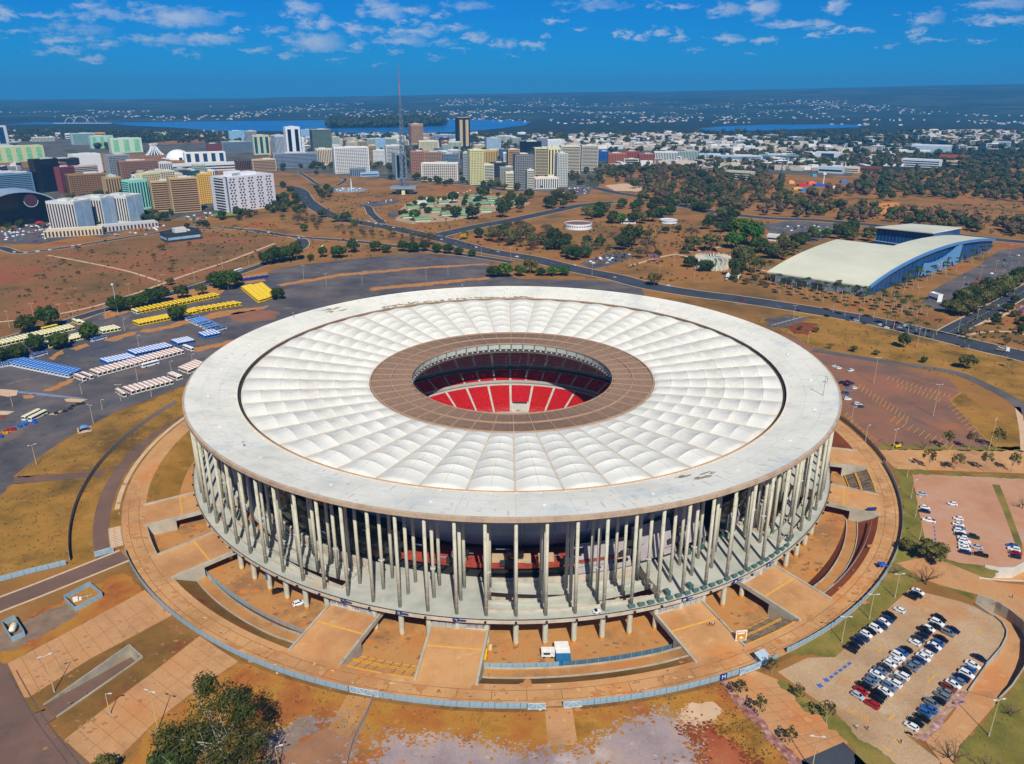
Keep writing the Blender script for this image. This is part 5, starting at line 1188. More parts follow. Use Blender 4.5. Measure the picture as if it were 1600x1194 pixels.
ICOF=((0,11,5),(0,5,1),(0,1,7),(0,7,10),(0,10,11),(1,5,9),(5,11,4),(11,10,2),(10,7,6),(7,1,8),(3,9,4),(3,4,2),(3,2,6),(3,6,8),(3,8,9),(4,9,5),(2,4,11),(6,2,10),(8,6,7),(9,8,1))
def trunk_mesh(seed, h, r0, limbs, spread, top, m=None, twigs=0):
    r=random.Random(seed);b=MB();p=Vector((0,0,-.1));q=Vector((r.uniform(-.2,.2),r.uniform(-.2,.2),h));b.tube(p,q,r0,r0*.7,7)
    for i in range(limbs):
        a=2.4*i+r.uniform(-.3,.3);e=q+Vector((spread*cos(a)*r.uniform(.6,1),spread*sin(a)*r.uniform(.6,1),(top-h)*r.uniform(.6,1)));md=q.lerp(e,.5)+Vector((0,0,(top-h)*.08));b.tube(q,md,r0*.5,r0*.35,5);b.tube(md,e,r0*.35,r0*.12,5)
        for t in range(twigs):
            s=md.lerp(e,r.uniform(0,1));d=Vector((r.uniform(-1,1),r.uniform(-1,1),r.uniform(-.1,1)))*spread*.5;b.tube(s,s+d,r0*.16,r0*.04,4,cap=False)
            if twigs > 3:
                for q2 in range(3):s2=s+d*r.uniform(.3,.9);b.tube(s2,s2+Vector((r.uniform(-1,1),r.uniform(-1,1),r.uniform(0,1)))*spread*.25,r0*.07,r0*.03,3,cap=False)
    return b.mesh('trunk', m or m_bark)
TREE = {}   # species -> list of (crown, trunk, nominal width, nominal height)
def sp(name, variants): TREE[name] = variants
sp('round',[(crown_mesh(i,6,4.6,5.6,1500,.62,20,.1,.35,'green'),trunk_mesh(i,2.4,.4,5,3.2,7),12)for i in (1,2,3)])
sp('dark',[(crown_mesh(10+i,6,5.2,6.4,1300,.66,17,.1,.3,'dark'),trunk_mesh(i,2.8,.4,5,3.4,8),12)for i in (1,2,3)])
sp('olive',[(crown_mesh(20+i,6,4.2,6.2,900,.6,15,.1,.15,'olive',True),trunk_mesh(i,3,.34,6,3.6,8),12)for i in (1,2,3)])
sp('dry',[(crown_mesh(30+i,6,3.8,6.2,560,.5,14,.1,.1,'brown',False),trunk_mesh(i,3,.3,7,4.2,8.4,None,3),12)for i in (1,2,3)])
sp('bright',[(crown_mesh(40+i,6,5,6,1300,.62,18,.1,.3,'bright'),trunk_mesh(i,2.4,.4,5,3,7),12)for i in (1,2)])
sp('yellow',[(crown_mesh(50,6,4.4,6,700,.55,14,.1,.2,'yellow',False),trunk_mesh(3,2.8,.3,6,3.6,7.6),12)])
sp('pink',[(crown_mesh(52,6,4.2,6,520,.5,14,.1,.2,'pink',False),trunk_mesh(4,2.8,.3,7,4,8,None,3),12)])
sp('sapling',[(crown_mesh(60+i,2.2,2.4,4.6,210,.34,9,.0,.4,'olive',False),trunk_mesh(i,2.2,.11,6,1.6,5.4,m_barkp,2),4.4)for i in (1,2,3)])
sp('bare',[(None,trunk_mesh(70+i,1.6,.26,9,3.6,5.2,None,6),9)for i in (1,2)])
def palm_mesh(seed):
    r = random.Random(seed); b = MB()
    for i in range(15):
        a=2.4*i;up=r.uniform(.2,1.0);p=Vector((0,0,7.6));d=Vector((cos(a),sin(a),up));side=Vector((-sin(a),cos(a),0));pts=[p];L_=r.uniform(2.4,3.2)
        for k in range(4): pts.append(pts[-1] + d.normalized() * L_ / 4); d.z -= .55
        for k,(u,v)in enumerate(zip(pts,pts[1:])):w0,w1=(.22,.5,.5,.34)[k],(.5,.5,.34,.05)[k];b.add([u-side*w0-Vector((0,0,.12)),u,v,v-side*w1-Vector((0,0,.15))],((0,1,2,3),));b.add([u,u+side*w0-Vector((0,0,.12)),v+side*w1-Vector((0,0,.15)),v],((0,1,2,3),))
    return b.mesh('crown', m_leaf['palm'])
sp('palm',[(palm_mesh(i),trunk_mesh(90+i,7.6,.2,0,0,0,m_barkp),6)for i in (1,2,3)])
NOUN={'round':'dense round crowned tree','dark':'dark leafy tree','olive':'olive green spreading tree','dry':'brownish half bare tree','bright':'bright green leafy tree','yellow':'yellow flowering tree','pink':'mauve flowering tree','sapling':'thin young tree','bare':'leafless branching tree','palm':'tall slim palm'}
NAME={'round':'round_tree','dark':'leafy_tree','olive':'spreading_tree','dry':'dry_tree','bright':'leafy_tree','yellow':'flowering_tree','pink':'flowering_tree','sapling':'young_tree','bare':'bare_tree','palm':'palm_tree'}
TR_ = random.Random(3)
def tree(kind, p, width, where, group=None, hk=1.0, label=None):
    cr, tk, w0 = TREE[kind][TR_.randrange(len(TREE[kind]))]; s = width / w0
    r=ob(NAME[kind],None,None,p,TR_.uniform(0,6.28),(s*TR_.uniform(.88,1.1),s,s*hk*TR_.uniform(.82,1.15)));tag(r,label or NOUN[kind]+' '+where,'tree',group)
    if cr: ob('crown', cr, r)
    ob('trunk', tk, r); return r
def tpx(kind, x, y, wpx, where, group=None, hk=1.0, label=None):
    "tree whose trunk stands where the photograph shows (x, y)"
    p = G(x, y); return tree(kind, p, wpx / scale_at(p), where, group, hk, label)
def scale_at(p):d=p-Vector((0,-DIST,CAMZ));return FPX/(d.y*cos(PITCH)-d.z*sin(PITCH))
# trees one can point at: kind, foot of the trunk, crown width in the picture, where
for k, x, y, w, wh in [
 ('round',57,549,30,'second from the left in the bus park'),('round',28,561,35,'beside the blue bus block'),('round',2,566,26,'at the left edge of the bus park'),('round',94,545,32,'third from the right among the cream buses'),('round',141,532,30,'right of the cream row, above a blue bus'),
 ('dark',43,519,34,'on the verge above the long cream row'),('dark',79,511,32,'on the verge beside a lone yellow bus'),('round',279,501,27,'between the two yellow rows'),('round',435,468,21,'right of the solid yellow bus block'),
 ('round',186,487,27,'at the left end of the hedge of trees'),('round',204,485,30,'second in the hedge of trees'),('round',222,481,28,'third in the hedge of trees'),('dark',238,476,26,'fourth in the hedge of trees'),('dark',253,472,26,'at the right end of the hedge of trees'),('dark',286,467,22,'standing apart right of the hedge'),('olive',316,461,20,'sparse, above the long yellow row'),
 ('round',343,449,32,'left part of the big clump on the ring road'),('round',357,453,36,'front of the big clump on the ring road'),('dark',372,446,20,'right of the big clump on the ring road'),('olive',266,446,14,'small, on the field above the hedge'),
 ('round',418,414,26,'left in the long clump above the asphalt'),('round',432,411,30,'second in the long clump above the asphalt'),('round',447,408,30,'third in the long clump above the asphalt'),('dark',464,406,26,'right in the long clump above the asphalt'),('round',486,407,11,'tiny, beside the long clump'),('dark',505,402,16,'beside the passing bus'),('round',530,403,24,'first beyond the long clump'),('dark',552,395,20,'second beyond the long clump'),
 ('round',587,393,18,'left of a pair above the asphalt'),('round',604,395,16,'right of a pair above the asphalt'),('dark',630,393,18,'left of the trio by the asphalt edge'),('round',646,394,22,'middle of the trio by the asphalt edge'),('dark',663,393,17,'right of the trio by the asphalt edge'),('round',683,395,17,'just right of the trio'),('round',700,397,17,'near the slip road nose'),('round',717,399,15,'second near the slip road nose'),('round',738,401,14,'on the slip road nose'),('dry',671,383,28,'tall, on the avenue verge',),
 ('round',772,433,24,'leftmost of the group behind the stadium roof'),('bright',790,433,26,'second of the group behind the stadium roof'),('bright',812,432,20,'third of the group behind the stadium roof'),('olive',829,428,26,'tall and sparse in the group behind the roof'),('round',845,431,17,'fifth of the group behind the stadium roof'),('bright',864,431,22,'sixth of the group behind the stadium roof'),('bright',881,431,18,'rightmost of the group behind the stadium roof'),
 ('dark',504,340,16,'left of the tree clump beside the avenue'),('olive',524,347,18,'in the middle beside the bending avenue'),('dark',541,347,18,'right of the clump beside the bending avenue'),('bright',554,353,14,'bright, right of the clump beside the avenue'),('dry',466,352,18,'on the dry slope left of the avenue'),('dry',470,341,16,'upper one on the dry slope'),('bright',476,362,13,'on the dry slope near the road bend'),('bright',726,373,12,'yellow green beside the avenue junction'),('yellow',725,374,13,'beside the avenue junction'),('round',749,372,17,'right of the yellow tree'),('dark',786,340,24,'beside the craft market'),('dark',738,343,26,'broad, in front of the craft market'),('dark',712,340,18,'among the craft pavilions'),('bright',650,344,20,'at the near corner of the craft market'),('round',674,320,15,'at the market gate'),('round',708,317,18,'behind the market gate'),('dark',756,312,22,'tall, at the back of the craft market'),
 ('bright',1160,376,44,'big, left of the convention hall'),('bright',1176,384,40,'big, nearer the convention hall'),('round',1185,395,34,'in front of the big bright clump'),('bright',1148,388,34,'in the big bright clump'),('olive',1110,392,36,'behind the round pavilion'),('olive',1082,393,30,'wide, in the middle of the dry park'),('dry',1080,373,26,'umbrella shaped in the dry park'),('dark',1040,365,13,'round, below the white tank'),('dark',1060,364,12,'second below the white tank'),('dark',985,386,34,'clumped in the dry park'),('dark',972,391,24,'left in the dry park clump'),('olive',1010,374,17,'right of the dry park clump'),('pink',1022,409,15,'by the small car park'),('dry',1000,404,26,'pale, left of the mauve tree'),('dry',1012,398,30,'by the small car park'),('round',1027,403,13,'beside the mauve tree'),('olive',1074,397,18,'small, on the park path'),('round',1077,418,21,'left of the round pavilion'),('round',1103,424,24,'in front of the round pavilion'),('olive',1022,446,26,'on the avenue verge below the pavilion'),('olive',1160,420,38,'right of the round pavilion'),('olive',1180,425,30,'between the pavilion and the hall'),('dark',1150,432,28,'below the pavilion'),
 ('olive',1510,577,28,'wide, on the grass hill above the grid car park'),('dark',1411,543,20,'round bush on the grass hill'),('dry',1297,545,12,'left on the grass hill'),('olive',1334,550,13,'second on the grass hill'),('olive',1369,555,11,'third on the grass hill'),('dark',1443,567,11,'fourth on the grass hill'),('olive',1275,520,10,'left on the bare bank'),('olive',1250,516,9,'on the red bare bank'),
 ('olive',1415,862,26,'on the lawn beside the concourse fence'),('olive',1452,876,46,'leaning over the upper car park corner'),('bare',1447,914,48,'on the lawn strip above the paved car park'),('bare',1399,898,34,'beside the concourse fence'),('bare',1490,1192,52,'at the bottom of the slip road'),('bare',1543,1210,46,'at the bottom right corner'),('bare',1580,1120,36,'on the corner lawn'),
 ('sapling',1155,1090,24,'first along the rubble strip'),('sapling',1185,1120,24,'second along the rubble strip'),('sapling',1232,1165,24,'third along the rubble strip'),('sapling',1205,1053,20,'beside the gate hut'),('sapling',1247,1091,20,'on the sunny lawn strip'),('sapling',1291,1130,26,'leafy, beside the car park entrance'),('bare',1256,1105,14,'on the lawn strip below the blue bay marks'),
 ('sapling',1450,733,22,'first in the avenue of young trees'),('sapling',1492,735,22,'second in the avenue of young trees'),('sapling',1537,736,20,'third in the avenue of young trees'),('sapling',1580,738,20,'fourth in the avenue of young trees'),('bare',1443,702,20,'first on the grid car park edge'),('sapling',1478,702,22,'second on the grid car park edge'),('sapling',1513,703,18,'third on the grid car park edge'),('sapling',1556,702,22,'fourth on the grid car park edge'),('bare',1597,795,26,'beside the grass island'),
 ('olive',165,1212,40,'at the bottom edge beside the forecourt'),('dark',264,1232,74,'dense, at the bottom edge beside the tall tree')]:
    tpx(k, x, y, w, wh)
# the tall ragged tree in the foreground
mfl = leafmat('ragged_leaves', L(34, 44, 16), L(60, 70, 26), L(98, 92, 40), 0)
r=random.Random(8);p=G(356,1252);TS=1.28;t=thing('tall_tree','tall ragged tree with bare upper twigs at the lower left','tree',p,sc=(1.22,1.3,1.34))
cl_=[(-6,0,16,4.6),(-2,2,20,4.4),(3,-1,17,4.6),(0,-4,13,4.6),(6,2,14,4.2),(-5,-4,10,4.2),(4,-5,9,4.4),(-8.5,3,13,3.6),(2,4,22,3.4),(-3,5,24,2.6),(8,-2,10,3.4),(0,0,8,4.5),(-9,-2,18,3),(5,3,20,3)]
b = MB()
for i in range(13000):
    cx,cy,cz,cr=cl_[r.randrange(len(cl_))];v=Vector((r.gauss(0,1),r.gauss(0,1),r.gauss(0,1))).normalized()*cr*r.uniform(.35,1.05)
    q=Vector((cx,cy,cz))+v;nrm=(v.normalized()+Vector((r.uniform(-1,1),r.uniform(-1,1),r.uniform(-.3,1)))).normalized();a=nrm.orthogonal().normalized();u=nrm.cross(a);s=r.uniform(.16,.36)
    b.add([q + a * s, q + u * s * .6, q - a * s, q - u * s * .6], ((0, 1, 2, 3),))
b.build('crown', mfl, t)
b=MB();b.tube((0,0,-.2),(.3,.2,9),.42,.34,8);b.tube((.3,.2,9),(0,1,16),.34,.2,7)
for cx, cy, cz, cr in cl_:
    s = Vector((0, .3, min(14, max(5, cz - 4)))); b.tube(s, (cx, cy, cz), .16, .07, 5)
    for k in range(16):e=Vector((cx,cy,cz))+Vector((r.gauss(0,1),r.gauss(0,1),r.gauss(.4,.8)))*cr*.55;b.tube((cx,cy,cz),e,.05,.02,3,cap=False)
b.build('trunk', m_barkp, t)
# groves and scatter: outline, number, mix of kinds, crown width range in metres, where
def grove(poly, n, mix, w0, w1, where, seed, mind=4.0, hk=1.0):
    r=random.Random(seed);q=scatter(poly,n,seed,mind);xs=sorted(p[0]for p in q);ys=sorted(p[1]for p in q);m=len(q)
    for x, y in q:
        k=r.choice(mix);w='in the '+('left' if x<xs[m//3]else 'right' if x>xs[2*m//3]else 'middle')if m>7 else ''
        if m>18:w=w.replace('in the ','in the near ' if y<ys[m//2]else 'in the far ')
        tree(k,Vector((x,y,0)),r.uniform(w0,w1),where,NOUN[k]+'s '+w[7:]+' '+where,hk,NOUN[k]+(', '+w[7:]+', ' if w else ' ')+where)
grove([(1215,448),(1330,460),(1440,486),(1452,500),(1340,482),(1215,462)],58,['palm'],7.5,9.5,'in the palm grove before the hall',31,9)
grove([(1300,486),(1380,500),(1470,524),(1465,534),(1380,512),(1300,494)],16,['palm'],7.5,9.5,'along the avenue verge',32,12)
grove([(1385,458),(1440,432),(1500,410),(1546,396),(1554,400),(1510,418),(1450,444),(1395,468)],26,['palm'],7.5,9.5,'before the glass front',33,9)
for x,y in ((1505,543),(1513,546),(1575,575),(1457,530)):tpx('palm',x,y,12,'on the grass edge by the junction','palms by the junction')
grove([(1470,490),(1500,478),(1560,452),(1630,415),(1640,425),(1575,462),(1530,485),(1500,502)],44,['olive','dark','olive','round'],12,17,'in the belt along the boulevard',34,6.5)
grove([(520,350),(640,366),(690,380),(600,376),(520,366)],30,['dry','olive','dry','sapling'],5,9,'on the dry slope below the avenue',35,9)
grove([(470,330),(500,345),(520,362),(470,358)],12,['dry','olive'],5,9,'scattered between the avenue and the bus park road',36,9)
grove([(445,285),(480,330),(440,345),(425,335),(345,350),(335,342),(430,330)],26,['dark','round','olive'],9,15,'beside the perforated block',37,8)
grove([(-10,352),(20,349),(60,356),(40,362),(-10,362)],9,['olive','dark'],8,12,'below the arched hall',38,6)
grove([(215,340),(245,336),(262,345),(240,352)],10,['dark','olive'],9,13,'beside the hotel towers',39,7)
grove([(290,356),(325,350),(330,356),(300,361)],9,['dark','palm'],7,10,'on the road island',40,6)
grove([(488,295),(520,300),(515,312),(485,308)],8,['dark','round','olive'],10,16,'left of the fountain',41,9)
grove([(480,262),(520,255),(525,268),(490,274)],8,['dark','olive'],11,17,'below the ribbed hall',42,9)
grove([(590,262),(640,258),(640,280),(600,284)],9,['dark','dry'],11,18,'left of the lattice tower',43,10)
grove([(640,278),(720,280),(780,290),(815,296),(812,302),(740,296),(650,288)],20,['dark','round','olive'],11,17,'along the upper avenue',44,10)
grove([(800,308),(900,306),(912,318),(870,330),(800,336),(770,330)],24,['dark','olive','dark'],13,19,'right of the craft market',45,10)
grove([(905,330),(1040,318),(1060,335),(1010,350),(960,352),(905,345)],34,['round','dark','olive','bright'],13,20,'in the green park grove',46,9)
grove([(1070,322),(1110,322),(1100,336),(1075,334)],7,['bright','dark'],13,18,'right of the green park grove',47,8)
grove([(760,362),(830,358),(885,375),(890,398),(840,396),(800,388),(760,380)],30,['olive','dark','dry','round'],13,20,'in the grove by the cross avenue',48,9)
grove([(880,385),(935,378),(940,396),(900,412),(880,402)],14,['olive','round','dry','dark'],11,16,'beside the small car park',49,8)
grove([(1095,345),(1140,335),(1160,350),(1150,372),(1110,368)],14,['olive','dark'],12,18,'behind the bright clump',50,8)
grove([(1195,400),(1240,380),(1300,362),(1360,365),(1365,378),(1290,374),(1215,412)],26,['olive','olive','bright','dark'],12,18,'behind the convention hall',51,8)
grove([(1120,425),(1200,425),(1210,440),(1150,442)],10,['olive','palm','dark'],8,12,'left of the convention hall',52,7)
grove([(910,358),(1060,352),(1100,400),(1000,418),(940,400),(900,380)],24,['sapling','dry','olive'],4,8,'scattered over the dry park',53,10)
grove([(1130,440),(1200,452),(1210,444),(1150,436)],8,['sapling','olive'],4,8,'on the dry verge by the shelter',54,7)
grove([(60,395),(420,370),(430,395),(250,440),(60,490),(0,480)],16,['dry','olive','dry'],4,8,'alone on the dry field',55,25)
grove([(1510,495),(1600,465),(1640,520),(1560,545),(1500,530)],16,['olive','dry','pink','bare','dark'],6,11,'beyond the boulevard',56,8)
grove([(930,275),(1000,278),(1060,305),(1200,328),(1200,300),(1080,275),(960,262)],46,['dry','dark','olive','dry'],15,22,'in the brown wood beyond the far avenue',57,12)
# the wide wood on the right: too many to count, joined
FW = MB(); fr = random.Random(99)
def mass(poly, n, seed, w0, w1, mixw, mind=0.0):
    for x, y in scatter(poly, n, seed, mind):
        w=fr.uniform(w0,w1)/2;h=w*fr.uniform(.75,1.1);k=fr.choices((0,1,2,3),mixw)[0];j=3
        for q in range(j):
            ox,oy,oz=fr.uniform(-.5,.5)*w,fr.uniform(-.5,.5)*w,fr.uniform(-.15,.35)*h;s=fr.uniform(.5,.75)
            FW.add([(x+ox+a*w*s*fr.uniform(.8,1.2),y+oy+b_*w*s*fr.uniform(.8,1.2),h*.95+oz+c*h*s*fr.uniform(.8,1.2))for a,b_,c in ICO],ICOF,k)
            for l in range(22):
                v=Vector((fr.gauss(0,1),fr.gauss(0,1),fr.gauss(.3,1))).normalized();e=fr.uniform(.95,1.3);p=Vector((x+ox+v.x*w*s*e,y+oy+v.y*w*s*e,h*.95+oz+v.z*h*s*e));a=v.orthogonal().normalized();u=v.cross(a);z=w*fr.uniform(.12,.26);FW.add([p+a*z,p+u*z,p-a*z,p-u*z],((0,1,2,3),),k)
mass([(1000,318),(1060,322),(1200,338),(1280,341),(1370,349),(1480,360),(1620,372),(1620,352),(1400,330),(1300,318),(1200,312),(1060,296),(1000,300)],165,61,12,18,(3,1,5,4),11)
mass([(1200,316),(1300,312),(1400,316),(1500,312),(1620,318),(1620,290),(1400,285),(1340,292),(1230,300)],105,62,12,19,(4,2,4,2),14)
mass([(1320,300),(1620,300),(1620,272),(1500,268),(1350,274)],165,63,13,20,(5,2,4,1),15)
mass([(1000,300),(1200,318),(1230,290),(1190,268),(1100,262),(980,262),(930,270)],200,64,12,19,(3,2,5,3),15)
mass([(1180,266),(1400,262),(1650,270),(1650,240),(1400,244),(1180,240)],330,65,13,20,(4,3,4,1),17)
mass([(900,240),(1700,246),(1700,205),(1200,207),(860,212)],560,66,16,26,(2,5,3,0),18)
mass([(400, 218), (880, 224), (880, 213), (400, 213)], 260, 67, 12, 20, (1, 5, 1, 0), 16)
mass([(0,226),(110,215),(230,215),(420,213),(420,210),(200,206),(0,203)],420,68,12,20,(1,5,1,0),18)
mass([(130,236),(175,236),(230,224),(330,224),(420,222),(420,214),(230,216),(150,224)],150,69,14,24,(1,5,1,0),12)
mass([(508,199),(560,193),(640,190),(700,193),(690,197),(600,200),(520,201)],240,70,30,60,(0,6,0,0),14)
mass([(60,290),(130,310),(220,300),(260,285),(330,270),(330,262),(240,262),(120,290)],40,71,9,14,(1,4,2,1),8)
mass([(-20,345),(110,310),(150,300),(240,300),(330,335),(240,350),(100,365)],60,72,8,13,(2,5,3,1),7)
mass([(430,270),(640,262),(700,284),(820,298),(940,290),(960,262),(900,240),(700,236),(480,236)],300,73,10,17,(1,6,2,1),9)
mass([(480,238),(760,238),(900,226),(880,212),(480,212)],300,74,12,20,(1,6,1,0),12)
mass([(1090,262),(1400,262),(1420,244),(1100,238)],220,75,12,19,(1,5,2,1),11)
mass([(345, 340), (470, 330), (440, 310), (345, 345)], 22, 76, 9, 14, (2, 4, 2, 0), 8)
tag(FW.build('wood',[m_leaf['green'],m_leaf['dark'],m_leaf['olive'],m_leaf['brown']]),kind='stuff')
mass_n = len(FW.f)
grove([(625,342),(640,316),(700,306),(800,304),(820,318),(740,338),(690,347)],26,['dark','round','olive','bright'],7,13,'on the market paving',58,9)
SH = MB()
for poly,n,seed,s0,s1 in (([(440,300),(620,300),(800,345),(900,400),(760,395),(560,350)],330,91,.8,2.4),([(900,345),(1200,345),(1220,440),(1000,440),(880,390)],420,92,.6,2.2),([(60,400),(420,372),(400,410),(200,470),(0,520)],240,93,.6,2.0),([(1220,330),(1620,375),(1620,320),(1250,320)],320,94,1,3),([(1500,500),(1640,470),(1640,560),(1500,530)],150,95,.6,2),([(440,370),(760,396),(620,397),(440,415)],120,96,.6,1.6),([(250,365),(440,345),(450,372),(330,372)],120,97,.7,2)):
    for x, y in scatter(poly, n, seed):
        s = fr.uniform(s0, s1); k = fr.choice((0, 1, 1, 2))
        for l in range(16):v=Vector((fr.gauss(0,1),fr.gauss(0,1),abs(fr.gauss(.2,.8)))).normalized()*s*fr.uniform(.6,1);a=v.orthogonal().normalized()*s*.38;u=v.normalized().cross(a);p=Vector((x,y,.1))+v;SH.add([p+a,p+u,p-a,p-u],((0,1,2,3),),k)
tag(SH.build('scrub', [m_leaf['dark'], m_leaf['olive'], m_leaf['brown']]), kind='stuff')
# shrubs and tussocks over the near lawns
TU = MB()
for poly,n,seed,s0,s1 in (([(25,747),(95,693),(185,644),(285,604),(300,640),(175,727),(90,740)],240,81,.2,.55),([(0,780),(155,746),(118,815),(110,874),(0,905)],280,82,.2,.5),([(250,1125),(372,1036),(540,1086),(860,1109),(1000,1094),(1130,1066),(1160,1110),(900,1120),(600,1140),(400,1150)],420,83,.15,.45),([(1130,1072),(1240,1200),(1120,1150),(1125,1100)],160,84,.15,.4),([(1230,1022),(1372,902),(1412,792),(1436,800),(1452,866),(1420,922),(1306,1026)],200,85,.1,.3),([(1180,500),(1350,503),(1600,560),(1585,622),(1400,566),(1230,520)],260,86,.3,.9),([(0,400),(250,366),(420,372),(400,410),(160,482),(0,527)],500,87,.4,1.3),([(1500,1180),(1565,1095),(1700,1000),(1700,1200)],120,88,.12,.3)):
    for x, y in scatter(poly, n, seed):
        s = fr.uniform(s0, s1)
        for l in range(7):v=Vector((fr.gauss(0,1),fr.gauss(0,1),abs(fr.gauss(.3,1)))).normalized()*s;a=v.orthogonal().normalized()*s*.6;u=v.normalized().cross(a)*.8;p=Vector((x,y,.1))+v*.7;TU.add([p+a,p+u,p-a,p-u],((0,1,2,3),),fr.randrange(3))
tag(TU.build('tussocks',[m_leaf['olive'],m_leaf['brown'],mat('straw',[L(150,116,56),L(186,146,78)],.5,.95,4)]),kind='stuff')
# ------------------------------------------------------------------ the city
GLS = {'d': 'dark_glass', 'b': None}
m_gblue=mat('blue_glass',[L(18,44,74),L(40,76,110)],.08,.12,4,obj=True,spec=.6)
m_gteal=mat('teal_glass',[L(20,66,74),L(34,92,96)],.08,.15,4,obj=True,spec=.6)
m_gpale=mat('pale_blue_glass',[L(120,158,190),L(160,192,216)],.08,.2,4,obj=True,spec=.5)
m_gdark=mat('window_dark',[L(30,36,44),L(52,58,66)],.1,.25,4,obj=True,spec=.5)
m_gbrown=mat('window_brown',[L(66,40,32),L(92,58,46)],.1,.35,4,obj=True,spec=.4)
m_ggreen=mat('green_panels',[(.35,L(96,168,118)),(.6,L(150,206,160)),(.7,L(60,130,96))],.2,.4,5,obj=True)
m_tanp = paint(196, 168, 122, rough=.7)
GL={'T':m_tanp,'d':m_gdark,'b':m_gblue,'t':m_gteal,'p':m_gpale,'n':m_gbrown,'k':m_glass,'g':m_ggreen}
def scale_at(p):d=p-Vector((0,-DIST,CAMZ));return FPX/(d.y*cos(PITCH)-d.z*sin(PITCH))
def frame(x0, x1, yb, yt, rz, dr):
    p = G((x0 + x1) / 2, yb); s = scale_at(p); a = atan2(p.x, p.y + DIST); r = R_(rz)
    w = (x1 - x0) / s / (abs(cos(r)) + dr * abs(sin(r))); d = dr * w
    top = GD((x0 + x1) / 2, yt, p.y).z
    away = Vector((sin(a), cos(a), 0)) * (abs(w * sin(r)) + abs(d * cos(r))) / 2
    return p + away, w, d, max(4, top), -a + r
def bldg(label,x0,x1,yb,yt,col,fs='bands',ss='same',rz=25,dr=.5,gl='d',name='office_block',plant=True,fl=None,cap=None,group=None,n=None):
    c, w, d, H, rr_ = frame(x0, x1, yb, yt, rz, dr)
    m = paint(*col, rough=.75, var=.08); g_ = GL[gl]
    t = thing(name, label, 'building', c, rr_, group); ss = fs if ss == 'same' else ss
    b=MB();b.box((0,0,-.5),(w,d,H+.5));b.build('body',g_ if fs=='glass' else m,t)
    nf = fl or max(2, min(22, int(H / 3.3))); fh = H / (nf + .6)
    rim = MB(); k = .45
    for (x,y,dx,dy)in ((0,-d/2+k/2,w+.3,k),(0,d/2-k/2,w+.3,k),(-w/2+k/2,0,k,d-2*k),(w/2-k/2,0,k,d-2*k)):rim.box((x,y,H),(dx,dy,1.1))
    rim.build('parapet', m if not cap else paint(*cap, rough=.75), t)
    if plant:
        b=MB();b.box((0,0,0),(w*.34,d*.4,max(2.2,fh*.9)));b.box((w*.25,d*.1,0),(w*.12,d*.25,1.8));b.build('plant_room',paint(206,206,200,rough=.8),t,loc=(random.uniform(-.15,.15)*w,0,H))
    def face(style, W_, D_, axis):
        "pieces on the two faces across `axis`"
        dim = lambda a, b_, h: (a, b_, h) if axis == 'x' else (b_, a, h)
        if style in ('bands', 'grid', 'glass', 'punched'):
            bm_=MB();hh=fh*((.64 if gl=='n' else .52)if style!='glass' else .16);bm_.box((0,0,0),dim(W_*(.94 if style!='glass' else 1.0),D_+.24,hh));me=bm_.mesh('window_band' if style!='glass' else 'spandrel',g_ if style!='glass' else m)
            for i in range(nf): ob(me.name.split('.')[0], me, t, (0, 0, fh * (i + .45)))
        if style in ('fins', 'ribs'):
            q=n or max(4,min(16,int(W_/4)));bm_=MB();bm_.box((0,0,0),dim(W_/q*.5,D_+.24,H*.86));me=bm_.mesh('window_strip',g_)
            for i in range(q):
                o=-W_/2+W_*(i+.5)/q;ob('window_strip',me,t,(o,0,H*.07)if axis=='x' else (0,o,H*.07))
        if style in ('grid', 'punched'):
            q=n or max(4,min(18,int(W_/(4 if style=='grid' else 3))));bm_=MB();bm_.box((0,0,0),dim(W_/q*(.22 if style=='grid' else .45),D_+.5,H*.97));me=bm_.mesh('pier',m)
            for i in range(q + 1):
                o=-W_/2+W_*i/q;ob('pier',me,t,(o*.985,0,0)if axis=='x' else (0,o*.985,0))
        if style == 'balcony':
            bm_=MB();bm_.box((0,0,0),dim(W_*.9,D_+1.8,.9));me=bm_.mesh('balcony',m);b2=MB();b2.box((0,0,0),dim(W_*.86,D_+.2,fh*.5));me2=b2.mesh('window_band',g_)
            for i in range(nf):ob('balcony',me,t,(0,0,fh*(i+.35)));ob('window_band',me2,t,(0,0,fh*(i+.5)))
        if style == 'dots':
            bm_ = MB(); q = 15
            for i in range(nf):
                for j in range(q):
                    if (i * 5 + j * 3) % 4 == 3: continue
                    o=-W_/2+W_*(j+.5+(.25 if i%2 else -.2))/q;p=(o,0,fh*(i+.5))if axis=='x' else (0,o,fh*(i+.5))
                    bm_.box(p, dim(W_ / q * .45, D_ + .2, fh * .55))
            bm_.build('windows', g_, t)['kind'] = 'stuff'
    face(fs, w, d, 'x')
    if ss: face(ss, d, w, 'y')
    return t
WH, CR, TN, GY = (222, 224, 222), (220, 206, 160), (186, 152, 112), (120, 128, 136)
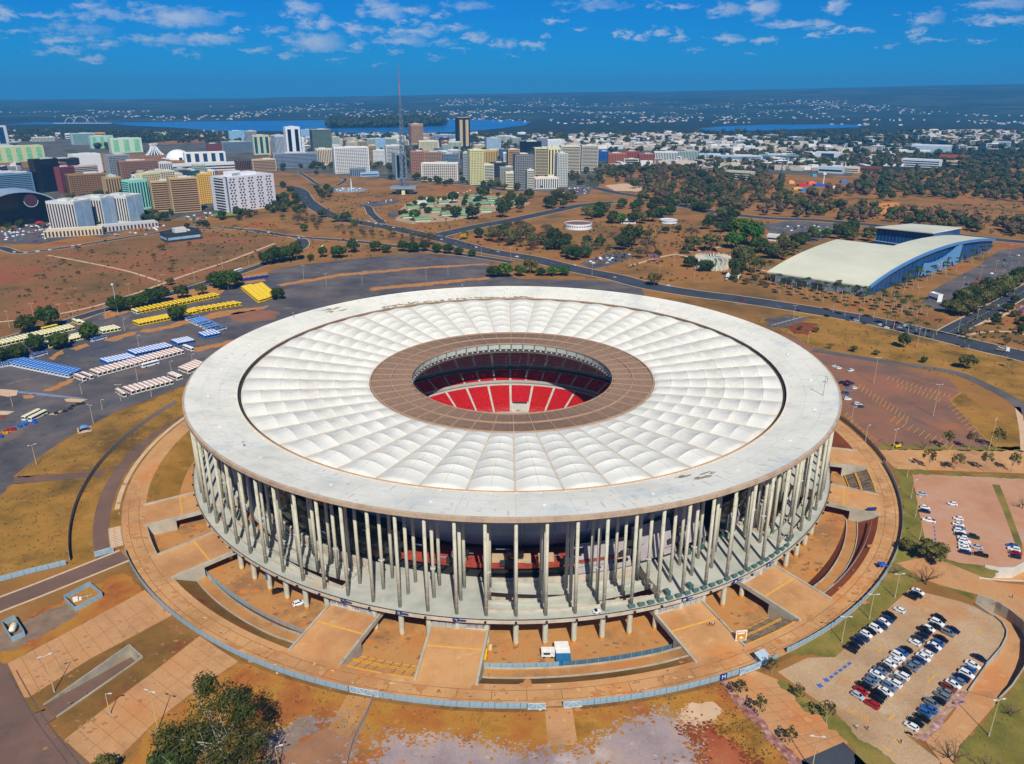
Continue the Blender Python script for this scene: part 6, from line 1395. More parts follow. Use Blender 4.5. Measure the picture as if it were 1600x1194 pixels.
BL = [
 ('striped white hotel tower with pale blue gable, leftmost of three',85,147,361,317,(206,210,206),'ribs',None,-40,.8,'n'),
 ('striped white hotel tower with pale blue gable, middle of three',128,188,353,311,(204,208,204),'ribs',None,-40,.8,'n'),
 ('striped white hotel tower with pale blue gable, rightmost of three',169,226,349,308,(206,210,206),'ribs',None,-40,.8,'n'),
 ('mint green slab tower with dark glass stripe',199,236,329,283,(150,216,196),'fins','bands',30,.6,'t'),
 ('cream ribbed tower rising behind the brown banded hotel',222,257,324,272,CR,'punched','bands',30,.6,'n'),
 ('big beige hotel with brown window bands, left wing',241,276,330,284,(190,166,120),'bands',None,8,.5,'n'),
 ('big beige hotel with brown window bands, right wing',270,314,332,279,(190,164,118),'bands',None,10,.5,'n'),
 ('narrow teal glass tower beside the yellow tower',301,318,318,268,(30,112,120),'glass','glass',20,1,'t'),
 ('yellow ochre tower with green glass centre',313,337,318,272,(222,168,60),'punched',None,10,.6,'t'),
 ('black glass office tower at the left',57,98,301,250,(36,40,48),'glass','glass',25,.5,'k'),
 ('long black roofed slab behind the brown tower',88,128,285,249,(44,46,52),'bands','bands',20,.4,'k'),
 ('brown brick tower beside the black tower',77,110,298,256,(142,104,80),'grid','bands',28,.7,'n'),
 ('maroon tower with white windows',94,122,302,262,(128,60,62),'grid','bands',30,.6,'d'),
 ('maroon and white slab behind the tan balconies',117,155,285,260,(196,176,170),'bands','bands',20,.4,'d'),
 ('tan block covered with rows of balconies',111,168,305,273,(150,118,80),'grid','bands',12,.35,'n'),
 ('bright white stepped block with grid of windows',115,160,274,242,WH,'punched','punched',20,.6,'b'),
 ('grey slab tower with pale edge',171,207,286,243,(150,156,156),'grid',None,22,.5,'d'),
 ('brown lattice office block with flat roof',191,250,286,252,(150,116,94),'grid','bands',10,.35,'n'),
 ('white framed block with dark windows, left of a pair',212,244,279,257,(214,212,210),'fins',None,12,.5,'d'),
 ('white framed block with dark windows, right of a pair',240,271,279,255,(214,212,210),'fins',None,14,.5,'d'),
 ('plain beige tower behind the middle hotel',164,192,304,278,(180,156,110),'fins',None,20,.7,'n'),
 ('long low mall with maroon panels below the hotel towers',76,160,370,360.5,(206,196,166),'fins',None,-8,.3,'n','low_building',False,2),
 ('white and maroon low shop building right of the mall',158,245,360,352.5,(190,190,188),'fins',None,10,.3,'n','low_building',False,2),
 ('low dark pavilion office with pale band windows in the field',254,314,378,366,(44,54,56),'bands','bands',18,.6,'p','low_building',True,1),
 ('low glass office stack at the left edge',-14,52,306,273,(110,140,166),'bands','bands',15,.5,'b'),
 ('white administration block with curved end, at far left',-10,26,306,270,(196,208,216),'bands','bands',15,.5,'d'),
 ('green panelled ministry row at the left edge',-22,66,254,230,(196,202,150),'fins',None,12,.3,'g','ministry',True,None,None,None,6),
 ('green panelled ministry at the near end of the second row',174,222,239,217,(190,214,190),'fins',None,12,.4,'g','ministry',True,None,None,None,3),
 ('green panelled ministry, middle of the second row',143,178,232,213,(178,206,196),'fins',None,12,.4,'g','ministry',True,None,None,None,3),
 ('pale green ministry at the far end of the second row',114,148,226,209,(170,200,196),'bands',None,12,.4,'t','ministry'),
 ('ochre roofed hall behind the ministries',136,164,217,208,(214,160,60),'bands',None,8,.4,'n','low_building',False,2),
 ('small white cube behind the ministries, right',103,114,217,209,WH,'bands',None,5,.8,'d','low_building',False,2),
 ('small white cube behind the ministries, left',88,95,216,208,WH,'bands',None,5,.8,'d','low_building',False,2),
 ('white columned palace beyond the lawns',52,84,221,215,(206,206,196),'fins',None,5,.5,'d','palace',False,1),
 ('white library block with two solid end bays',290,352,254,239,WH,'fins',None,6,.3,'b','library',False,None,None,None,5),
 ('brick red block behind the white library',325,348,242,225,(118,58,50),'punched',None,8,.5,'n'),
 ('grey blue office slab behind the library',347,397,238,222,(128,142,150),'bands',None,8,.4,'b'),
 ('bright turquoise glass block by the lake',358,386,219,205,(60,176,206),'glass',None,5,.5,'p'),
 ('grey concrete block right of the turquoise block',384,402,222,205,(170,170,160),'fins',None,10,.6,'b'),
 ('long white bus terminal deck',268,372,268,257,(206,210,212),'bands',None,8,.2,'d','terminal',False,2),
 ('brown and black theatre block with ochre corner',368,397,266,251,(92,70,62),'fins',None,10,.6,'k','low_building',False,None),
 ('beige terraced shops behind the perforated block',395,432,268,250,(190,168,134),'bands',None,8,.4,'n','low_building'),
 ('long grey shopping deck in the centre',428,498,262,240,(140,150,160),'bands',None,6,.3,'b','low_building'),
 ('sage green office slab with pale piers',396,423,242,212,(186,190,160),'fins',None,10,.5,'t','office_block',True,None,None,None,3),
 ('narrow white and blue glass tower',426,449,241,212,(206,212,218),'fins','bands',28,.7,'b'),
 ('white tower with dark arched crown',447,472,244,199,(222,226,230),'fins',None,14,.6,'k','office_block',True,None,None,None,2),
 ('white lattice fronted block under the arched tower',452,477,243,216,(226,230,234),'dots',None,8,.5,'b'),
 ('pale blue mirror glass block by the lake',470,488,218,203,(130,170,206),'glass','glass',8,.6,'p'),
 ('dark teal glass tower with beige flank',487,520,242,203,(190,172,128),'glass',None,14,.5,'t'),
 ('windowless cream ribbed hall',494,524,258,233,(214,202,176),'ribs',None,8,.4,'n'),
 ('large white gridded hotel slab with maroon ends',522,578,271,231,(222,222,218),'grid',None,9,.35,'d'),
 ('low grey colonnaded hall below the gridded hotel',547,572,276,264,(120,136,146),'fins',None,6,.5,'b','low_building',False,2),
 ('low pale blue roofed shed beside the avenue',563,592,276,270,(150,180,206),'bands',None,4,.5,'b','low_building',False,1),
 ('beige tower just right of the gridded hotel',575,590,258,228,(186,168,130),'bands',None,10,.6,'n'),
 ('white block with blue and yellow window panels',583,605,258,235,(214,216,214),'punched',None,8,.5,'b'),
 ('tall white banded slab behind the lattice tower',602,632,259,228,(216,214,210),'bands',None,12,.5,'d'),
 ('slim white and dark glass slab left of the tower',614,636,281,240,(128,150,158),'fins','glass',24,.7,'k','office_block',True,None,None,None,2),
 ('pale blue glass block above the shops',583,603,234,217,(140,176,206),'glass',None,6,.5,'p'),
 ('tan ribbed hotel tower with curved top',639,662,226,194,(186,150,110),'ribs','ribs',18,.7,'n'),
 ('brown residential slab right of the lattice tower',641,664,272,237,(176,132,104),'grid','bands',12,.6,'n'),
 ('reddish tan slab with dark lift shaft',660,691,262,238,(164,130,104),'grid',None,8,.5,'d'),
 ('cream gridded office in the second row',653,686,236,221,(222,214,176),'grid',None,8,.5,'d'),
 ('tan narrow block right of the cream office',689,701,236,221,(170,120,84),'bands',None,8,.6,'n'),
 ('pale green slab right of the tan block',700,721,236,222,(196,206,186),'ribs',None,8,.5,'t'),
 ('blue and white striped long block by the lake',677,713,221,211,(150,166,186),'fins',None,4,.4,'b'),
 ('grey glass office with stepped roof',690,717,262,241,(112,130,140),'grid','bands',14,.5,'b'),
 ('long white hotel with gridded front beside the avenue',659,718,283,256,(220,218,208),'grid',None,-8,.3,'n','hotel'),
 ('tall twin shafted tower with black glass sides',712,735,232,184,(22,26,36),'fins',None,16,.9,'T','tower_block',False,None,(196,168,122),None,2),
 ('yellow green office tower with dark slot',731,757,289,235,(214,214,158),'punched','bands',16,.7,'n'),
 ('grey glass flank tower left of the yellow green tower',723,735,281,239,(176,184,180),'bands',None,10,.8,'b'),
 ('golden striped slab behind the yellow green tower',752,777,262,235,(206,176,110),'ribs',None,8,.5,'n'),
 ('white banded round cornered office',748,772,284,258,(214,214,196),'bands','bands',20,.6,'d'),
 ('dark glass office behind the white banded office',766,790,278,255,(60,68,76),'bands','bands',16,.5,'k'),
 ('turquoise glass tower with tan flank',757,783,238,216,(190,160,120),'glass',None,18,.5,'p'),
 ('tan balconied tower behind the grey gridded tower',791,812,268,234,(206,178,130),'bands','bands',16,.7,'n'),
 ('charcoal topped tower with fine grey grid',801,833,296,242,(134,138,136),'grid','bands',14,.6,'d','office_block',True,None,(40,44,48)),
 ('low gridded office at the foot of the grey tower',780,806,287,262,(146,150,140),'punched',None,8,.5,'d'),
 ('small white slatted office beside the big tree',789,814,295,270,(226,222,190),'bands',None,8,.4,'d'),
 ('white stair tower with square windows',822,834,297,266,(214,212,196),'bands',None,12,.8,'d'),
 ('broad cream striped office tower',832,862,276,232,(206,202,166),'bands','bands',12,.6,'n'),
 ('cream tower with vertical slot right of the striped tower',853,875,276,231,(220,216,168),'fins','bands',12,.7,'n','office_block',True,None,None,None,4),
 ('slim grey shaft with white foot',866,886,292,240,(190,192,186),'punched','glass',20,.8,'k'),
 ('low white podium with colonnade and terracotta roof',832,873,296,279,(224,216,200),'fins',None,10,.5,'b','low_building',False,None),
 ('dark glass office with white striped corner, left wing',873,906,272,229,(206,200,176),'bands','glass',12,.5,'k'),
 ('dark glass office with white striped corner, right wing',905,934,267,228,(206,202,186),'bands','glass',14,.5,'k'),
 ('black low block behind the cream towers',811,846,240,222,(34,38,46),'glass',None,4,.5,'k'),
 ('bright white block with black panels behind the cream towers',854,878,236,219,(226,228,230),'dots',None,6,.6,'d'),
 ('vivid blue cube beside the brick apartments',934,953,252,237,(24,92,176),'bands','bands',10,.8,'b'),
 ('brick red stepped apartment row, left part',949,978,256,240,(176,104,72),'fins',None,6,.4,'n','apartment_block'),
 ('brick red stepped apartment row, middle part',975,999,255,237,(152,76,58),'fins',None,6,.4,'n','apartment_block'),
 ('brick red stepped apartment row, right part',997,1022,256,241,(158,84,64),'fins',None,6,.4,'n','apartment_block'),
 ('white and black striped apartment row',1020,1058,255,238,(206,210,210),'fins',None,6,.4,'k','apartment_block'),
 ('grey green ribbed apartment row with dark roof',1055,1091,252,236,(176,190,180),'fins',None,6,.4,'t','apartment_block',True,None,(50,56,60)),
 ('long pale office with rows of blue windows',1119,1189,254,244,(176,194,206),'bands',None,4,.2,'b','low_building'),
 ('pale blue roofed shed left of the long office',1091,1121,248,241,(170,196,214),'bands',None,2,.5,'b','low_building',False,2),
 ('glass office right of the long pale office',1185,1245,254,243,(120,140,150),'bands',None,4,.3,'b','low_building'),
 ('navy glass block with white end wall',1273,1313,253,239,(206,212,216),'fins',None,-8,.5,'b','office_block',True,None,None,None,1),
 ('low glass pavilion with flat white roof',1279,1318,271,262,(176,196,206),'bands',None,-10,.5,'k','low_building',False,1),
 ('cream long shed right of the glass pavilion',1317,1342,270,262,(214,208,180),'bands',None,-10,.5,'d','low_building',False,2),
 ('brown roofed long shed by the fairground',1340,1375,269,261,(112,72,56),'bands',None,-6,.4,'n','low_building',False,1),
 ('white cultural centre with grey glass front',1425,1482,242,228,(206,214,218),'bands','bands',-8,.5,'p','office_block',False),
 ('low white annex in front of the cultural centre',1400,1450,243,236,(222,224,222),'bands',None,-4,.5,'d','low_building',False,1),
 ('white slab building with open floors among trees',1410,1467,262,250,(214,220,224),'bands',None,-10,.25,'d','low_building',False,3),
 ('red roofed long building among trees',1469,1512,253,244,(170,80,60),'bands',None,-4,.4,'n','low_building',False,1),
 ('pale roofed low hall near the right edge',1480,1516,258,252,(206,180,150),'bands',None,-4,.4,'d','low_building',False,1),
 ('white farmhouse like block near the right edge',1497,1525,234,230,(214,206,190),'bands',None,-4,.4,'d','low_building',False,1),
 ('grey white frame building near the right edge',1551,1576,231,222,(190,204,206),'fins',None,-6,.5,'b','low_building',False,2),
 ('half built concrete frame with open floors, left part',1096,1135,270,262,(190,184,166),'bands',None,-20,.3,'k','unfinished_building',False,3),
 ('half built concrete frame with open floors, right part',1133,1178,281,269,(196,190,172),'bands',None,-20,.3,'k','unfinished_building',False,3),
 ('white bungalow among trees behind the round tank',968,993,350,342,(214,214,206),'bands',None,10,.6,'b','low_building',False,1),
 ('open white shelter below the round pavilion',1134,1156,438,433,(226,226,222),'bands',None,-10,.7,'d','shelter',False,1),
 ('white roofed service house behind the convention hall',1198,1222,377,369,(206,206,200),'bands',None,-8,.6,'d','low_building',False,1),
 ('long white tent roof along the car park',1451,1470,472,462,(236,236,232),'bands',None,-45,.5,'d','marquee',False,1),
]
for e in BL: bldg(*e)
fr_=random.Random(17);FC={'white':WH,'cream':(212,202,172),'grey':(150,156,160),'tan':(176,150,118),'slate blue':(96,112,132),'charcoal':(58,62,70),'pale green':(170,186,170)}
for i in range(64):
    if i < 46: x, yb = fr_.uniform(492, 850), fr_.uniform(222, 254)
    else: x, yb = fr_.uniform(30, 345), fr_.uniform(284, 302)
    c=fr_.choice(['white','white','cream','grey','tan','slate blue','charcoal','pale green']);k=1 if i<46 else 1.5;w_=fr_.uniform(9,24)*k;h_=fr_.uniform(7,19)*k
    pl='wedged among the central blocks' if i<46 else 'wedged among the hotels on the left';nm='%s %s'%(('low','tall')[h_>13*k],c);pl+=', '+('left part' if x<(600 if i<46 else 130)else 'right part' if x>(740 if i<46 else 240)else 'middle part')
    bldg(nm+' block '+pl,x,x+w_,yb,yb-h_,FC[c],fr_.choice(['bands','grid','punched','ribs']),None,fr_.uniform(4,24),.5,fr_.choice('ddbk'),'city_block',True,None,None,nm+' blocks '+pl)
gm = mat('pale_blue_gable', [L(150, 182, 204), L(186, 206, 220)], .08, .5, 5, obj=True)
for o in [o for o in bpy.data.objects if o.get('label','').startswith('striped white hotel')]:
    q=[c for c in o.children if c.name.startswith('body')][0].data.vertices;x,y,h=max(v.co.x for v in q),max(v.co.y for v in q),max(v.co.z for v in q)
    for s in (-.5,.5):b=MB();b.box((x+.1,s*y,.2),(.3,y*.92,h-1));b.build('gable_panel',gm,o)
# white block with the scattered square windows: balconied left face, perforated right face
c, w, d, H, rr_ = frame(337, 433, 331, 277, 32, .5)
t=thing('hotel','big white block with scattered dark square windows and balconied left face','building',c,rr_)
mW=paint(212,210,214,rough=.7,var=.04);b=MB();b.box((0,0,-.5),(w,d,H+.5));b.build('body',mW,t)
b=MB();q,nf=16,12;fh=H/(nf+.6);me=MB();me.box((0,0,0),(w/q*.5,.3,fh*.56));me=me.mesh('window',m_gdark)
for i in range(nf):
    for j in range(q):
        if (i * 3 + j * 5) % 3 == 0: continue
        ob('window',me,t,(-w/2+w*(j+.55+(.18 if i%2 else -.15))/q,-d/2-.02,fh*(i+.5)))
bb=MB();bb.box((0,0,0),(1.6,d*.62,.9));bm_=bb.mesh('balcony',paint(226,228,230));w2=MB();w2.box((0,0,0),(.3,d*.6,fh*.5));wm2=w2.mesh('window_band',m_gdark)
for i in range(nf):ob('balcony',bm_,t,(-w/2-.6,-d*.05,fh*(i+.3)));ob('window_band',wm2,t,(-w/2,-d*.05,fh*(i+.55)))
b=MB();b.box((0,d*.1,H),(w*.5,d*.5,4));b.box((-w*.2,0,H),(w*.25,d*.3,7));b.build('plant_room',paint(222,226,228),t)
b=MB();b.box((-w*.48,-d*.44,0),(w*.03,d*.14,H+.8));b.build('stair_tower',paint(90,112,140),t)
# black arched shopping hall
c, w, d, H, rr_ = frame(-32, 97, 353, 302, 12, .55)
t=thing('arched_hall','huge black glass hall under a pale curved roof','building',c,rr_)
arc = [(w / 2 * cos(a), H * sin(a) ** .75) for a in [pi * i / 24 for i in range(25)]]
b=MB();b.add([(x,-d/2,z)for x,z in arc],[tuple(range(25))]);b.add([(x,-d/2-.3,z)for x,z in arc],[tuple(range(24,-1,-1))][:0]);b.build('glass_front',m_glass,t)
b=MB();vs=[(x*1.02,y,z+.8)for x,z in arc for y in (-d/2-2.5,d/2)]+[(x*.985,y,z*.985+.2)for x,z in arc for y in (-d/2-2.5,d/2)]
b.add(vs,[(2*i,2*i+2,2*i+3,2*i+1)for i in range(24)]+[(50+2*i,50+2*i+1,50+2*i+3,50+2*i+2)for i in range(24)]+[(2*i,50+2*i,52+2*i,2*i+2)for i in range(24)]);b.build('curved_roof',mat('pale_blue_metal_roof',[L(130,150,176),L(160,176,196)],.05,.5,4,obj=True),t)
b=MB();b.tube((w*.12,-d/2-1.2,H*.72),(w*.12,-d/2-.2,H*.72),H*.19,n=24);b.build('round_sign',paint(74,44,54),t)
b=MB();b.rev([(H*.19,0),(H*.205,0)],20,180,360);o=b.build('sign_rim',paint(206,214,222),t,loc=(w*.12,-d/2-1.25,H*.72));o.rotation_euler=(pi/2,0,0)
b=MB();b.rev([(.1,4.8),(5,3.6),(5.4,3.2),(5.2,3.0)],14);b.tube((0,0,0),(0,0,3.6),.3);o=b.build('tent',paint(214,20,26),None,loc=G(62,351));tag(o,'red canopy in front of the black arched hall','canopy')
# congress tower, cathedral, museum dome, bridge
t=bldg('slim white twin slab tower at the far left edge',-6,14,227,197,(206,214,226),'fins',None,20,.6,'b','tower_block',False,None,None,None,1)
p=G(22,228);b=MB();b.rev([(3,0),(14,9),(22,13),(21,12)],24);tag(b.build('bowl_dome',paint(226,228,228),loc=p),'shallow white bowl beside the slim twin tower','building')
p = G(242, 242); s = scale_at(p); R0_ = 13 / s
t=thing('cathedral','white crown shaped cathedral with splayed curved ribs','cathedral',p);pr=[(R0_,0),(R0_*.72,R0_*.22),(R0_*.46,R0_*.6),(R0_*.34,R0_*.95),(R0_*.36,R0_*1.1),(R0_*.46,R0_*1.28)]
b = MB(); b.rev([(r * .94, z) for r, z in pr[:5]], 32); b.build('glass_skin', m_gblue, t)
for i in range(16):
    b = MB(); a = 2 * pi * i / 16
    for (r,z),(r2,z2)in zip(pr,pr[1:]):b.tube((r*cos(a),r*sin(a),z),(r2*cos(a),r2*sin(a),z2),R0_*.06,R0_*.05,5)
    b.build('rib', paint(232, 232, 228), t)
p = G(279, 249); s = scale_at(p); r = 18 / s
t=thing('dome_museum','smooth white half dome with a ramp on a dry plaza','museum',p);b=MB();b.rev([(r*cos(a),r*.82*sin(a))for a in [pi/2*i/12 for i in range(13)]],40);b.build('dome',paint(236,236,232,rough=.6),t,smooth=True)
b=MB();b.rev([(r*1.05,3),(r*1.05,4),(r*1.35,4),(r*1.35,3)],16,170,250,closed=True);b.build('ramp',paint(226,226,222),t);b=MB();b.box((r*.55,-r*.86,0),(r*.22,r*.1,r*.2));b.build('door',m_gdark,t)
t=thing('arched_bridge','distant white bridge with leaping steel arches over the lake','bridge',G(130,194));s=scale_at(G(130,194));b0=G(130,194)
b = MB(); b.box((0, 0, 4), (90 / s, 12, 3)); b.build('deck', paint(190, 196, 204), t)
for x0, x1, hh in ((117, 138, 10), (138, 149, 9), (104, 116, 8)):
    b=MB();pts=[Vector(((x0+(x1-x0)*u-130)/s,(u-.5)*40,6+4*u*(1-u)*hh/s))for u in [i/14 for i in range(15)]]
    for q, w_ in zip(pts, pts[1:]): b.tube(q, w_, 1.2, n=5)
    b.build('arch', paint(222, 226, 230), t)
# lattice television tower
p = G(632, 303); s = scale_at(p); Ht = GD(631, 99, p.y).z
t=thing('television_tower','tall steel lattice tower with viewing deck on concrete legs','tower',p)
zd = GD(632, 291, p.y).z; hw = 8.0 / s
steel = mat('tower_steel', [L(84, 100, 114), L(116, 132, 146)], .2, .5, 4, obj=True)
zt = GD(631, 150, p.y).z; zm = GD(631, 128, p.y).z
def tw(z): return hw * (1 - .86 * ((z - zd) / (zt - zd)) ** .8)
levels = [zd + (zt - zd) * (i / 16) for i in range(17)]
cor = [(cos(pi / 6 + 2 * pi * k / 3), sin(pi / 6 + 2 * pi * k / 3)) for k in range(3)]
for cx, cy in cor:
    b = MB()
    for za,zb in zip(levels,levels[1:]):b.tube((cx*tw(za),cy*tw(za),za),(cx*tw(zb),cy*tw(zb),zb),.85-.42*(za-zd)/(zt-zd),n=6,cap=False)
    b.build('leg', steel, t)
b = MB()
for za, zb in zip(levels, levels[1:]):
    for k in range(3):
        (ax,ay),(bx,by)=cor[k],cor[(k+1)%3];A,A2,B_,B2=(ax*tw(za),ay*tw(za),za),(ax*tw(zb),ay*tw(zb),zb),(bx*tw(za),by*tw(za),za),(bx*tw(zb),by*tw(zb),zb)
        b.tube(A,B2,.34,n=4,cap=False);b.tube(B_,A2,.34,n=4,cap=False);b.tube(A2,B2,.32,n=4,cap=False)
b.build('bracing', steel, t)['kind'] = 'stuff'
b=MB();b.tube((0,0,zt),(0,0,zm),1.0,.8,8);b.build('antenna_drum',paint(170,110,100),t)
b=MB();b.tube((0,0,zm),(0,0,zm+(Ht-zm)*.55),.65,.5,6);b.tube((0,0,zm+(Ht-zm)*.55),(0,0,Ht),.4,.2,6);b.build('mast',paint(150,90,84),t)
b=MB();b.box((0,0,zd-4),(40/s,24/s,4.2));b.box((0,0,zd-5),(34/s,20/s,1));b.build('viewing_deck',paint(130,150,160),t)
for k in range(3):
    a=2*pi*k/3+.5;b=MB();b.add([(x,y,z)for z,w_ in ((0,1.3),(zd-4.8,.8))for x,y in ((-4*w_,-3),(4*w_,-3),(4*w_,3),(-4*w_,3))],((3,2,1,0),(4,5,6,7),(0,1,5,4),(1,2,6,5),(2,3,7,6),(3,0,4,7)));b.build('concrete_leg',paint(206,196,150),t,loc=(11/s*cos(a),7/s*sin(a),0),rz=a)
b=MB();b.box((0,0,0),(9/s,9/s,zd-4.5));b.build('lift_core',paint(92,70,60),t)
# fountain
p = G(546, 297); s = scale_at(p); r = 28 / s
t=thing('fountain','round blue fountain basin with white jets on dry grass','fountain',p)
b=MB();b.rev([(r,0),(r,.7),(r-1,.7),(r-1,.3)],40);b.build('basin_rim',paint(176,160,150),t);b=MB();b.rev([(.1,.32),(r-1,.32)],40);b.build('water',mat('basin_water',[L(40,90,130),L(70,130,160)],.1,.1,4,obj=True,spec=.6),t)
for i in range(10):
    a=i*2.4;q=r*(.25+.55*((i*7)%10)/10);h=random.uniform(1.5,3.5)if i else 22;b=MB();b.rev([(.3,h),(1.2 if not i else 2.6,h*.5),(1.6 if i else 1.2,.4)],8);b.build('jet',mat('spray',[L(210,224,232),L(236,242,246)],1,.9,4,obj=True)if i==0 else bpy.data.materials['spray'],t,loc=(q*cos(a),q*sin(a),0)if i else (4,0,0))
# round tanks and the concrete flower pavilion
for (cx,yb,wd,yt,lab,roofc)in ((905,360,44,351.5,'large round white hall with flat brown roof',(120,96,82)),(1047,350,28,345,'small round white water tank',(190,200,206))):
    p=G(cx,yb);s=scale_at(p);r=wd/2/s;p=p+Vector((0,r,0));H=GD(cx,yt,p.y-r).z
    t=thing('round_hall',lab,'building',p);b=MB();b.rev([(r,0),(r,H),(r-.5,H),(r-.5,H-.8)],48);b.build('wall',paint(228,230,232,rough=.6),t);b=MB();b.rev([(.05,H-.7),(r-.4,H-.8)],40);b.build('roof',paint(*roofc,rough=.8),t)
    for i in range(18):b=MB();a=R_(180+i*10.2);b.box((0,0,0),(.25,r*.12,1.2));b.build('window',m_gdark,t,loc=(r*cos(a),r*sin(a),H*.5),rz=a)
p=G(1119,424);s=scale_at(p);r=27/s;p=p+Vector((0,r,0));H=GD(1119,404,p.y-r).z*.95
t=thing('round_pavilion','round concrete pavilion ringed by sculptural brackets','pavilion',p);b=MB();b.rev([(r*.86,0),(r*.86,H*.78),(.1,H*.8)],36);b.build('drum',paint(176,186,170,rough=.8),t)
for i in range(20):
    b=MB();b.add([(x,y,z)for y in (-.5,.5)for x,z in ((r*.8,0),(r*.98,0),(r*.9,H*.4),(r*1.05,H*.9),(r*1.02,H),(r*.55,H),(r*.5,H*.85),(r*.86,H*.8))],((0,1,2,3,4,5,6,7),(15,14,13,12,11,10,9,8),(1,9,10,2),(2,10,11,3),(3,11,12,4),(4,12,13,5),(5,13,14,6),(7,15,8,0)));b.build('bracket',paint(206,200,184,rough=.8),t,rz=2*pi*i/20)
# green roofed craft market
rnd = random.Random(5); k = 0
CRAFT=[(640,340,18),(660,345,20),(676,331,20),(692,318,14),(700,336,18),(716,332,16),(722,338,22),(735,316,14),(752,320,28),(772,313,18),(790,316,24),(812,314,20),(760,331,14),(786,326,16),(646,327,14),(668,322,16),(705,327,12),(745,309,14),(776,321,14),(800,309,16)]
for i, (x, y, w_) in enumerate(CRAFT):
    p = G(x, y); s = scale_at(p); w = w_ * 1.3 / s; d = w * .62
    lab='low green roofed craft pavilion, %s'%('nearest the avenue bend' if i==1 else 'leftmost of the market' if i==0 else 'largest of the market' if i==8 else 'rightmost of the market' if i==11 else 'in the middle of the market')
    t=thing('market_pavilion',lab,'pavilion',p,rnd.uniform(-.4,.5),'green roofed craft pavilions')
    b=MB();b.box((0,0,0),(w*.92,d*.9,3));b.build('wall',paint(206,200,186,rough=.8),t)
    b = MB(); n = 8; vs = []
    for q in range(n+1):a=pi*q/n;vs+=[(-w/2,-d/2*cos(a)*1.1,3+2.2*sin(a)),(w/2,-d/2*cos(a)*1.1,3+2.2*sin(a))]
    b.add(vs,[(2*q,2*q+1,2*q+3,2*q+2)for q in range(n)]+[tuple(range(0,2*n+2,2)),tuple(range(2*n+1,0,-2))]);b.build('roof',mat('green_sheet_roof',[L(92,140,96),L(134,172,124)],.2,.6,5,obj=True)if i==0 else bpy.data.materials['green_sheet_roof'],t)
for x, y in ((662, 318), (700, 314)):
    p=G(x,y);b=MB();b.box((0,0,0),(30,8,5));b.box((6,0,5),(4,4,5));tag(b.build('market_gate',paint(206,206,200),loc=p,rz=.2),'pale concrete gate building of the craft market, '+('left' if x<680 else 'right'),'building')
b = MB(); b.box((0, 0, 4.5), (30, 12, .8))
for x in (-12, 0, 12): b.box((x, 0, 0), (.8, .8, 4.5))
tag(b.build('petrol_station',paint(60,170,80),loc=G(352,340),rz=.2),'flat green filling station canopy below the perforated block','canopy')

# ------------------------------------------------------------------ the convention hall
A, B_ = G(1352, 464), G(1548, 390); C_ = G(1210, 442)
dx=(B_-A);Ln=dx.length;ux=dx.normalized();uy=(C_-A);Wd=uy.length;uy=uy.normalized()
def hgt(px_, py_, u): q = A + ux * (u * Ln); return GD(px_, py_, q.y).z
t=thing('convention_hall','long convention hall with arched cream roof and blue glass front','building',A);m_cream=mat('cream_metal_roof',[(.3,L(206,204,176)),(.7,L(222,220,194))],.03,.5,6,obj=True,patch=[(.08,.66,.74,L(190,180,150),.5)])
m_hblue=mat('hall_blue_glass',[L(10,54,104),L(20,84,140)],.04,.3,5,obj=True,spec=.3)
prof=[(0,8.5),(.06,12.2),(.13,15.8),(.2,18.6),(.28,21.2),(.36,23.2),(.45,24.8),(.54,25.6),(.64,25.6),(.74,24.6),(.84,22.6),(.93,19.6),(1.0,16.6)]
hA, hE = GD(1352, 447, A.y).z, GD(1548, 373, B_.y).z
k0 = hA / 8.5
prof = [(u, h * k0 * (1 - u) + h * (hE / 16.6) * u) for u, h in prof]
def loc(u, v, z): q = ux * (u * Ln) + uy * (v * Wd); return (q.x, q.y, z)
split = .40
hh=lambda u:next(a[1]+(b_[1]-a[1])*(u-a[0])/(b_[0]-a[0])for a,b_ in zip(prof,prof[1:])if a[0]<=u<=b_[0])
P1=[p for p in prof if p[0]<.42]+[(.42,hh(.42))];P2=[(.4215,hh(.4215))]+[p for p in prof if p[0]>.43]
def vault(P, v0, v1, name):
    b = MB(); n = len(P); vs = []
    for u,h in P:vs+=[loc(u,v0,h),loc(u,v1,h),loc(u,v0,h-1.3),loc(u,v1,h-1.3)]
    fs = []
    for i in range(n - 1):
        o=4*i;fs+=[(o,o+1,o+5,o+4),(o+2,o+6,o+7,o+3),(o,o+4,o+6,o+2),(o+1,o+3,o+7,o+5)]
    fs += [(0, 2, 3, 1), (4 * n - 4, 4 * n - 3, 4 * n - 1, 4 * n - 2)]
    b.add(vs, fs); return b.build(name, m_cream, t)
vault(P1, -.02, 1.1, 'roof'); vault(P2, -.02, .42, 'roof')
b = MB(); vs = []
for u,h in prof:vs+=[loc(u,-.035,h+.3),loc(u,-.035,h-2.4),loc(u,-.015,h+.3),loc(u,-.015,h-2.4)]
n=len(prof);b.add(vs,[f for i in range(n-1)for f in ((4*i,4*i+1,4*i+5,4*i+4),(4*i,4*i+4,4*i+6,4*i+2),(4*i+1,4*i+3,4*i+7,4*i+5))]);b.build('roof_edge',paint(84,136,186,rough=.5),t)
b=MB();b.add([loc(u,0,h-1.4)for u,h in prof]+[loc(1,0,0),loc(0,0,0)],[tuple(range(n+2))]);b.build('glass_front',m_hblue,t)
me = MB(); me.box((0, 0, 0), (.25, .25, 1)); mul = me.mesh('mullion', paint(70, 120, 170))
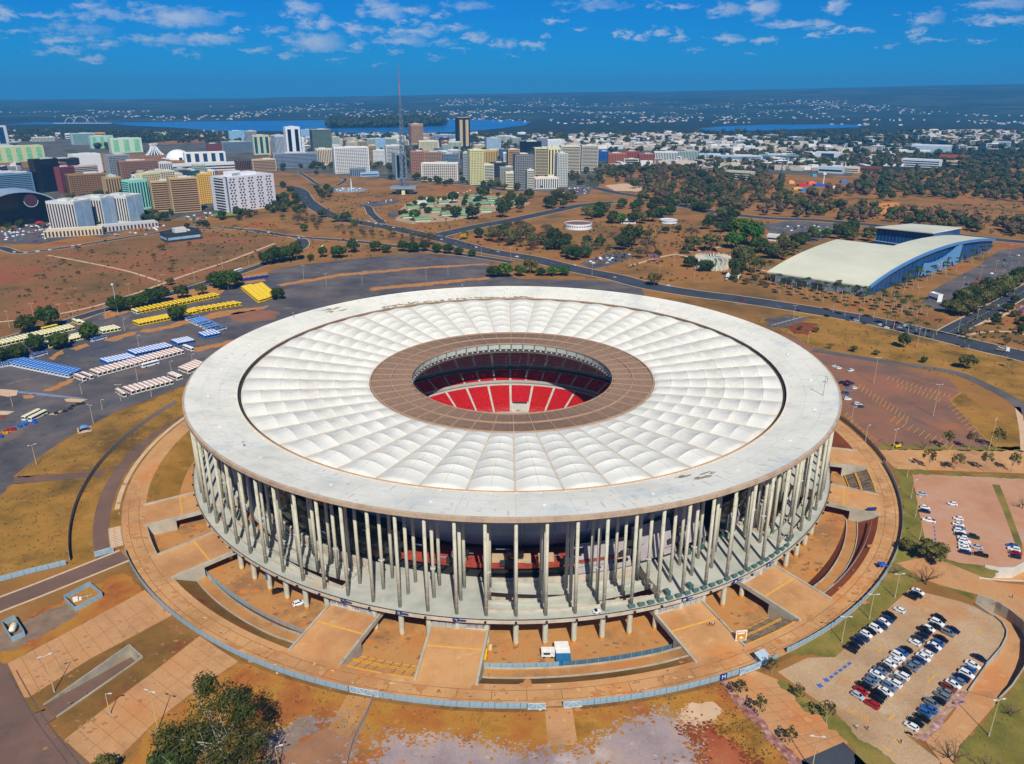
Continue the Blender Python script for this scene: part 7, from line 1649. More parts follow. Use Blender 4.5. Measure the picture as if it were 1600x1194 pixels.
for i in range(34):
    u=.02+i*.0288;h=next(a[1]+(b_[1]-a[1])*(u-a[0])/(b_[0]-a[0])for a,b_ in zip(prof,prof[1:])if a[0]<=u<=b_[0]);o=ob('mullion',mul,t,loc(u,-.002,0));o.scale=(1,1,h-1.6)
# pale curved screen in front of the middle
b = MB(); ups = []
for i in range(13):
    s_=i/12;u=.36+.3*s_;zt_=min(hh(u)-2.6,11.5+9.0*(2*s_-.55)**2*.75);ups.append((u,zt_))
vs=[loc(u,-.03,0)for u,z in ups]+[loc(u+.012,-.03,z)for u,z in ups];b.add(vs,[(i,i+1,13+i+1,13+i)for i in range(12)]);vs2=[loc(u,-.018,0)for u,z in ups]+[loc(u+.012,-.018,z)for u,z in ups];b.add(vs2,[(13+i,13+i+1,i+1,i)for i in range(12)]);b.add([vs[0],vs[13],vs2[13],vs2[0],vs[12],vs[25],vs2[25],vs2[12]],((0,1,2,3),(7,6,5,4)));b.build('entrance_screen',paint(98,148,196,rough=.6),t)
b=MB();b.add([loc(0,v,z)for v in (0,1)for z in (0,hA-1.2)],((0,1,3,2),));b.build('end_wall',paint(112,120,136,rough=.8),t)
for i in range(3):b=MB();v0=.46+i*.17;b.add([loc(-.002,v0,1),loc(-.002,v0+.12,1),loc(-.002,v0+.12,hA*.62),loc(-.002,v0,hA*.62)],((0,1,2,3),));b.build('loading_door',m_gdark,t)
b=MB();b.add([loc(.42,v,z)for v in (.40,1)for z in (0,P1[-1][1]-1.2)],((0,1,3,2),));b.build('back_wall',paint(112,120,136),t)
b=MB();b.add([loc(u,.41,h-1.3)for u,h in P2]+[loc(1,.41,0),loc(P2[0][0],.41,0)],[tuple(range(len(P2)+2))]);b.build('rear_glass',m_hblue,t);b=MB();b.add([loc(1,0,0),loc(1,.41,0),loc(1,.41,P2[-1][1]-1),loc(1,0,P2[-1][1]-1)],((0,1,2,3),));b.build('end_glass',m_hblue,t)
W4 = ((.75, .42), (1.0, .42), (1.0, 1.05), (.79, 1.2)); zt4 = (24.5, 20.5, 19.5, 22.5)
b=MB();vs=[loc(u,v,0)for u,v in W4]+[loc(u,v,z)for (u,v),z in zip(W4,zt4)];b.add(vs,((0,3,7,4),(3,2,6,7),(2,1,5,6),(0,4,5,1)));b.build('rear_wing',m_hblue,t)
b=MB();vs=[loc(u+(-.012 if i in (0,3)else .012),v+(.02 if i>1 else 0),z+k)for k in (0,1.2)for i,((u,v),z)in enumerate(zip(W4,zt4))];b.add(vs,((7,6,5,4),(0,1,2,3),(0,3,7,4),(3,2,6,7),(2,1,5,6),(0,4,5,1)));b.build('roof',m_cream,t)
for i in range(17):
    k=i/16;b=MB();A_,B4=Vector(loc(*W4[0],0)),Vector(loc(*W4[3],0));q_=A_.lerp(B4,k);b.box(q_,(.3,.3,zt4[0]+(zt4[3]-zt4[0])*k));b.build('mullion',bpy.data.materials['paint_70_120_170'],t)
b=MB();A_,B4=Vector(loc(*W4[0],7)),Vector(loc(*W4[3],7));b.tube(A_,B4,.7,n=6);b.build('cornice',paint(120,160,196),t)
b = MB(); a_ = loc(.52, -.034, 7); q = R_(0)
for i in range(7):aa=i*.9;c_=loc(.50+.012*cos(aa)*(1+i%2),-.0335,7.2+1.9*sin(aa));b.tube(c_,(c_[0]-uy.x*.3,c_[1]-uy.y*.3,c_[2]),.55,n=6)
b.build('emblem', paint(236, 214, 130), t)

# fairground: wheel, slide, tents
p = G(1219, 287); s = scale_at(p); r = 15 / s
t=thing('ferris_wheel','ferris wheel of the small fairground seen almost edge on','ferris wheel',p);b=MB()
for i in range(20):a,a2=2*pi*i/20,2*pi*(i+1)/20;b.tube((r*.3*cos(a),r*cos(a),r*1.15+r*sin(a)),(r*.3*cos(a2),r*cos(a2),r*1.15+r*sin(a2)),.5,n=4);b.tube((0,0,r*1.15),(r*.3*cos(a),r*cos(a),r*1.15+r*sin(a)),.2,n=4)
b.build('rim', paint(70, 110, 120), t)
for i in range(10):a=2*pi*i/10;b=MB();b.box((0,0,-1.5),(2,2,2));b.build('cabin',paint(*[(200,60,50),(230,190,60),(60,120,180)][i%3]),t,loc=(r*.3*cos(a),r*cos(a),r*1.15+r*sin(a)))
b=MB();b.tube((0,-6,0),(0,0,r*1.15),.6);b.tube((0,6,0),(0,0,r*1.15),.6);b.build('stand',paint(80,130,110),t)
for i,(x,y,cc,h,w_)in enumerate([(1254,291,(200,40,40),6,20),(1268,288,(230,110,60),7,16),(1246,296,(230,180,60),5,18),(1280,291,(40,90,180),6,22),(1296,290,(206,60,50),5,16),(1305,294,(226,226,222),5,20),(1262,298,(40,130,200),4,30),(1236,287,(236,160,90),7,12),(1318,286,(90,110,160),8,14),(1272,276,(60,160,206),6,10)]):
    p=G(x,y);b=MB();b.add([(-w_/2,-w_/3,0),(w_/2,-w_/3,0),(w_/2,w_/3,0),(-w_/2,w_/3,0),(-w_/2,-w_/3,h*.6),(w_/2,-w_/3,h*.6),(w_/2,w_/3,h*.6),(-w_/2,w_/3,h*.6),(0,0,h)],((0,1,5,4),(1,2,6,5),(2,3,7,6),(3,0,4,7),(4,5,8),(5,6,8),(6,7,8),(7,4,8)))
    nm=['scarlet','coral','amber','royal blue','brick red','white','sky blue','peach','slate blue','turquoise'][i];tag(b.build('fair_booth',paint(*cc),loc=p),nm+' tented booth in the small fairground','booth','fairground booths')
b=MB();b.tube((0,0,0),(0,0,26),1.2,.8);b.box((0,0,20),(6,4,3));tag(b.build('drop_tower',paint(226,226,226),loc=G(1286,289)),'white drop ride mast in the small fairground','ride')

# ------------------------------------------------------------------ water, far shore and hills
m_water = mat('lake_water', [L(32, 98, 160), L(48, 116, 174)], .002, .25, 5, spec=.3)
def far_sheet(name, pts, z, m): return sheet(name, px(*pts), z, m)
far_sheet('lake',[(150,192),(200,189),(330,187.4),(500,185.6),(620,186),(760,187),(830,190),(820,196),(760,203),(700,207),(560,209),(520,206),(400,205),(330,204.5),(280,200),(200,196)],.5,m_water)
far_sheet('lake',[(0,195),(60,191.5),(150,192),(200,194),(120,194),(50,194.5)],.5,m_water)
far_sheet('lake',[(1090,201),(1130,197.5),(1200,195),(1300,194.5),(1352,195),(1340,199),(1250,202),(1160,205),(1110,205)],.5,m_water)
m_wood=mat('far_woodland',[(.3,L(22,34,26)),(.5,L(34,46,32)),(.7,L(62,62,42))],.012,.95,9,(.06,.3),patch=[(.004,.6,.7,L(96,80,54),.5)])
m_hill=mat('hill_woodland',[(.3,L(18,30,26)),(.5,L(36,52,36)),(.62,L(62,72,46)),(.75,L(30,44,34))],.0016,.95,9,(.012,.35),patch=[(.0007,.56,.64,L(92,86,60),.6),(.004,.6,.68,L(14,26,22),.7)])
far_sheet('woodland',[(-900,226),(60,214),(200,226),(340,214),(500,216),(760,216),(960,232),(1100,240),(1250,262),(1400,268),(1560,262),(1900,270),(2700,255),(2700,178),(-900,178)],.25,m_wood)
far_sheet('wooded_island',[(508,199),(560,193),(640,190),(700,193),(690,197),(600,200),(520,201)],.9,m_wood)
# hills rising beyond the lake to a long ridge
HP=[(-700,160),(0,156),(200,155),(400,153),(560,150.5),(720,147.5),(900,144.5),(1100,142),(1300,138),(1500,133.5),(1600,132),(2300,130)]
def hz(xp):
    for (x0, y0), (x1, y1) in zip(HP, HP[1:]):
        if x0 <= xp <= x1: return y0 + (y1 - y0) * (xp - x0) / (x1 - x0)
    return 150
b = MB(); nx, ny = 120, 26; vs = []
for i in range(nx + 1):
    xp = -700 + 3000 * i / nx; d = ray(xp, 150); dh = Vector((d.x, d.y)).normalized()
    ytop=hz(xp)+1.1*mnoise.noise((xp*.012,3,0))+.5*mnoise.noise((xp*.05,7,0))
    near = 5600 if 100 < xp < 900 else 6200; far = 17000
    dtop = ray(xp, ytop); ztop = CAMZ + dtop.z / hypot(dtop.x, dtop.y) * far
    for j in range(ny + 1):
        t_ = j / ny; dist = near + (far - near) * t_ ** 1.3
        k=t_*t_*(3-2*t_);z=ztop*k+40*mnoise.noise((dh.x*dist*.0006,dist*.0006,1))*sin(pi*t_)-(2 if j==0 else 0)
        if j == ny: z = ztop
        vs.append((dh.x * dist, -DIST + dh.y * dist, max(z, -2 if j == 0 else .6)))
b.add(vs,[(i*(ny+1)+j,(i+1)*(ny+1)+j,(i+1)*(ny+1)+j+1,i*(ny+1)+j+1)for i in range(nx)for j in range(ny)])
hills = tag(b.build('hills', m_hill, smooth=True), kind='structure')
HV, HNY = vs, ny
def hill_z(x, y):
    d = hypot(x, y + DIST); a = atan2(x, y + DIST)
    best = 0.6
    xp = 800 + FPX * math.tan(a) * 1.069
    i = max(0, min(nx - 1, int((xp + 700) / 3000 * nx)))
    col = vs[i * (ny + 1):(i + 1) * (ny + 1)]
    for p0, p1 in zip(col, col[1:]):
        d0, d1 = hypot(p0[0], p0[1] + DIST), hypot(p1[0], p1[1] + DIST)
        if d0 <= d <= d1: return p0[2] + (p1[2] - p0[2]) * (d - d0) / (d1 - d0)
    return .6
# pale houses: the nearer blocks one by one, the thousands beyond as one mass
rnd = random.Random(11)
blk = []
for col in ((222,222,216),(212,206,192),(226,228,228),(196,186,170),(206,214,218)):
    b=MB();b.box((0,0,0),(1,1,1));b.box((0,0,1),(.3,.4,.12));blk.append(b.mesh('house_block',paint(*col,rough=.8)))
wb = MB(); wb.box((0, 0, 0), (.9, 1.02, .22)); wbm = wb.mesh('window_band', m_gdark)
k=0;RG=[([(870,232),(1090,236),(1260,240),(1600,236),(1600,214),(1200,214),(960,212),(870,222)],105,'in the pale quarter beyond the offices'),([(560,224),(720,236),(720,214),(580,212)],14,'behind the central hotels'),([(430,236),(560,240),(540,222),(450,218)],10,'behind the lakeside towers'),([(1190,262),(1270,262),(1270,244),(1190,246)],16,'near the fairground'),([(960,262),(1100,258),(1090,250),(960,252)],8,'behind the brick apartments'),([(-40,282),(60,270),(60,262),(-40,262)],6,'beyond the left offices')]
for poly, n_, where in RG:
    SC=scatter(poly,n_,3+n_,26);xq=sorted(p[0]for p in SC);yq=sorted(p[1]for p in SC)[len(SC)//2]
    for x, y in SC:
        w_=rnd.uniform(22,60);d_=rnd.uniform(12,18);h=rnd.uniform(7,17);j=rnd.randrange(5)
        o=ob('house_block',blk[j],None,(x,y,.3),rnd.choice((.2,.22,1.75,-.1)),(w_,d_,h));pos=('near ' if y<yq else 'far ')+('left' if x<xq[len(xq)//3]else 'right' if x>xq[2*len(xq)//3]else 'middle');cn=['white','cream','bright white','tan','bluish white'][j];tag(o,'pale %s house block, %s, %s'%(cn,pos,where),'building','%s blocks, %s, %s'%(cn,pos,where))
        for f in range(3): ob('window_band', wbm, o, (0, 0, .1 + f * .3))
b = MB(); 
def many(poly, n_, seed, wmin, wmax, hmin, hmax, clump=0.0):
    for x, y in scatter(poly, n_, seed):
        if clump and mnoise.noise((x * .0011, y * .0011, seed)) < clump: continue
        b.box((x,y,hill_z(x,y)if hypot(x,y+DIST)>5600 else .3),(rnd.uniform(wmin,wmax),rnd.uniform(wmin,wmax)*.6,rnd.uniform(hmin,hmax)),rnd.uniform(0,3),m=rnd.randrange(3))
many([(860,232),(1260,240),(1700,228),(1700,205),(1200,208),(900,211)],1500,21,14,50,5,14,-.12)
many([(960,262),(1260,268),(1400,262),(1400,240),(960,244)],150,27,14,50,5,11,-.2)
many([(420, 226), (880, 228), (880, 209), (420, 212)], 170, 22, 12, 34, 5, 14)
many([(0, 222), (420, 222), (420, 206), (0, 204)], 120, 23, 12, 40, 4, 10, .05)
many([(-50,187),(1700,200),(1700,176),(1100,170),(700,168),(0,176)],2300,24,10,26,4,8,.14)
many([(480,186),(1000,196),(1400,192),(1400,174),(700,169),(480,176)],1100,25,10,24,4,8,.1)
tag(b.build('far_houses',[paint(226,226,220,rough=.8),paint(206,190,170,rough=.8),paint(190,176,160,rough=.8)]),kind='stuff')
# ------------------------------------------------------------------ fences, lamps, signs, people, small things
m_mesh_b=mat('blue_fence_sheet',[L(126,154,170),L(156,180,192)],.4,.6,4,obj=True);m_mesh_g=mat('grey_fence_sheet',[L(146,140,138),L(172,164,158)],.4,.7,4,obj=True);m_mesh_d=mat('blue_hoarding',[L(64,100,126),L(92,124,144)],.4,.6,4,obj=True)
def fence(label, pts, z, h, panel, m, gates=(), gap=(), lean=0, name='fence'):
    "row of sheet panels between posts along a line of points"
    t = thing(name, label, 'fence', pts[0]); acc = [0]
    for a, c in zip(pts, pts[1:]): acc.append(acc[-1] + (c - a).length)
    def at(s):
        s = min(max(s, 0), acc[-1])
        for i in range(len(pts) - 1):
            if acc[i]<=s<=acc[i+1]:return pts[i].lerp(pts[i+1],(s-acc[i])/max(1e-6,acc[i+1]-acc[i]))
        return pts[-1]
    n=int(acc[-1]/panel);pm=MB();pm.add([(0,-.03,.1),(panel-.12,-.03,.1),(panel-.12,-.03,h),(0,-.03,h),(0,.03,.1),(panel-.12,.03,.1),(panel-.12,.03,h),(0,.03,h)],((0,1,2,3),(7,6,5,4),(3,2,6,7),(0,3,7,4),(1,5,6,2)))
    me=pm.mesh('fence_panel',m);q=MB();q.box((0,0,0),(.12,.12,h+.12));po=q.mesh('post',paint(170,176,178))
    for i in range(n):
        A, B_ = at(i * panel), at((i + 1) * panel); mid_ = (A + B_) / 2
        if any(g0 <= i / n <= g1 for g0, g1 in gap): continue
        a = atan2(B_.y - A.y, B_.x - A.x); o = A - pts[0]; o.z = z
        ob('fence_panel', me, t, o, a)
        if i % 2 == 0: ob('post', po, t, o, a)
    return t
arc = lambda r, a0, a1, n=60: [P(a0 + (a1 - a0) * i / n, r) for i in range(n + 1)]
fence('long curved fence of pale blue sheet panels round the front of the concourse',arc(185.9,-146,-88.6),.05,2.3,1.9,m_mesh_b,gap=[(.704,.744)])
fence('pale blue panel fence right of the open front gateway',arc(185.9,-85.3,-62),.05,2.3,1.9,m_mesh_b)
fence('pale blue panel fence curving beside the eastern lawn',arc(185.2,-61,-8),.05,2.3,1.9,m_mesh_b)
fence('dark grey panel fence curving behind the eastern car park',arc(186.8,-8,32),.05,2.3,1.9,m_mesh_g)
fence('tall grey panel fence along the brown service road',arc(204.8,-147.5,-195),.05,2.6,2.0,m_mesh_g)
fence('blue grey panel fence at the far left beside the road',[G(-10,912),G(50,896),G(112,881)],.05,2.4,2.0,m_mesh_b)
fence('grey mesh fence at the edge of the central court',arc(163.9,-93.2,-84),CZ,2.3,1.9,m_mesh_b)
fence('blue hoarding at the edge of the central court',arc(163.9,-84,-70.4),CZ,2.3,1.9,m_mesh_d)
fence('pale blue hoarding round the left sunken court',arc(163.9,-138,-126),CZ,2.3,1.9,m_mesh_b)
fence('grey mesh fence round the left sunken court',arc(163.9,-126,-114.6),CZ,2.3,1.9,m_mesh_g)
fence('railing beside the path on the eastern bank',arc(173.6,-46,-27),0.0,1.0,2.0,m_mesh_g,name='railing')
fence('leaning wire fence running down from the side gate',[G(584,1092),G(572,1120),G(556,1150),G(546,1180),G(540,1215)],.02,1.8,2.0,m_mesh_g)
for th,R__,w,lab in ((-104.75,185.9,4.5,'left leaf of the white framed double gate at the side path'),(-103.3,185.9,4.5,'right leaf of the white framed double gate at the side path'),(-87.75,186.3,5.2,'white framed gate leaf left of the open gateway'),(-84.4,186.3,5.2,'white framed gate leaf right of the open gateway'),(-66.2,186.4,8,'long white framed gate leaf right of the blue M sign'),(-147,193,6.6,'white barred gate across the brown service road')):
    rz = R_(th + (90 if th > -140 else 0))
    t = thing('gate', lab, 'gate', P(th, R__), rz); b = MB()
    for zz in (.2, 2.35): b.tube((-w / 2, 0, zz), (w / 2, 0, zz), .07, n=5)
    for xx in (-w / 2, 0, w / 2): b.tube((xx, 0, .1), (xx, 0, 2.35), .07, n=5)
    for s in (-1, 1): b.tube((s * w / 2, 0, .2), (0, 0, 2.35), .05, n=5)
    b.build('frame',paint(206,220,226),t);b=MB();b.box((0,0.03,.25),(w-.1,.03,2.05));b.build('sheet',m_mesh_b,t)
# lettering: flat shapes cut as text meshes
def text(s, size, m, parent, loc_, rot, ext=.02):
    c=bpy.data.curves.new('lettering','FONT');c.body=s;c.size=size;c.align_x='CENTER';c.align_y='CENTER';c.extrude=ext
    o=bpy.data.objects.new('lettering',c);me=o.to_mesh().copy();bpy.data.objects.remove(o);me.materials.clear();me.materials.append(m)
    o = ob('lettering', me, parent, loc_); o.rotation_euler = rot; return o
m_wt = paint(232, 234, 236); m_sb = paint(16, 52, 122); m_sb2 = paint(40, 96, 190)
p=P(-69.3,186.2);t=thing('gate_sign','blue square sign with a white letter M on the fence','sign',p,R_(-69.3+90));b=MB();b.box((0,-.15,.3),(2.4,.1,2.4));b.build('board',m_sb,t);text('M',2.0,m_wt,t,(0,-.22,1.5),(pi/2,0,0))
t=thing('notice_board','orange notice board in a white frame beside the stairs','sign',G(1157,1002),.12);b=MB();b.box((0,0,.3),(3.8,.25,4.1));b.build('frame',m_wt,t);b=MB();b.box((0,-.16,.65),(3.1,.1,3.4));b.build('board',paint(208,142,20),t)
for k,(wd,z)in enumerate(((2.4,3.2),(.5,1.9),(.9,1.6),(1.4,1.3))):b=MB();b.box((-.2+.1*k,-.23,z),(wd,.05,.5 if not k else .28));b.build('print_line',m_wt,t)
for th,num in ((-112.0,'22'),(-104.2,'23'),(-96.9,'24'),(-67.4,'b'),(-58.9,'c'),(-52.2,'d')):
    q=P(th,155.6,PZ-.15);a=R_(th+90);t=thing('gate_number_sign','blue gate number sign on the podium edge '+{'22':'above the left front ramp','23':'above the front stairs','24':'above the central ramp','b':'above the right ramp','c':'above the weathered stairs','d':'above the far right ramp'}[num],'sign',q,a);b=MB();b.box((0,0,-.5),(2.2,.16,1.2));b.build('number_plate',m_sb,t);b=MB()
    if len(num) == 2: text(num, 1.0, m_wt, t, (0, -.1, .1), (pi / 2, 0, 0))
    else:b.box((-.35,-.1,-.2),(.5,.03,.6));b.box((.3,-.1,-.2),(.4,.03,.6));b.build('white_mark',m_wt,t)
    b=MB();b.add([(1.15,-.05,-.4),(3.2,-.05,-.4),(3.7,-.05,-.1),(3.2,-.05,.35),(1.15,-.05,.35)],((0,1,2,3,4),));b.build('pointer',m_sb2 if th>-90 else m_sb,t)
t=thing('column_sign','blue vertical banner on a short column of the left court','sign',P(-126.9,153.3,0),R_(-126.9+90));b=MB();b.box((0,0,.6),(1.0,.1,3.4));b.build('board',m_sb2,t)
# folded green crowd barriers along the podium edge
b=MB();b.add([(-1.2,-.5,0),(1.2,-.5,0),(1.2,.6,0),(-1.2,.6,0),(-1.2,.5,1.5),(1.2,.1,1.15)],((3,2,1,0),(0,1,5,4),(1,2,5),(2,3,4,5),(3,0,4)));gb=b.mesh('crowd_barrier',mat('green_grey_board',[L(58,86,84),L(86,112,106)],.5,.7,4,obj=True))
for i in range(24):
    th=-74.6+i*1.36;tag(ob('crowd_barrier',gb,None,P(th,153.6 if i<22 else 152,PZ+.01),R_(th+90+8)),'wedge shaped green board, %s from the left along the podium edge'%ORD[i],'barrier','green boards along the podium edge')
for i in range(7):
    th=(-60,-57,-54.4,-51,-49,-65.4,-69)[i];b=MB();b.box((0,0,0),(2.2,1.6,1.7));b.box((0,0,1.7),(2.3,1.7,.1));tag(b.build('green_crate',bpy.data.materials['green_grey_board'],loc=P(th,133.6 if i<5 else 151,PZ+.01),rz=R_(th)),'dark green crate %s on the podium'%['near the sheet roof','right of the sheet roof','by the third inner column','by the fourth inner column','before the right ramp well','behind the barriers','at the left end of the barriers'][i],'crate')
# lamp posts
def lamp(x, y, h, lab, heads=2, col=(196, 176, 130), z=0.0, grp=None):
    t=thing('street_lamp',lab,'lamp post',G(x,y,z),TR_.uniform(-.5,.9),grp);b=MB();b.tube((0,0,0),(0,0,h),.17,.09,7);b.build('pole',paint(*col),t);b=MB();b.tube((0,0,0),(0,0,.9),.26,.24,7);b.build('foot',paint(170,176,176),t)
    for s in ((-1, 1) if heads == 2 else (1,)):
        b=MB();b.tube((0,0,h),(s*1.0,0,h+.25),.06,n=5);b.box((s*1.45,0,h+.2),(1.0,.36,.16));b.build('lamp_head',paint(214,216,212),t)
for x,y,h,tx in ((85,1081,13.5,'on the lawn above the sunken lane'),(172,1116,7.5,'short, at the edge of the lower forecourt'),(247,1141,14,'tall, at the edge of the lower forecourt'),(436,1207,9,'beside the shadow of the tall tree'),(1545,1150,13,'on the corner lawn beside the slip road'),(1268,1205,12,'at the bottom of the dark service lane'),(1315,1003,10,'first along the eastern lawn'),(1358,967,10,'second along the eastern lawn'),(1398,934,10,'third along the eastern lawn'),(1417,745,9,'at the top of the eastern lawn'),(1423,779,9,'second down the eastern lawn'),(1430,808,9,'third down the eastern lawn'),(1436,845,9,'fourth down the eastern lawn'),(1545,703,17,'on the verge of the grid car park'),(1458,650,19,'in the middle of the grid car park'),(1365,599,17,'at the top of the grid car park'),(1395,702,11,'beside the yellow excavator'),(1330,660,9,'behind the grey fence, upper'),(1352,690,9,'behind the grey fence, lower'),
                    (57,726,10.5,'on the lawn edge by the asphalt road'),(146,662,11,'beside the small shelter'),(189,626,10,'by the front white buses'),(237,620,10,'in front of the white bus row'),(215,594,10,'between the bus rows'),(20,635,9,'near the pale concrete patches'),(128,616,7,'near the faded blue band'),(268,583,8,'by the stadium rim'),(160,640,6,'by the paved strip'),(301,567,6,'half hidden by the roof'),(195,517,9,'in the open asphalt'),(217,541,8,'among the blue edged buses'),(165,494,9,'on the grass tip'),(475,437,14,'on the upper asphalt, left'),(510,447,12,'on the upper asphalt, second'),(566,445,10,'on the upper asphalt, third'),(666,438,12,'on the upper asphalt, right'),(700,430,9,'on the upper asphalt, far right'),
                    (257,451,13,'along the field road by the small tree'),(203,463,11,'along the field path, second'),(115,498,13,'along the field path, beside trees'),(95,494,10,'along the field path, third'),(53,497,12,'along the field path, fourth'),(15,512,13,'along the field path at the left'),(305,440,13,'along the ring road, left'),(348,421,13,'along the ring road, middle'),(389,414,12,'along the ring road, right'),(455,400,12,'by the bend of the ring road'),(752,400,14,'at the nose of the slip road'),(798,406,13,'on the avenue behind the clipped trees'),(925,430,12,'on the avenue median'),(1030,436,13,'on the verge before the park'),(983,420,15,'beside the small car park'),(1053,415,14,'on the park path'),(924,388,12,'beside the park grove'),(1085,433,11,'before the round pavilion'),(1168,428,11,'right of the round pavilion'),(1240,498,11,'by the striped apron'),(1262,536,8,'on the red bank'),(1432,545,15,'on the grass edge of the avenue'),(1497,518,11,'at the boulevard mouth'),(1526,500,11,'on the boulevard'),(1582,470,11,'on the boulevard, farther'),(1433,470,12,'by the white marquee'),(1503,455,13,'in the hall car park'),(1530,441,16,'in the hall car park, farther'),(1576,402,14,'at the back of the hall car park'),(1555,424,11,'in the hall car park, right')):
    lamp(x, y, h, 'lamp post ' + tx, 2 if h > 9.4 else 1)
t=thing('floodlight_mast','tall pale blue floodlight mast by the hedge of trees','mast',G(184,489));b=MB();b.tube((0,0,0),(0,0,24),.34,.2,8);b.build('pole',paint(150,186,206),t);b=MB();b.box((0,0,23.6),(1.5,1.5,1.4));b.build('lamp_cluster',paint(214,222,226),t)
# walled compounds at the lower left
def compound(q, lab, tank):
    pts = px(*q); c = sum(pts, Vector()) / 4; t = thing('compound', lab, 'enclosure', c)
    for i in range(4):
        a,e=pts[i],pts[(i+1)%4];n=5;d=(e-a);nn=Vector((-d.y,d.x,0)).normalized()*.05
        for k in range(n):
            u,v=a.lerp(e,k/n+.005)-c,a.lerp(e,(k+1)/n-.005)-c;b=MB();b.add([u-nn,v-nn,v+nn,u+nn]+[w+Vector((0,0,2.1))for w in (u-nn,v-nn,v+nn,u+nn)],((0,1,5,4),(1,2,6,5),(2,3,7,6),(3,0,4,7),(4,5,6,7)));b.build('sheet_panel',m_mesh_b,t)
    return c
c=compound(((101,938),(141,916),(161,933),(119,956)),'roofless enclosure of pale blue sheets holding pipework',0)
t=thing('pump_set','white pump and pipes inside the larger blue enclosure','pump',c,.5);b=MB();b.box((-2.5,0,0),(1.6,1.2,1.4));b.box((-1,0,0),(.9,.9,.9));b.build('pump',m_wt,t);b=MB();b.tube((-1,0,.6),(3,0,.6),.16);b.tube((1.4,0,0),(1.4,0,1.2),.2);b.build('pipe',paint(170,172,168),t)
c=compound(((4,978),(24,969),(40,994),(20,1003)),'roofless enclosure of pale blue sheets holding a white tank',1)
t=thing('gas_tank','cream gas tank lying inside the smaller blue enclosure','tank',c,1.9);b=MB();b.rev([(.01,-2.2),(.7,-2.0),(1,-1.5),(1,1.5),(.7,2.0),(.01,2.2)],16);o=b.build('shell',paint(232,226,196),t,smooth=True);o.rotation_euler=(0,pi/2,0);o.location=(0,0,1.5)
for x in (-1.1,1.1):b=MB();b.box((x,0,0),(.35,1.3,.6));b.build('cradle',paint(120,116,110),t)
# trailers and machines in the courts
def trailer(x, y, rz, w, d, h, lab, c2=(226, 226, 220)):
    t=thing('site_trailer',lab,'trailer',G(x,y,CZ),rz);b=MB();b.box((0,0,.6),(w,d,h));b.build('body',paint(*c2),t);b=MB();b.box((0,0,.6+h),(w+.12,d+.12,.12));b.build('roof',paint(236,234,226),t);b=MB();b.box((-w*.1,-d/2-.03,1.5),(w*.5,.05,.8));b.build('window',m_gdark,t)
    for xx in (-w*.3,w*.3):b=MB();b.tube((xx,-d/2,.4),(xx,d/2,.4),.4,n=10);b.build('wheel',m_tyre,t)
    b=MB();b.tube((-w/2,0,.6),(-w/2-1.2,0,.5),.08,n=5);b.build('drawbar',paint(60,60,62),t)
trailer(856,1025,.02,4.4,2.4,2.0,'small white site trailer in the central court');trailer(877,1019,.02,4.6,3.2,2.4,'white container cabin behind the blue box in the central court');trailer(879,1026,.02,4.6,3.0,2.2,'pale green container cabin in the central court',(196,214,190))
b=MB();b.box((0,0,0),(4.8,3,2.6));b.box((0,0,2.6),(4.9,3.1,.1));tag(b.build('container',paint(40,110,160),loc=G(880,1036,CZ),rz=.02),'blue container at the hoarding of the central court','container')
t=thing('lifting_platform','yellow boom lift parked beside the front ramp','machine',G(758,1020,CZ),1.5);b=MB();b.box((-2,0,.6),(4.4,1.8,1.0));b.build('chassis',paint(236,190,16),t);b=MB();b.tube((0,0,1.6),(3.5,.2,2.2),.35);b.tube((3.5,.2,2.2),(5.4,.4,2.0),.25);b.build('boom',paint(240,200,30),t);b=MB();b.box((1.5,-1.6,.5),(1.8,1.1,1.1));b.build('basket',paint(226,196,140),t)
for xx in (-3.4,-.4):b=MB();b.tube((xx,-1,.5),(xx,1,.5),.5,n=10);b.build('wheel',m_tyre,t)
t=thing('golf_cart','white cart with dark seats on the podium edge','cart',P(-79.3,153.6,PZ+.01),R_(12));b=MB();b.box((0,0,.3),(2.6,1.3,.6));b.build('body',m_wt,t);b=MB();b.box((-.3,0,.9),(.9,1.1,.5));b.build('seat',paint(30,30,34),t)
for xx in (-.9,.9):b=MB();b.tube((xx,-.65,.3),(xx,.65,.3),.3,n=10);b.build('wheel',m_tyre,t)
b=MB();b.box((0,0,.0),(2.2,1.4,.06));tag(b.build('deck_plate',paint(150,160,156),loc=P(-77.9,153.4,PZ+.01),rz=R_(12)),'flat pale board lying beside the white cart','board')
t=thing('gate_hut','pale blue gate hut with sloping roof at the fence corner','hut',G(1190,1034),.45);b=MB();b.box((0,0,0),(3.4,2.6,2.4));b.build('wall',m_mesh_b,t);b=MB();b.add([(-2.1,-1.7,2.3),(2.1,-1.7,2.3),(2.1,1.7,3.0),(-2.1,1.7,3.0),(-2.1,-1.7,2.45),(2.1,-1.7,2.45),(2.1,1.7,3.15),(-2.1,1.7,3.15)],((3,2,1,0),(4,5,6,7),(0,1,5,4),(1,2,6,5),(2,3,7,6),(3,0,4,7)));b.build('roof',paint(176,194,204),t)
t=thing('canopy','blue folding canopy on the right of the concourse','canopy',G(1377,888));b=MB();b.add([(-1.4,-1.4,2),(1.4,-1.4,2),(1.4,1.4,2),(-1.4,1.4,2),(0,0,2.8)],((0,1,4),(1,2,4),(2,3,4),(3,0,4)));b.build('cover',paint(24,84,190),t)
for sx in (-1, 1):
    for sy in (-1,1):b=MB();b.tube((sx*1.3,sy*1.3,0),(sx*1.3,sy*1.3,2),.05,n=5);b.build('leg',paint(200,200,200),t)
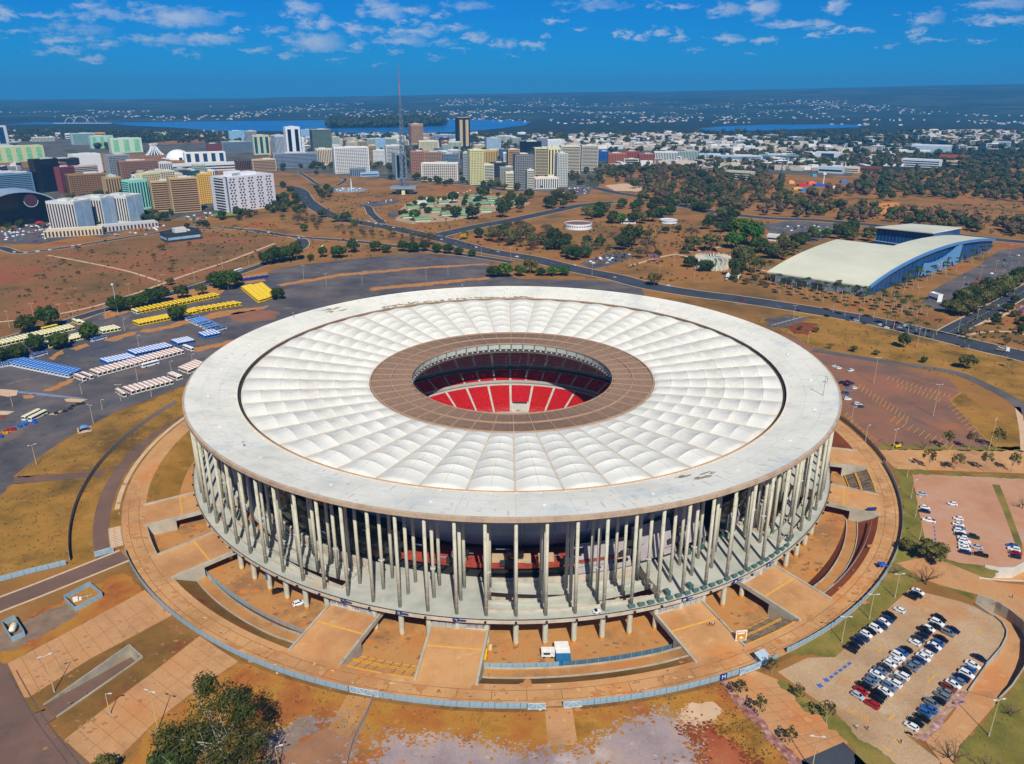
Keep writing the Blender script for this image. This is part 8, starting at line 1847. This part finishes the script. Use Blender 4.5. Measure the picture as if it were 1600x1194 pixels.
t=thing('direction_sign','long blue direction sign beside the eastern ramp wall','sign',G(1361,800),.1);b=MB();b.box((0,0,.7),(4.4,.2,1.6));b.build('board',m_sb,t);b=MB();b.tube((-1.6,0,0),(-1.6,0,.7),.08);b.tube((1.6,0,0),(1.6,0,.7),.08);b.build('leg',paint(160,160,160),t)
t=thing('excavator','small yellow and black excavator beside a lamp post','machine',G(1401,699),.3);b=MB();b.box((0,0,.6),(3.2,2,1.2));b.build('body',paint(236,190,20),t);b=MB();b.box((-.3,0,1.8),(1.3,1.4,1.3));b.build('cab',m_gdark,t);b=MB();b.box((0,-.8,0),(3.2,.5,.6));b.box((0,.8,0),(3.2,.5,.6));b.build('track',m_tyre,t);b=MB();b.tube((1.2,0,1.8),(3,0,3),.2);b.tube((3,0,3),(3.8,0,.8),.16);b.build('arm',paint(60,60,60),t)
t=thing('bus_shelter','small shelter with curved blue roof on the lawn edge','shelter',G(139,672),.5);b=MB();n=8;vs=[]
for q in range(n+1):a=pi*.12+pi*.62*q/n;vs+=[(-2.2+3*cos(a),-2,2.4*sin(a)+.3),(-2.2+3*cos(a),2,2.4*sin(a)+.3)]
b.add(vs,[(2*q,2*q+1,2*q+3,2*q+2)for q in range(n)]);b.build('roof',paint(110,160,206),t);b=MB();b.box((-2,0,0),(6.5,5.4,.2));b.build('slab',m_sand,t);b=MB();b.box((-4.4,0,.2),(.3,3.6,2.2));b.build('back_wall',paint(60,50,48),t)
for x,y,cc,nm in ((31,667,(30,116,196),'blue'),(40,663,(70,130,206),'pale blue'),(52,660,(36,90,210),'bright blue'),(9,677,(214,140,40),'orange'),(17,673,(150,44,40),'red'),(1,683,(30,80,140),'navy')):
    b = MB(); r = random.Random(x)
    for k in range(9):b.box((r.uniform(-2.2,2.2),r.uniform(-1.4,1.4),r.uniform(0,.4)),(r.uniform(.6,2.2),r.uniform(.4,1.4),r.uniform(.4,1.3)),r.uniform(0,3))
    tag(b.build('scrap_heap',paint(*cc),loc=G(x,y)),'heap of %s scrap parts beside the asphalt road'%nm,'scrap heap')
for i,(x,y)in enumerate(((88,647),(102,644),(110,640),(114,636),(122,633),(129,632))):
    b=MB();b.box((0,0,0),(2.2,1.3,1.1));b.box((0,0,1.1),(1.6,1.0,.3));tag(b.build('concrete_block',paint(40,48,40),loc=G(x,y),rz=.6),'dark barrier block, %s in the line beside the paved patch'%ORD[i],'block','dark blocks in a line')
t=thing('truck','white cab crane truck at the right edge of the avenue','truck',G(1567,549),-.45);b=MB();b.box((2.6,0,.7),(2.2,2.4,2.3));b.build('cab',m_wt,t);b=MB();b.box((-1.5,0,.8),(6,2.3,.4));b.build('bed',paint(150,130,100),t);b=MB();b.tube((1.2,0,2),(-3.5,0,3.0),.25);b.build('crane_arm',paint(214,214,206),t)
for xx in (-3.2,-1.8,2.6):b=MB();b.tube((xx,-1.2,.5),(xx,1.2,.5),.5,n=10);b.build('wheel',m_tyre,t)
t=thing('motorbike','dark motorbike leaning at the end of the car row','motorbike',G(1420,1148),2.6);b=MB();b.box((0,0,.5),(1.1,.3,.4));b.tube((.6,0,.9),(.6,.35,1.05),.04);b.tube((.6,0,.9),(.6,-.35,1.05),.04);b.tube((.35,0,.5),(.65,0,1),.06);b.build('frame',paint(24,24,28),t)
for xx in (-.65,.7):b=MB();b.tube((xx,-.07,.32),(xx,.07,.32),.32,n=12);b.build('wheel',m_tyre,t)
# people, a few pixels tall: one continuous figure each, striding or standing
def person(loc_, rz, lab, top, legs, stride=.28):
    me=bpy.data.meshes.new('person');vs=[(0,0,.92),(0,0,1.15),(0,0,1.42),(0,0,1.52),(0,0,1.66),(.09,0,.9),(.1,stride*.6,.48),(.1,stride,.06),(.1,stride+.16,.03),(-.09,0,.9),(-.1,-stride*.3,.48),(-.1,-stride,.08),(-.1,-stride+.15,.03),(.2,0,1.4),(.26,-stride*.5,1.12),(.25,-stride*.5+.1,.86),(-.2,0,1.4),(-.26,stride*.5,1.12),(-.25,stride*.5+.12,.88)]
    es=[(0,1),(1,2),(2,3),(3,4),(0,5),(5,6),(6,7),(7,8),(0,9),(9,10),(10,11),(11,12),(2,13),(13,14),(14,15),(2,16),(16,17),(17,18)]
    rad=[.14,.14,.15,.06,.115,.1,.075,.05,.045,.1,.075,.05,.045,.07,.05,.04,.07,.05,.04]
    me.from_pydata(vs,es,[]);o=bpy.data.objects.new('person',me);COL.objects.link(o);md=o.modifiers.new('skin','SKIN');md.use_smooth_shade=True
    for d, q in zip(me.skin_vertices[0].data, rad): d.radius = (q, q * .8)
    me.skin_vertices[0].data[0].use_root=True;o.modifiers.new('sub','SUBSURF').levels=1
    dg=bpy.context.evaluated_depsgraph_get();m2=bpy.data.meshes.new_from_object(o.evaluated_get(dg));bpy.data.objects.remove(o)
    m2.materials.clear()
    for c in (top, legs, (150, 104, 80), (30, 24, 20)): m2.materials.append(paint(*c))
    for p_ in m2.polygons:z=p_.center.z;x=abs(p_.center.x);p_.material_index=1 if z<.95 and not (x>.2 and z>.8)else (2 if (1.47<z<1.68 and p_.center.y>-.02)or (x>.2 and z<1.02)else 3 if z>=1.5 else 0)
    o = ob('person', m2, None, loc_, rz); tag(o, lab, 'person'); return o
def on(x, y, z): q = G(x, y, z); q.z = z; return q
for x,y,z,rz,lab,tp,lg in ((1108,978,1.75,2.4,'person in dark clothes walking on the broad ramp, left of three',(30,30,40),(28,28,34)),(1113,977.5,1.75,2.4,'person in white walking in the middle of three on the ramp',(226,228,230),(40,40,50)),(1116,977.5,1.75,2.4,'person in pink walking on the ramp, right of three',(206,36,96),(60,50,60)),(1246,972,.15,1,'person in dark clothes alone on the concourse by the stairs',(34,32,40),(30,30,36)),(1263,883,CZ,.5,'person in dark clothes crossing the eastern court',(36,34,38),(30,30,34)),(1277,893,CZ,.5,'person in black by the foot of the eastern path',(20,20,22),(24,24,28)),(1355,1141,.07,.4,'person in purple walking near the car park exit',(70,50,90),(40,36,50)),(1338,1139,.07,.4,'person in white standing near the car park exit',(222,224,222),(60,90,70)),(1407,1162,.07,2,'person in dark clothes crossing the car park entrance',(36,30,40),(34,30,36)),(1581,935,.06,1,'person in dark clothes on the eastern plaza',(30,28,30),(34,32,40))):
    person(on(x, y, z), rz, lab, tp, lg)
# ------------------------------------------------------------------ the air
hm=bpy.data.materials.new('air');hm.use_nodes=True;ht=hm.node_tree;ht.nodes.clear()
pv=N(ht,'ShaderNodeVolumePrincipled');pv.inputs['Color'].default_value=(0.10,0.50,1.0,1);pv.inputs['Density'].default_value=8.0e-5;pv.inputs['Anisotropy'].default_value=0.0
ho = N(ht, 'ShaderNodeOutputMaterial'); ht.links.new(pv.outputs[0], ho.inputs['Volume'])
b=MB();b.box((0,8800,-8),(41000,22000,8+520));tag(b.build('haze',hm),kind='stuff')
